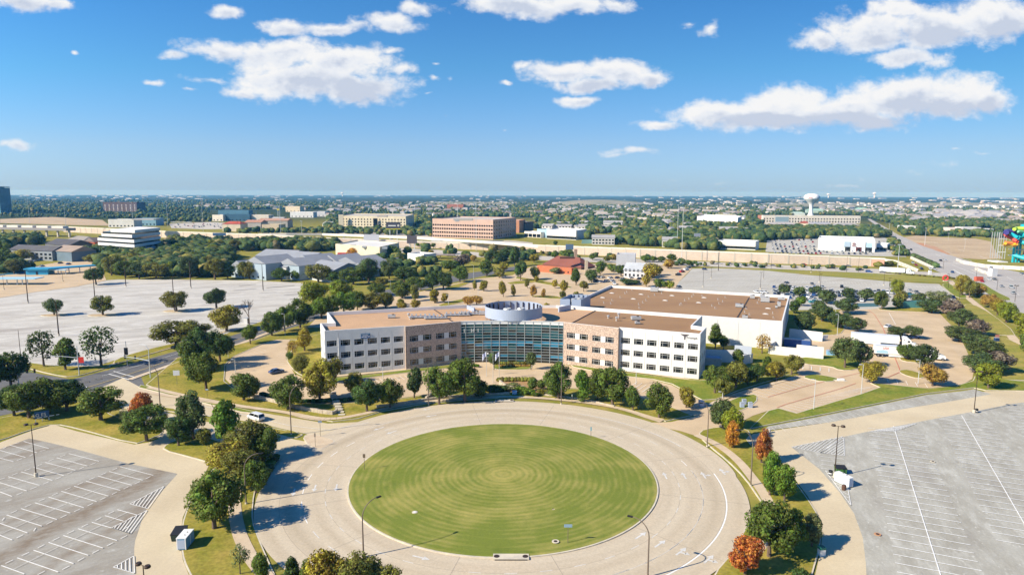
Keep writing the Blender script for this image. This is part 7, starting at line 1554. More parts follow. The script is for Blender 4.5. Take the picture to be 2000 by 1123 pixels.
# motel and shops at the far left
bld('low grey two storey motel with dark gable roof at the left', 'motel', [(20, 506), (103, 510)], 479, (.30, .33, .36), DGREY, 16, [(0, 10, 2, 2.6, 1.6, 1.5, 3.0)], kind='gable', rh=3.6, name='motel')
bld('tan roofed motel wing right of the long grey motel', 'motel', [(103, 509), (141, 512)], 480, (.16, .22, .27), (.36, .28, .22), 20, kind='gable', rh=4.2, name='motel'); bld('dark roofed motel block behind the grey motel', 'motel', [(90, 493), (135, 497)], 467, (.2, .2, .2), (.10, .095, .10), 22, kind='gable', rh=4.5, name='motel')
bld('brown hip roofed house right of the dark roofed motel', 'house', [(122, 484), (158, 488)], 461, (.35, .3, .25), (.30, .27, .24), 24, kind='hip', rh=5, name='house'); bld('small red brick chimney house near the stepped office', 'house', [(168, 488), (186, 489)], 464, (.5, .12, .06), (.26, .2, .18), 16, kind='gable', rh=4, name='house')
# blue drive-through canopies
M['bluepaint'] = mat('bright_blue_metal', (.05, .33, .55), .5); M['bluewater'] = mat('blue_pavement_paint', (.02, .12, .20), .8); M['paleblue'] = mat('pale_blue_canopy', (.40, .62, .75), .5)
t = root('kiosk', gp(62, 537), 'bright blue flat roofed kiosk with long blue canopy', 'kiosk', rz=.1); MB().box((4, 3, 0), (14, 8, 3.6)).build('walls', M['bluepaint'], t); MB().add([(-4, -2, 3.6), (12, -2, 3.6), (34, 16, 3.9), (30, 20, 3.9), (8, 7.5, 3.6), (-4, 7.5, 3.6)], [(0, 1, 2, 3, 4, 5)]).add([(-4, -2, 4.5), (12, -2, 4.5), (34, 16, 4.8), (30, 20, 4.8), (8, 7.5, 4.5), (-4, 7.5, 4.5)], [(0, 1, 2, 3, 4, 5)]).add([(-4, -2, 3.6), (12, -2, 3.6), (34, 16, 3.9), (34, 16, 4.8), (12, -2, 4.5), (-4, -2, 4.5)], [(0, 1, 4, 5), (1, 2, 3, 4)]).build('canopy', M['bluepaint'], t)
for x, y in ((16, 2), (21, 6), (26, 10), (31, 14)): MB().box((x, y, 0), (.4, .4, 3.7)).build('post', M['steelblue'], t)
MB().box((4, -1.1, 0), (1.2, .1, 2.4)).build('door', M['dark'], t)
t = root('canopy', gp(100, 536), 'thin pale blue canopy on posts before the blue kiosk', 'canopy'); MB().box((0, 0, 3), (22, 3.2, .4), .03).build('roof', M['paleblue'], t); [MB().box((x, 0, 0), (.3, .3, 3)).build('post', M['steelblue'], t) for x in (-9, -4, 2, 7, 10)]
t = root('canopy', gp(12, 557), 'wide pale blue striped canopy at the left edge', 'canopy', rz=.05); MB().box((0, 3, 3.6), (36, 9, .5)).build('roof', M['paleblue'], t); [MB().box((x, 1, 0), (.5, .5, 3.6)).build('post', M['coping'], t) for x in (-12, -6, 0, 6, 9, 12)]
pave('blue_pavement', [(-40, 554), (-40, 540), (48, 530), (120, 528), (172, 530), (170, 539), (120, 543), (60, 548), (0, 556)], 'bluewater', z=.09)
# grey roofed apartment blocks
AP = [((452, 541), (478, 544), 508, 20), ((480, 544), (520, 548), 500, 26), ((512, 540), (560, 546), 505, 24), ((545, 543), (585, 548), 503, 26), ((575, 538), (612, 542), 497, 24), ((598, 545), (650, 553), 510, 24), ((628, 534), (660, 538), 497, 24), ((655, 536), (700, 541), 500, 26), ((500, 520), (565, 523), 489, 26), ((540, 525), (600, 530), 492, 26), ((690, 540), (712, 543), 512, 16), ((736, 520), (752, 522), 505, 16)]
for i, (a, b, ty, dp) in enumerate(AP):
    o = bld(['leftmost small gable end', 'tall gable block next to the leftmost', 'long front block with lean-to roof', 'middle front block with blue gable wall', 'block with skylights behind the middle', 'low front block by the pale tree', 'right block with stepped roof edge', 'rightmost large block', 'rear left block', 'rear middle block', 'small block at the right end', 'tiny separate block far right'][i] + ' of the grey roofed apartments', 'apartment building', [a, b], ty, (.36, .44, .50) if i not in (2, 5) else (.62, .62, .62), (.30, .315, .345), dp, [(0, 4, 1, 1.4, 1.2, 1.2, 3.0)], 'apartment_building', 'grey roofed apartments', 'gable', rh=4.2)
    o.rotation_euler[2] = 0
    if i in (2, 4, 6): p = gp((a[0] + b[0]) / 2 + 6, ty + 8, 9); MB().box((p.x, p.y, 8.2), (3.5, 2.5, 1.6), .4).build('skylight', M['coping'], o)
# store, small white shop
o = bld('flat tan store with red end panel behind the apartments', 'store', [(656, 503), (742, 511), (780, 500)], 485, CREAM, (.72, .70, .66), name='store'); a = gp(664, 504.3); MB().box((a.x + 8, a.y - 2.6, 0), (18, 3, 5)).build('red_panel', mat('red_store_panel', (.5, .05, .05), .6), o)
for x, y in ((690, 481), (712, 484), (752, 486)): unit(o, x, y, 10.5, 4, 3, 1.4)
bld('small white flat shop between trees', 'store', [(796, 510), (828, 513)], 499, WHITE_, (.6, .58, .55), 14, name='store'); t = root('canopy', gp(850, 505), 'brown slatted canopy beside the small white shop', 'canopy'); MB().box((0, 0, 3), (34, 10, .5)).build('roof', mat('brown_canopy', (.32, .26, .22), .8), t); [MB().box((x, -4, 0), (.5, .5, 3)).build('post', M['lampgrey'], t) for x in (-15, -5, 5, 15)]
# restaurant with red roof and brick wall
o = bld('restaurant with big red brown roof over an orange brick wall', 'restaurant', [(1060, 520), (1135, 527)], 500, (.20, .12, .09), (.24, .085, .06), 18, kind='hip', rh=6.5, name='restaurant')
a, b = gp(1053, 530), gp(1120, 536); c = (a + b) / 2; MB().box((c.x, c.y, 0), ((b - a).length, 5, 4.6), math.atan2((b - a).y, (b - a).x)).build('brick_wall', mat('orange_brick', (.52, .17, .08), .9, (.42, .13, .06), 1.0), o); p = gp(1124, 516); MB().box((p.x, p.y, 0), (2.4, 2.4, 12)).build('chimney', wm_((.40, .28, .2)), o); p = gp(1145, 530); MB().box((p.x, p.y, 0), (2, 3, 8)).build('chimney', M['limestone'], o)
p = gp(1108, 503, 9); MB().box((p.x, p.y, 8.2), (11, 3, 1.2)).build('dormer', wm_((.10, .05, .04)), o)
for x in (1101, 1109): p = gp(x, 531.5, 2.2); MB().box((p.x, p.y - 3.5, 2.0), (1.2, .2, .9)).build('window', M['glass'], o)
o = bld('tall blank grey block of the castle like restaurant', 'restaurant', [(1203, 533), (1240, 534)], 500, (.50, .51, .54), (.42, .42, .44), 14, name='restaurant'); bld('grey front wing with pointed gables of the castle like restaurant', 'restaurant', [(1218, 542), (1266, 545)], 514, (.56, .57, .60), (.45, .47, .5), 14, [(0, 6, 2, 1.2, 1.6, 1.2, 3.2)], 'restaurant', kind='gable', rh=4.5)
# dealership
o = bld('white car dealership with blue glass panels beyond the wall', 'car dealership', [(1597, 489), (1707, 493)], 469, (.66, .69, .67), (.6, .6, .6), 34, name='car_dealership'); a = gp(1661, 491.4); d0 = (gp(1707, 493) - gp(1597, 489)).to_2d().normalized(); n0 = Vector((d0.y, -d0.x))
def fpanel(x0, x1, z0, z1, m, out, nm): a, b = gp(x0, 489 + (x0 - 1597) * .036).to_2d(), gp(x1, 489 + (x1 - 1597) * .036).to_2d(); c = (a + b) / 2 + n0 * out; MB().box((c.x, c.y, z0), ((b - a).length, .8, z1 - z0), math.atan2(d0.y, d0.x)).build(nm, m, o)
fpanel(1661, 1689, 0, 10.2, wm_((.80, .80, .80)), 1.4, 'entrance_wall'); fpanel(1671, 1682, 0, 4.6, mat('dark_red_portal', (.10, .03, .03), .5), 1.9, 'portal'); fpanel(1674, 1679, 0, 3.2, M['glass'], 2.2, 'entrance_doors'); fpanel(1648, 1660, 4.5, 9.5, wm_((.35, .45, .55)), .6, 'glass_panel'); fpanel(1690, 1703, 4.5, 9.0, wm_((.40, .55, .66)), .6, 'glass_panel'); fpanel(1650, 1660, 0, 4.3, M['glass'], .6, 'showroom_window'); fpanel(1690, 1702, 0, 4.3, M['glass'], .6, 'showroom_window'); fpanel(1703, 1708, 0, 11, wm_((.7, .7, .72)), .8, 'sign_pylon')
lgm = mat('dark_red_emblem', (.22, .05, .05), .5); e0 = a.to_2d() + d0 * 2.6 + n0 * 2.0
for (ra, rb, dz) in ((1.7, 1.15, 0), (.6, 1.1, 0), (1.1, .42, .5)):
    q = MB(); pts = []
    for k in range(20): t_ = 2 * math.pi * k / 20; c = e0 + d0 * (ra * math.cos(t_)); pts.append((c.x, c.y, 7.6 + dz + rb * math.sin(t_)))
    for k in range(20): q.tube(pts[k], pts[(k + 1) % 20], .14, n=4)
    q.build('emblem_ring', lgm, o)
c = e0; MB().box((c.x, c.y, 5.5), (3.8, .2, .5), math.atan2(d0.y, d0.x)).build('lettering_bar', lgm, o)
bld('long white dealer workshop right of the showroom', 'building', [(1711, 489), (1732, 490)], 479, (.7, .7, .7), depth=20, wins=[(0, 3, 1, 3, 2.5, .5, 3)]); bld('white strip of the second dealership with dark window bays', 'car dealership', [(1402, 486), (1475, 489)], 474, (.74, .73, .71), (.7, .68, .64), 22, [(0, 8, 1, 5, 2.4, 1.0, 3)], 'car_dealership')
o = bld('long white showroom with dark glazed base left of the grey apartments', 'store', [(1068, 466), (1125, 469), (1146, 465)], 452, WHITE_, (.75, .74, .72), wins=[(0, 7, 1, 6.5, 3.2, .6, 3)], name='store'); bld('white framed glass pavilion left of the long white showroom', 'store', [(1024, 463), (1056, 465)], 455, (.74, .71, .66), (.7, .66, .6), 14, [(0, 4, 1, 6, 4, .6, 3)], 'store'); bld('blue grey block between pavilion and long white showroom', 'building', [(1049, 463), (1068, 465)], 450, (.35, .5, .6), depth=14)
bld('white office with one row of large dark windows among trees', 'office building', [(1361, 438), (1440, 443), (1448, 438)], 427, WHITE_, (.75, .72, .68), wins=[(0, 7, 1, 12, 3.4, 4.2, 3)], name='office_building')
# apartments and houses the photo shows one by one
for i, (x0, x1, yb, ty) in enumerate([(1156, 1200, 478, 459), (1293, 1322, 483, 463), (1058, 1078, 450, 437), (1085, 1115, 450, 438), (1118, 1128, 450, 439), (1129, 1162, 452, 438), (1163, 1172, 452, 440), (1174, 1205, 453, 440), (1085, 1110, 444, 433), (1130, 1145, 442, 431), (1178, 1215, 446, 431), (1232, 1246, 455, 442), (1260, 1290, 454, 441), (1284, 1306, 462, 447), (1298, 1315, 455, 443), (1314, 1330, 456, 444), (1325, 1352, 455, 441), (1405, 1440, 457, 443), (1435, 1460, 459, 445), (1295, 1305, 444, 431), (1250, 1262, 463, 451), (1330, 1345, 445, 434), (530, 552, 433, 424), (630, 645, 444, 433), (1060, 1070, 434, 424), (1290, 1306, 439, 428), (1480, 1498, 452, 441)]):
    bld('pale grey roofed block beyond the freeway, %s' % ('largest, right of the white showroom' if i == 0 else 'largest, left of the two tall masts' if i == 1 else ordn([0, 0, 4, 5, 8, 9, 11, 12, 6, 10, 13, 14, 16, 18, 20, 21, 23, 25, 26, 19, 15, 24, 0, 1, 3, 17, 27][i], 28)), 'apartment building', [(x0, yb), (x1, yb + .6)], ty, (.62, .60, .58), (.36, .35, .35), 14, [(0, max(2, int((x1 - x0) / 6)), 2, 2.2, 1.6, 1.2, 3.2)] if x1 - x0 > 14 else [], 'apartment_building', 'pale apartments beyond the freeway', 'gable', rh=3.2)
# restaurants, school and shops further out
o = bld('wide flat school building with glass bays left of the water tower foot', 'school', [(1490, 435.5), (1680, 437)], 423, (.68, .63, .56), (.5, .47, .44), 14, wins=[(0, 34, 1, 2.4, 2.6, 2.0, 3), (0, 34, 1, 2.4, 2.2, 7.2, 3)], name='school')
for x0, x1, c_ in ((1513, 1540, 'glass'), (1576, 1603, 'glass'), (1631, 1650, 'brick'), (1652, 1668, 'coping')):
    a, b = gp(x0, 435.7), gp(x1, 435.9); M.setdefault('brick', wm_((.45, .2, .13))); c = (a + b) / 2; MB().box((c.x, c.y - 1, 1), ((b - a).length, 1.2, 11)).build('glass_bay' if c_ == 'glass' else 'wall_bay', mat('pale_blue_glass', (.30, .40, .46), .3) if c_ == 'glass' else M[c_], o)
for i, (x0, x1, yb, ty, wc, rc, kd, lab) in enumerate([(1500, 1560, 448, 434, (.6, .5, .4), (.42, .39, .37), 'hip', 'grey hip roof house row before the school'), (1563, 1583, 446, 432, (.75, .66, .5), (.35, .10, .06), 'hip', 'small pavilion with red hip roof before the school'), (1585, 1622, 448, 434, (.7, .6, .4), (.38, .38, .40), 'gable', 'low shop with two steep grey roofs before the school'), (1632, 1680, 448, 436, (.62, .52, .4), (.36, .35, .34), 'hip', 'wide house with grey roof before the school'), (1648, 1672, 450, 440, (.65, .5, .35), (.42, .12, .07), 'hip', 'small red roofed shop before the school'),
    (435, 470, 452, 433, (.7, .6, .45), (.48, .10, .06), 'hip', 'hotel with bright red roof left of the orange roofs'), (478, 510, 449, 430, (.40, .38, .35), (.45, .24, .16), 'gable', 'left hotel wing with orange tile roof'), (505, 562, 445, 427, (.38, .36, .33), (.45, .27, .19), 'gable', 'right long hotel wing with orange tile roof'), (512, 545, 453, 440, (.62, .50, .34), (.4, .4, .4), 'flat', 'cream shop with small windows before the orange roofs'),
    (415, 436, 432, 421, (.72, .66, .56), (.5, .5, .5), 'flat', 'cream block of the dark glass car centre'), (436, 488, 432, 420, (.05, .12, .18), (.45, .5, .52), 'flat', 'long dark glass car centre at the left'), (426, 486, 422, 412, (.10, .22, .30), (.4, .45, .5), 'flat', 'rear dark glass hall with flat roof'), (487, 525, 432, 421, (.66, .6, .52), (.6, .58, .55), 'flat', 'pale shop right of the dark glass car centre'), (567, 612, 425, 415, (.75, .74, .72), (.7, .7, .7), 'flat', 'low white store strip behind the orange roofs'), (558, 586, 414, 404, (.72, .6, .42), (.5, .46, .4), 'flat', 'cream cinema block near the blue plain'), (612, 635, 423, 414, (.5, .5, .52), (.6, .6, .6), 'flat', 'grey store right of the white strip'),
    (212, 262, 444, 430, (.72, .70, .66), (.55, .58, .6), 'flat', 'white car showroom with slanted roofs behind the stepped office'), (262, 305, 441, 428, (.22, .38, .48), (.6, .6, .58), 'flat', 'blue grey hall right of the white car showroom'), (1855, 1880, 458, 447, (.7, .6, .55), (.68, .64, .6), 'flat', 'left white roofed shop beyond the dirt field'), (1880, 1915, 458, 446, (.6, .6, .6), (.72, .71, .69), 'flat', 'middle white roofed shop beyond the dirt field'), (1914, 1940, 459, 449, (.6, .6, .6), (.72, .72, .72), 'flat', 'right white roofed shop beyond the dirt field'), (1763, 1788, 452, 443, (.7, .68, .66), (.66, .64, .62), 'flat', 'white shop at the head of the boulevard'),
    (1855, 1890, 424, 414, (.72, .66, .58), (.66, .62, .58), 'flat', 'far beige strip mall at the right, left part'), (1900, 1935, 425, 416, (.74, .68, .58), (.66, .62, .56), 'flat', 'far beige strip mall at the right, right part'), (1575, 1610, 416, 408, (.40, .52, .44), (.38, .60, .50), 'hip', 'long mint green roof right of the water tower'), (1670, 1695, 414, 406, (.42, .5, .44), (.38, .62, .50), 'hip', 'mint green roof further right of the water tower'), (1545, 1572, 422, 414, (.55, .6, .55), (.45, .58, .52), 'hip', 'mint green roof left of the water tower'), (873, 905, 409, 400, (.36, .14, .08), (.4, .2, .14), 'flat', 'far brick red office before the blue plain'), (1480, 1500, 432, 422, (.5, .22, .14), (.6, .58, .55), 'flat', 'brick red block at the left of the school'), (1400, 1438, 428, 420, (.62, .58, .5), (.68, .66, .6), 'flat', 'pale flat roofed building behind the white office')]):
    bld(lab, 'building', [(x0, yb), (x1, yb + .3)], ty, wc, rc, 22, [(0, max(3, int((x1 - x0) / 7)), 1, 2.6, 2.0, 1.4, 3)] if kd == 'flat' else [], kind=kd, rh=3.4)
o = bld('dark brown hotel with pale balcony rows before the far woods', 'hotel', [(202, 413), (268, 414)], 396, (.10, .065, .055), (.14, .12, .11), 30, [(0, 8, 5, 3.6, 1.2, 3, 3.9)], 'hotel'); [w_.data.materials.clear() or w_.data.materials.append(M['coping']) for w_ in [c for c in o.children if c.name.startswith('window')][:1]]
o = bld('tall blue grey office tower at the left edge', 'office tower', [(-8, 417), (2, 417.5), (24, 416.5)], 366, (.07, .20, .25), (.35, .42, .45), wins=[(1, 9, 1, 1.3, 62, 2, 3)], name='office_tower', par=2.0); c = gp(13, 417); MB().box((c.x, c.y - 2, 66), (34, 1.2, 2.0), .02).build('cornice', wm_((.35, .5, .55)), o)
# water tower
p = gp(1583, 423); k = 1 / ppm(p); t = root('water_tower', (p.x, p.y, 0), 'white pedestal water tower with red script and dark mark', 'water tower'); wmw = mat('white_tank_paint', (.84, .83, .82), .45)
prof = [(5.6 * k * 1.25, 0), (3.6 * k, 7 * k), (3.2 * k, 14 * k), (3.3 * k, 20 * k), (4.6 * k, 24 * k), (8.5 * k, 28.5 * k), (12.6 * k, 32 * k), (14.4 * k, 34.5 * k)]; MB().lathe(prof, n=32).build('pedestal', wmw, t, smooth=True)
MB().lathe([(14.4 * k, 34.5 * k), (14.6 * k, 36.5 * k), (13.8 * k, 39.5 * k), (11 * k, 42.2 * k), (6.5 * k, 43.8 * k), (0, 44.3 * k)], n=32).build('tank', wmw, t, smooth=True)
MB().box((-8.2 * k, -12.3 * k, 35.6 * k), (7 * k, .4, 1.6 * k), -.58).build('lettering_bar', mat('faded_red_script', (.55, .25, .25), .6), t); MB().box((12.3 * k, -7.3 * k, 34.2 * k), (4 * k, .5, 4.6 * k), 1.03).build('emblem', mat('slate_emblem', (.10, .14, .22), .6), t)
for (x, y0, y1, lab) in ((1618, 388, 380, 'tiny white water tower on the horizon right of the big one'), (1708, 390, 382, 'small grey white water tank on the far horizon'), (669, 386, 377, 'tiny white water tower on the horizon above the hotel')):
    D = 11000; px_ = gp(x, 383).normalized(); bs = Vector((px_.x * D, px_.y * D, 0)); h = 60 if x != 1708 else 80; t = root('water_tower', bs, lab, 'water tower', 'water towers on the horizon'); MB().tube((0, 0, 0), (0, 0, h * .7), 8, n=10).build('pedestal', wmw, t); MB().lathe([(8, h * .6), (26, h * .75), (26, h * .88), (14, h), (0, h * 1.02)], n=14).build('tank', wmw, t)
# water slides
b0 = gp(1972, 512); k = 1 / ppm(b0); t = root('water_slide', (b0.x, b0.y, 0), 'tangle of coloured water slides on a white frame at the right edge', 'water slide', rz=0)
SC_ = {'lime': (.42, .62, .06), 'purple': (.06, .05, .22), 'red': (.60, .07, .04), 'turquoise': (.02, .42, .50), 'yellow': (.75, .38, .02), 'orange': (.70, .20, .05), 'mint': (.2, .6, .35)}
def sp(x, y, dy=0): return ((x - 1972) * k, dy, (512 - y) * k)
for c_, pts, r_ in [('purple', [(1942, 453), (1955, 452), (1971, 453)], 1.7), ('lime', [(1960, 447), (1970, 446), (1985, 445), (2000, 441), (2020, 438)], 1.2), ('red', [(1952, 457), (1958, 463), (1964, 470), (1972, 478)], 1.2), ('turquoise', [(1958, 456), (1966, 463), (1974, 470), (1984, 474)], 1.3), ('yellow', [(1946, 474), (1954, 478), (1964, 475), (1972, 480), (1975, 476)], 1.0), ('orange', [(1948, 472), (1960, 474), (1970, 472), (1976, 480)], .9), ('yellow', [(1985, 473), (1994, 477), (2008, 478), (2020, 482)], 1.3), ('orange', [(1992, 463), (2000, 470), (2012, 478)], 1.2), ('turquoise', [(1976, 462), (1984, 456), (1992, 452), (2004, 450), (2020, 447)], 1.7), ('mint', [(1966, 451), (1980, 452), (1990, 455)], .9), ('red', [(1976, 449), (1984, 448), (1990, 449)], 1.1), ('orange', [(1990, 495), (1996, 492), (2004, 497), (2012, 492)], 1.2), ('turquoise', [(1974, 498), (1984, 503), (1992, 498), (1998, 502)], 1.2), ('yellow', [(1994, 505), (2002, 500), (2010, 506)], 1.1)]:
    P3 = [sp(x, y, (-6 + 4 * math.sin(x * .3))) for x, y in pts]; Q3 = []
    for i in range(len(P3) - 1): Q3 += [tuple(P3[i][j] * (1 - s_) + P3[i + 1][j] * s_ for j in range(3)) for s_ in (0, .5)]
    Q3.append(P3[-1]); kk = 'sl_' + c_
    if kk not in M: M[kk] = mat(c_ + '_slide_plastic', SC_[c_], .4)
    MB().path(Q3, [r_ * 1.2] * len(Q3), 8).build('slide_tube', M[kk], t)
for x in (1941, 1946, 1951, 1956): MB().tube(sp(x, 505, -3), sp(x, 454, -3), .28, n=6).build('column', M['metal'], t); MB().tube(sp(x, 505, 5), sp(x, 454, 5), .28, n=6).build('column', M['metal'], t)
for y in (466, 479, 492): MB().tube(sp(1941, y, -3), sp(1957, y, -3), .35, n=6).build('beam', M['coping'], t)
MB().box(((1950 - 1972) * k, 1, 0), (20 * k, 12, 2.2 * k)).build('pool_house', M['coping'], t)
for x in (1974, 1980, 1986): MB().tube(sp(x, 512, -2), sp(x, 452, -2), .9, n=8).build('column', M['sl_turquoise'], t)
for y in (488, 470, 500): MB().box(((1984 - 1972) * k, 0, (512 - y) * k), (18 * k, 9, .7)).build('stair_deck', M['metal'], t)
MB().lathe([(0, 0), (5.5, 0), (5.5, 7), (0, 7)], sp(2001, 455, 0), 14).build('tank', M['sl_turquoise'], t)
# ------------------------------------------------------------------ freeway walls and ramps
def wall_line(px_pts, tops, label, seg=13.0, m=None, plate=True, group=None, th=.8):
    P = gl(px_pts); H = [hgt(a[0], a[1], t_) for a, t_ in zip(px_pts, tops)]; r = root('retaining_wall', (P[0].x, P[0].y, 0), label, 'retaining wall', group, world=True)
    for i in range(len(P) - 1):
        a, b = P[i], P[i + 1]; L = (b - a).length; n = max(1, round(L / seg)); d = (b - a) / L
        for j in range(n):
            t0, t1 = j / n, (j + 1) / n; h = H[i] + (H[i + 1] - H[i]) * (t0 + t1) / 2; c = a.lerp(b, (t0 + t1) / 2); l_ = L / n
            MB().box((c.x, c.y, 0), (l_ - 1.0, th, h - .5), math.atan2(d.y, d.x)).build('wall_panel', m or M['wallpanel'], r)
            q = a.lerp(b, t0); MB().box((q.x, q.y, 0), (1.0, th + .5, h), math.atan2(d.y, d.x)).build('pilaster', M['hwy'], r)
            MB().box((c.x, c.y, h - .5), (l_ - .02, th + .3, 1.1), math.atan2(d.y, d.x)).build('coping', M['copingc'], r)
    return P, H
M['wallpanel'] = mat('pinkish_wall_concrete', (.60, .49, .40), .9, (.52, .42, .34), .12, fine=.06, fscale=.8); M['copingc'] = mat('pale_barrier_concrete', (.72, .66, .57), .9)
W1 = [(125, 453), (215, 458), (330, 465), (500, 473), (640, 480), (850, 485), (1042, 492)]; T1 = [443, 447, 452.5, 458, 465, 473, 480]
W2 = [(1042, 492), (1250, 504), (1500, 514.5), (1700, 520)]; T2 = [479, 486.5, 496, 504.5]
for W_, T_, lab in ((W1, T1, 'long beige panelled retaining wall along the freeway, left half'), (W2, T2, 'long beige panelled retaining wall along the freeway, right half')):
    P, H = wall_line(W_, T_, lab, 14.0)
    v = []; f = []
    for i, (p, h) in enumerate(zip(P, H)):
        n = p.normalized(); v += [(p.x, p.y, h - .6), (p.x + n.x * 9, p.y + n.y * 9, h - .6), (p.x + n.x * 22, p.y + n.y * 22, h - .7), (p.x + n.x * 30, p.y + n.y * 30, 0)]
    for i in range(len(P) - 1): f += [(4 * i, 4 * i + 4, 4 * i + 5, 4 * i + 1)]
    struct(MB().add(v, f).build('upper_road', M['hwy'])); f = []
    for i in range(len(P) - 1): f += [(4 * i + 1, 4 * i + 5, 4 * i + 6, 4 * i + 2), (4 * i + 2, 4 * i + 6, 4 * i + 7, 4 * i + 3)]
    struct(MB().add(v, f).build('upper_verge', M['grass']))
wall_line([(1700, 520), (1728, 521.5)], [504.5, 506], 'orange pink end panel of the long wall', 20, mat('orange_pink_wall', (.60, .33, .24), .9)); wall_line([(1728, 513), (1750, 516), (1768, 522), (1792, 531)], [507, 510, 517, 527], 'curved white barrier beside the ramp to the bridge', 9, M['copingc'], th=.5)
wall_line([(1779, 506), (1805, 517), (1822, 524)], [502, 514, 522], 'straight white barrier right of the ramp', 9, M['copingc'], th=.5); wall_line([(1868, 509), (1880, 515), (1925, 523), (2030, 530)], [506, 511, 518, 524], 'long white barrier at the right of the bridge, rear', 12, M['copingc'], th=.5); wall_line([(1905, 527), (1915, 532), (1935, 538)], [523, 528, 535], 'short curved white barrier nearer the camera', 9, M['copingc'], th=.5)
hedge((1783, 503), (1828, 523), 3.5, 4.5, 'lo', 'dark teal hedge row between the ramp and the boulevard'); hedge((1715, 521), (1742, 519), 3.5, 6, 'ol', 'dark oval hedge behind the waiting semi truck')
# elevated ramp
deck = root('elevated_ramp', (0, 0, 0), 'long thin elevated freeway ramp on piers before the brown office', 'road bridge', world=True); RP = [(505, 471, 457), (560, 471, 456.5), (630, 470, 457), (717, 476, 460), (814, 482, 464), (914, 488, 470), (962, 490.5, 473), (1050, 497, 480)]
P = [(gp(a, b).to_2d(), hgt(a, b, c)) for a, b, c in RP]; dv = []; df = []
for p, h in P: n = p.normalized(); dv += [(p.x, p.y, h), (p.x, p.y, h - 1.9), (p.x + n.x * 11, p.y + n.y * 11, h - 1.9), (p.x + n.x * 11, p.y + n.y * 11, h), (p.x + n.x * .4, p.y + n.y * .4, h), (p.x + n.x * .4, p.y + n.y * .4, h - .9), (p.x + n.x * 10.6, p.y + n.y * 10.6, h - .9), (p.x + n.x * 10.6, p.y + n.y * 10.6, h)]
for i in range(len(P) - 1):
    a, b = 8 * i, 8 * i + 8; df += [(a + x, b + x, b + y, a + y) for x, y in ((1, 0), (2, 1), (3, 2), (0, 4), (4, 5), (5, 6), (6, 7), (7, 3))]
MB().add(dv, df).build('deck', M['copingc'], deck)
for (x, yb, tp) in ((630, 470, 459), (672, 473, 461), (717, 476, 462), (765, 479, 464), (814, 482, 466), (862, 485, 469), (914, 488, 472), (962, 490.5, 475), (1005, 494, 478)):
    p = gp(x, yb); n = p.to_2d().normalized(); h = hgt(x, yb, tp); c = p.to_2d() + n * 5.5; MB().tube((c.x, c.y, 0), (c.x, c.y, h - 1.5), 1.3, n=10).box((c.x, c.y, h - 3.0), (3, 9, 1.6), math.atan2(n.y, n.x) - math.pi / 2).build('pier', M['hwy'], deck)
ov = root('overpass', (0, 0, 0), 'dark overpass with pale canopies at the far left', 'road bridge', world=True); a, b = gp(-30, 459), gp(140, 463); d = (b - a).to_2d(); L = d.length; rz = math.atan2(d.y, d.x); h = 11; c = (a + b) / 2
MB().box((c.x, c.y, h - 3), (L, 14, 3.0), rz).build('deck', mat('weathered_bridge_side', (.30, .28, .27), .9), ov)
for k in range(9): q = a.to_2d().lerp(b.to_2d(), k / 8); MB().box((q.x, q.y - 4, 0), (2, 2, h - 3), rz).build('pier', M['hwy'], ov)
for k in range(5): q = a.to_2d().lerp(b.to_2d(), .2 + k * .17); MB().box((q.x, q.y, h), (18, 8, 2.6), rz).build('canopy', M['copingc'], ov)
for (x, y, ty, w_, hh, c_, lab, tx) in ((726, 483, 458, 16, 9, (.55, .56, .60), 'pale square billboard on two posts before the ramp', None), (805, 487, 460, 10, 8, (.10, .09, .10), 'dark arched sign on posts with red base', None), (769, 470, 434, 17, 8, (.07, .07, .09), 'black billboard with dim lettering before the hotel', 1), (1112, 500, 477, 7, 5, (.10, .16, .25), 'small blue sign on a post before the long wall', None), (1361, 476, 456, 7, 10, (.30, .32, .38), 'tall grey sign panel among trees', None), (430, 478, 455, 14, 3, (.06, .12, .22), 'dark blue flat sign over the freeway wall', None), (1149, 476, 468, 15, 5, (.18, .30, .28), 'green overhead road sign on the upper road', None), (544, 424, 408, 6, 3, (.75, .6, .02), 'small yellow sign far left of the hotel', None), (1908, 574, 541, 0, 0, (.5, .1, .1), '', None))[:8]:
    p = gp(x, y); h = hgt(x, y, ty); t = root('billboard', (p.x, p.y, 0), lab, 'billboard')
    for s in (-.25, .25): MB().tube((s * w_, 0, 0), (s * w_, 0, h - .5), .5, n=8).build('post', M['silver'], t)
    kk = 'bb%s' % (c_,); M.setdefault(kk, mat('sign_board', c_, .6)); MB().box((0, -.6, h - hh), (w_, .8, hh)).build('board', M[kk], t)
    if tx: MB().box((-1.5, -1.1, h - hh * .6), (9, .1, 1.2)).build('text_line', M['coping'], t); MB().tube((6, -1.05, h - hh * .5), (6, -1.2, h - hh * .5), 1.3, n=14).build('round_mark', M['faint'], t); MB().box((0, -1.1, h - hh - .5), (w_, .2, .9)).build('bright_strip', wm_((.6, .55, .05)), t)
p = gp(1846, 550); t = root('sculpture', (p.x, p.y, .15), 'red ring shaped sculpture at the corner of the verge', 'sculpture')
q = MB(); [q.tube((1.6 * math.cos(i * .523), 0, 2.2 + 1.6 * math.sin(i * .523)), (1.6 * math.cos((i + 1) * .523), 0, 2.2 + 1.6 * math.sin((i + 1) * .523)), .5, n=6) for i in range(12)]; q.build('ring', mat('bright_red_paint', (.65, .06, .05), .5), t); MB().box((0, 0, 0), (2.4, 1, .6)).build('base', M['curb'], t)
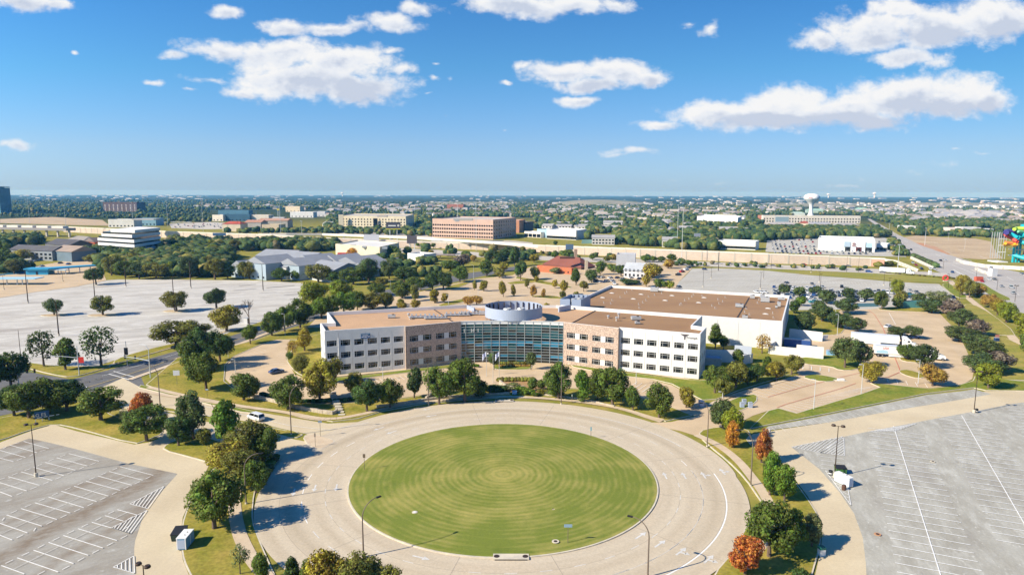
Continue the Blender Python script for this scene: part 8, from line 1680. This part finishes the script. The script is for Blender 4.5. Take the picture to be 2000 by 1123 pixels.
for (x, y, a, b, h, c_, lab) in ((1911, 549, 5, 2, 2.6, (.6, .12, .06), 'orange red construction barrier on the boulevard'), (1813, 602, 4, 2, 2.2, (.6, .15, .05), 'orange tent among the oaks'), (1780, 601, 12, 3, 3.2, (.10, .30, .30), 'teal green container row under the oaks'), (1688, 599, 14, 1.5, 1.4, (.10, .22, .28), 'long low dark blue fence strip behind the lot'), (1938, 539, 4, 4, 5, (.7, .7, .7), 'white guard cabin by the freeway at the right'), (1816, 536, 2, 1, 2.6, (.8, .8, .8), 'white cabinet at the end of the hedge')):
    t = root('roadside_box', gp(x, y), lab, 'roadside box', rz=.1); MB().box((0, 0, 0), (a, b, h)).build('body', wm_(c_), t); MB().box((0, 0, h), (a * .96, b * .9, .25)).build('lid', wm_(tuple(q * .8 for q in c_)), t)
pave('dirt_field', [(1762, 464), (1790, 460), (1830, 463), (1870, 465), (1905, 466), (1935, 472), (1945, 492), (1960, 505), (1920, 507), (1850, 503), (1810, 492), (1790, 480)], 'dirt', z=.05); pave('red_dirt_patch', [(1775, 474), (1800, 475), (1830, 483), (1856, 497), (1846, 500), (1815, 490), (1788, 480)], 'reddirt', z=.09)
pave('far_lots', [(0, 428), (100, 424), (200, 430), (215, 441), (150, 440), (0, 436)], 'dirt', z=.06); pave('far_lots', [(330, 437), (410, 434), (470, 437), (480, 447), (400, 448), (335, 446)], 'hwy', z=.07); pave('service_road', [(1040, 474), (1000, 470), (850, 468), (840, 471), (1000, 479), (1042, 482)], 'hwy', z=.07)
pave('far_lots', [(640, 452), (840, 458), (850, 466), (640, 458)], 'hwy', z=.06); pave('far_boulevard', [(1742, 460), (1755, 459), (1722, 440), (1700, 428), (1694, 428), (1712, 441)], 'blvd', z=.08)
t = root('parking_awning', gp(330, 437), 'row of pale roofs over parked cars behind the stepped office', 'canopy'); [MB().box((x * 9, 0, 2.5), (8, 6, .4)).build('roof', M['coping'], t) for x in range(-4, 5)]; [MB().box((x * 9, 0, 0), (.4, .4, 2.5)).build('post', M['metal'], t) for x in range(-4, 5)]

# ------------------------------------------------------------------ woods, suburbs, plain
def pip(x, y, poly):
    c = False; n = len(poly)
    for i in range(n):
        x0, y0 = poly[i]; x1, y1 = poly[i - 1]
        if (y0 > y) != (y1 > y) and x < (x1 - x0) * (y - y0) / (y1 - y0) + x0: c = not c
    return c
KEEP = [(192, 428, 320, 503), (15, 478, 145, 516), (85, 462, 190, 496), (655, 478, 782, 512), (794, 497, 870, 513), (450, 488, 712, 552), (842, 426, 1045, 470), (660, 420, 812, 450), (1020, 448, 1150, 471), (1595, 465, 1735, 494), (1488, 422, 1684, 450), (1358, 426, 1450, 440), (1400, 472, 1478, 490), (412, 410, 640, 452), (1853, 446, 1942, 459), (0, 362, 27, 419), (198, 398, 272, 416), (1153, 458, 1205, 480), (205, 428, 310, 446), (1570, 400, 1600, 425), (330, 436, 480, 448), (0, 425, 215, 441)]
def free(x, y): return not any(a < x < c and b < y < d for a, b, c, d in KEEP)
rw = random.Random(3)
ZN = [([(200, 520), (230, 490), (330, 478), (440, 476), (520, 482), (655, 492), (655, 503), (560, 500), (450, 510), (445, 540), (300, 540), (215, 535)], 700, 8, 12), ([(0, 472), (85, 474), (60, 492), (0, 500)], 40, 8, 12), ([(0, 495), (16, 495), (40, 520), (60, 528), (0, 535)], 20, 8, 11), ([(85, 490), (200, 480), (200, 500), (150, 505), (140, 495)], 40, 7, 10), ([(520, 478), (660, 478), (655, 500), (600, 492), (520, 486)], 130, 8, 11)]
near_wood = []
for poly, n, h0, h1 in ZN:
    xs = [p[0] for p in poly]; ys = [p[1] for p in poly]; k = 0
    while k < n:
        x, y = rw.uniform(min(xs), max(xs)), rw.uniform(min(ys), max(ys))
        if pip(x, y, poly) and free(x, y - 3) : near_wood.append((x, y, rw.uniform(h0, h1))); k += 1
rw.shuffle(near_wood)
cw_ = ['g', 'ol', 'lo', 'dg', 'yo', 'g', 'ol', 'lg', 'ol']
LW = {}
indiv = near_wood[:118]; indiv.sort(key=lambda t: t[0]); wl_ = [(t, rw.choice(['g', 'ol', 'lo', 'dg', 'yo', 'g', 'ol', 'lg', 'lo'])) for t in indiv]
for c_ in ('g', 'ol', 'lo', 'dg', 'yo', 'lg'): LW[c_] = 0
for i_, ((x, y, h), c_) in enumerate(wl_):
    LW[c_] += 1; p = gp(x, y); tree(0, 0, 0, 0, c_, rw.choice(['mid', 'mid', 'spread', 'round']), '%s tree in the dense wood round the apartments, %s' % (COLR[c_][1], ordn(LW[c_] - 1, sum(1 for q in wl_ if q[1] == c_))), 'trees of the dense wood at the left', at=(p.x, p.y), h=h, wd=h * rw.uniform(.9, 1.3))
FZ = [([(0, 391), (420, 392), (640, 396), (640, 404), (420, 414), (270, 416), (0, 416)], 2300, 8, 14), ([(420, 398), (660, 398), (660, 412), (420, 416)], 900, 7, 12), ([(640, 396), (1050, 396), (1050, 425), (640, 420)], 1900, 6, 11), ([(812, 415), (1050, 420), (1050, 450), (1010, 455), (812, 448)], 330, 8, 12), ([(560, 418), (665, 418), (665, 452), (560, 448)], 160, 7, 11), ([(640, 446), (845, 450), (845, 462), (640, 456)], 130, 6, 10), ([(0, 412), (420, 412), (420, 436), (0, 424)], 240, 6, 10),
      ([(1000, 402), (1500, 400), (1500, 425), (1000, 425)], 3000, 7, 12), ([(1045, 424), (1500, 424), (1500, 462), (1490, 474), (1330, 474), (1150, 470), (1040, 455)], 900, 8, 13), ([(1200, 466), (1300, 470), (1400, 480), (1400, 488), (1300, 484), (1200, 478)], 110, 8, 12), ([(1320, 470), (1400, 470), (1400, 490), (1320, 488)], 60, 8, 12), ([(1500, 405), (2000, 408), (2000, 452), (1860, 450), (1750, 440), (1690, 425), (1500, 425)], 3600, 6, 11), ([(1480, 448), (1700, 448), (1740, 462), (1725, 468), (1600, 466), (1480, 470)], 420, 8, 12), ([(1740, 440), (1860, 440), (1960, 462), (2000, 450), (2000, 466), (1860, 464), (1765, 460)], 170, 7, 11), ([(1728, 470), (1745, 470), (1770, 500), (1750, 502)], 26, 5, 7), ([(0, 462), (130, 465), (200, 470), (100, 476), (0, 474)], 40, 6, 9), ([(440, 446), (665, 448), (665, 458), (440, 456)], 60, 5, 9), ([(30, 424), (330, 426), (330, 440), (30, 440)], 60, 4, 7), ([(1000, 474), (1160, 480), (1150, 490), (1040, 486)], 0, 2, 3), ([(780, 486), (1040, 494), (1050, 512), (960, 520), (860, 500), (790, 500)], 26, 5, 9), ([(660, 508), (800, 512), (900, 520), (870, 540), (760, 545), (715, 520)], 34, 6, 9), ([(1040, 492), (1350, 512), (1340, 520), (1180, 512), (1040, 505)], 16, 4, 6), ([(1340, 512), (1760, 527), (1760, 532), (1340, 520)], 30, 2.5, 3.5)]
far_pts = [(gp(x, y), h) for (x, y, h) in near_wood[118:]]
for poly, n, h0, h1 in FZ:
    xs = [p[0] for p in poly]; ys = [p[1] for p in poly]; k = 0; tr_ = 0
    while k < n and tr_ < n * 8:
        tr_ += 1; x, y = rw.uniform(min(xs), max(xs)), rw.uniform(min(ys), max(ys))
        if pip(x, y, poly) and free(x, y): far_pts.append((gp(x, y), rw.uniform(h0, h1))); k += 1
M['woods'] = bpy.data.materials.new('far_foliage'); M['woods'].use_nodes = True
nt = M['woods'].node_tree; g = nt.nodes.new('ShaderNodeNewGeometry'); rp = nt.nodes.new('ShaderNodeValToRGB'); nt.links.new(g.outputs['Random Per Island'], rp.inputs[0]); bs_ = nt.nodes['Principled BSDF']; bs_.inputs['Roughness'].default_value = .9; bs_.inputs['Specular IOR Level'].default_value = .1
els = [(0, (.030, .060, .024)), (.35, (.05, .085, .028)), (.65, (.08, .11, .034)), (.86, (.125, .14, .04)), (.96, (.21, .18, .045)), (1, (.16, .13, .07))]
rp.color_ramp.elements[0].color = (*els[0][1], 1); rp.color_ramp.elements[1].color = (*els[-1][1], 1)
for ps, c_ in els[1:-1]: e = rp.color_ramp.elements.new(ps); e.color = (*c_, 1)
nn_ = nt.nodes.new('ShaderNodeTexNoise'); nn_.inputs['Scale'].default_value = .6; nn_.inputs['Detail'].default_value = 4; nt.links.new(g.outputs['Position'], nn_.inputs['Vector']); mr_ = nt.nodes.new('ShaderNodeMapRange'); nt.links.new(nn_.outputs['Fac'], mr_.inputs[0]); mr_.inputs[1].default_value = .3; mr_.inputs[2].default_value = .7; mr_.inputs[3].default_value = .55; mr_.inputs[4].default_value = 1.45
sc_ = nt.nodes.new('ShaderNodeVectorMath'); sc_.operation = 'SCALE'; nt.links.new(rp.outputs[0], sc_.inputs[0]); nt.links.new(mr_.outputs[0], sc_.inputs['Scale']); nt.links.new(sc_.outputs[0], bs_.inputs['Base Color'])
r_ = np.random.RandomState(5)
def lumps(name, pts, sv, sf, label, sub=1):
    n = len(pts); nv, nf = len(sv), len(sf)
    C = np.array([(p.x, p.y, 0) for p, h in pts]); H = np.array([h for p, h in pts])
    D = 1 + r_.uniform(-.28, .28, size=(n, nv, 1)); W_ = H * r_.uniform(.42, .68, size=n)
    V = sv[None] * D * np.stack([W_, W_ * r_.uniform(.85, 1.15, size=n), H * .5], 1)[:, None, :] + C[:, None, :] + np.stack([0 * H, 0 * H, H * .52], 1)[:, None, :]
    V = V.reshape(-1, 3); F = (sf[None] + (np.arange(n) * nv)[:, None, None]).reshape(-1, 3)
    me = bpy.data.meshes.new(name); me.vertices.add(len(V)); me.vertices.foreach_set('co', V.ravel()); me.loops.add(F.size); me.loops.foreach_set('vertex_index', F.ravel().astype(np.int32)); me.polygons.add(len(F)); me.polygons.foreach_set('loop_start', np.arange(0, F.size, 3, dtype=np.int32)); me.polygons.foreach_set('loop_total', np.full(len(F), 3, dtype=np.int32)); me.update(calc_edges=True); me.materials.append(M['woods'])
    o = link(name, me); o['kind'] = 'stuff'; o['label'] = label; return o
far_pts.sort(key=lambda t: t[0].length)
# every crown of the far woods is a few lumps, so that its outline is uneven
pts2 = []
for p, h in far_pts:
    D = p.length; m_ = 4 if D < 1100 else (2 if D < 1900 else 1)
    for _ in range(m_): pts2.append((p + Vector((rw.uniform(-.3, .3) * h, rw.uniform(-.3, .3) * h, 0)) * (1 if m_ > 1 else 0), h * rw.uniform(.65, 1.0)))
lumps('distant_woods', pts2, IVn, IFn, 'dark green woods and garden trees between the far houses')
# houses
def house_mesh(wc, rc, hip):
    m = MB(); m.box((0, 0, 0), (16, 10, 4.2), 0, 0); V = [(-8.6, -5.6, 4.1), (8.6, -5.6, 4.1), (8.6, 5.6, 4.1), (-8.6, 5.6, 4.1), (-8.6 + 3.5 * hip, 0, 7.4), (8.6 - 3.5 * hip, 0, 7.4)]
    m.add(V, [(0, 1, 5, 4), (2, 3, 4, 5), (1, 2, 5), (3, 0, 4)], 1)
    for x in (-5, 0, 5): m.box((x, -5.02, 1.2), (1.8, .1, 1.4), 0, 2)
    return m.mesh('house', [wm_(wc), wm_(rc), M['glass']])
HM = [house_mesh(a, b, c) for a, b, c in (((.68, .62, .55), (.34, .32, .31), 1), ((.74, .72, .70), (.40, .38, .37), 0), ((.60, .45, .35), (.30, .25, .22), 1), ((.76, .75, .74), (.28, .28, .30), 1), ((.70, .64, .55), (.45, .40, .35), 0))]
HZ = [([(1000, 408), (1500, 407), (1500, 428), (1200, 436), (1010, 430)], 75), ([(640, 402), (1000, 402), (1000, 412), (860, 420), (640, 416)], 50), ([(1690, 412), (1990, 415), (1990, 440), (1760, 436)], 60), ([(1825, 418), (1950, 420), (1950, 432), (1825, 430)], 42), ([(400, 404), (560, 404), (560, 410), (400, 410)], 10), ([(1500, 406), (1720, 408), (1720, 418), (1500, 416)], 34)]
HL = [('beige walled grey roofed', 0), ('white walled gabled', 1), ('tan brick brown roofed', 2), ('white walled dark roofed', 3), ('cream walled tan roofed', 4)]
hcnt = {}; hplan = []
for zi, (poly, n) in enumerate(HZ):
    xs = [p[0] for p in poly]; ys = [p[1] for p in poly]; k = 0
    while k < n:
        x, y = rw.uniform(min(xs), max(xs)), rw.uniform(min(ys), max(ys))
        if not pip(x, y, poly) or not free(x, y): continue
        k += 1; hplan.append((x, y, zi, rw.randrange(5) if zi != 3 else rw.choice((1, 3))))
hplan.sort(key=lambda t: t[0]); htot = {}
for t in hplan: htot[t[2:]] = htot.get(t[2:], 0) + 1
for (x, y, zi, i) in hplan:
        hcnt[(zi, i)] = hcnt.get((zi, i), -1) + 1; p = gp(x, y); o = link('house', HM[i]); s = rw.uniform(.9, 1.5) if zi != 3 else rw.uniform(1.2, 1.9); o.location = (p.x, p.y, 1.0 if y < 425 else 0); o.scale = (s, s, s * (1.25 if zi == 3 else 1.1)); o.rotation_euler[2] = rw.choice((0, .2, 1.57, -.4)) + rw.uniform(-.2, .2)
        tag(o, '%s far house %s, %s' % (HL[i][0], ['right of the brown office', 'behind the hotel', 'right of the boulevard', 'in the pale cluster', 'behind the glass hall', 'near the water tower'][zi], ordn(hcnt[(zi, i)], htot[(zi, i)])), 'house', 'far houses ' + ['beyond the freeway', 'behind the hotel', 'right of the boulevard', 'in the pale cluster', 'at the left', 'round the water tower'][zi])
# distant white sheds, halls and roofs on the plain
C = []
for _ in range(520):
    x = rw.uniform(-60, 2060); y = 382.2 + 20 * rw.random() ** 2.2
    if x < 640 and y > 390: continue
    if rw.random() < .45: x = rw.choice((90, 200, 330, 1230, 1400, 1440, 1540, 1900, 1850, 560, 960)) + rw.gauss(0, 35)
    p = gp(x, y + max(0, (x - 1500) * .006))
    if p.y < 0 or p.length > 14300: continue
    D = p.length; C.append((p, D))
mb = MB()
for p, D in C:
    s = D / 1300
    mb.box((p.x, p.y, 0), (rw.uniform(2, 10) * s, rw.uniform(30, 60), rw.uniform(.3, .9) * s + 2), rw.uniform(-.1, .1), rw.choice((0, 0, 0, 1, 2)))
o = mb.build('distant_buildings', [wm_((.80, .78, .75)), wm_((.62, .55, .48)), wm_((.35, .42, .5))]); tag(o, 'pale specks of far sheds and halls across the blue plain', kind='stuff')
mb = MB()
for _ in range(420):
    x, y = rw.uniform(380, 2000), rw.uniform(396, 432) if rw.random() < .6 else rw.uniform(396, 412)
    if not free(x, y) or (x < 560 and y > 412) or (x > 1000 and x < 1480 and y > 425): continue
    p = gp(x, y); a = rw.uniform(14, 30); h = rw.uniform(5.5, 9); t_ = rw.choice((0, .3, 1.57)); c_ = rw.choice((0, 0, 1)); mb.box((p.x, p.y, 0), (a, 12, h), t_, c_)
    mb.box((p.x, p.y, h), (a * .8, 7, 2.2), t_, rw.choice((2, 2, 3)))
o = mb.build('distant_houses', [wm_((.74, .72, .68)), wm_((.62, .52, .42)), wm_((.38, .38, .39)), wm_((.5, .36, .28))]); tag(o, 'pale walls and roofs of the suburbs too far to tell apart', kind='stuff')
mb = MB()
for (x0, x1, y, hh) in ((1080, 1260, 403, 22), (820, 1010, 402, 8), (1700, 2000, 402, 8), (1480, 1700, 404, 6)):
    a, b = gp(x0, y), gp(x1, y); n = 14; V = []; F = []
    for i in range(n + 1):
        q = a.lerp(b, i / n); e_ = math.sin(math.pi * i / n) ** .6; u = q.normalized(); V += [(q.x, q.y, 0), (q.x + u.x * 250, q.y + u.y * 250, hh * e_ * .8), (q.x + u.x * 700, q.y + u.y * 700, hh * e_), (q.x + u.x * 1300, q.y + u.y * 1300, 0)]
    for i in range(n): F += [(4 * i + k_, 4 * i + 4 + k_, 4 * i + 5 + k_, 4 * i + 1 + k_) for k_ in range(3)]
    mb.add(V, F)
o = mb.build('low_hills', mat('bare_hill', (.34, .30, .22), .95, (.20, .21, .12), .004), smooth=True); struct(o)
# ------------------------------------------------------------------ air
hz_ = MB(); hz_.box((0, 6200, -1), (31000, 18400, 90)); o = hz_.build('haze', bpy.data.materials.new('haze')); m = o.data.materials[0]; m.use_nodes = True; nt = m.node_tree; nt.nodes.clear()
pv = nt.nodes.new('ShaderNodeVolumePrincipled'); pv.inputs['Color'].default_value = (.14, .50, 1.0, 1); pv.inputs['Absorption Color'].default_value = (1, 1, 1, 1); pv.inputs['Density'].default_value = HAZE; pv.inputs['Anisotropy'].default_value = .0
mo = nt.nodes.new('ShaderNodeOutputMaterial'); nt.links.new(pv.outputs[0], mo.inputs['Volume']); o['kind'] = 'stuff'; o['label'] = 'thin blue haze in the air over the plain'
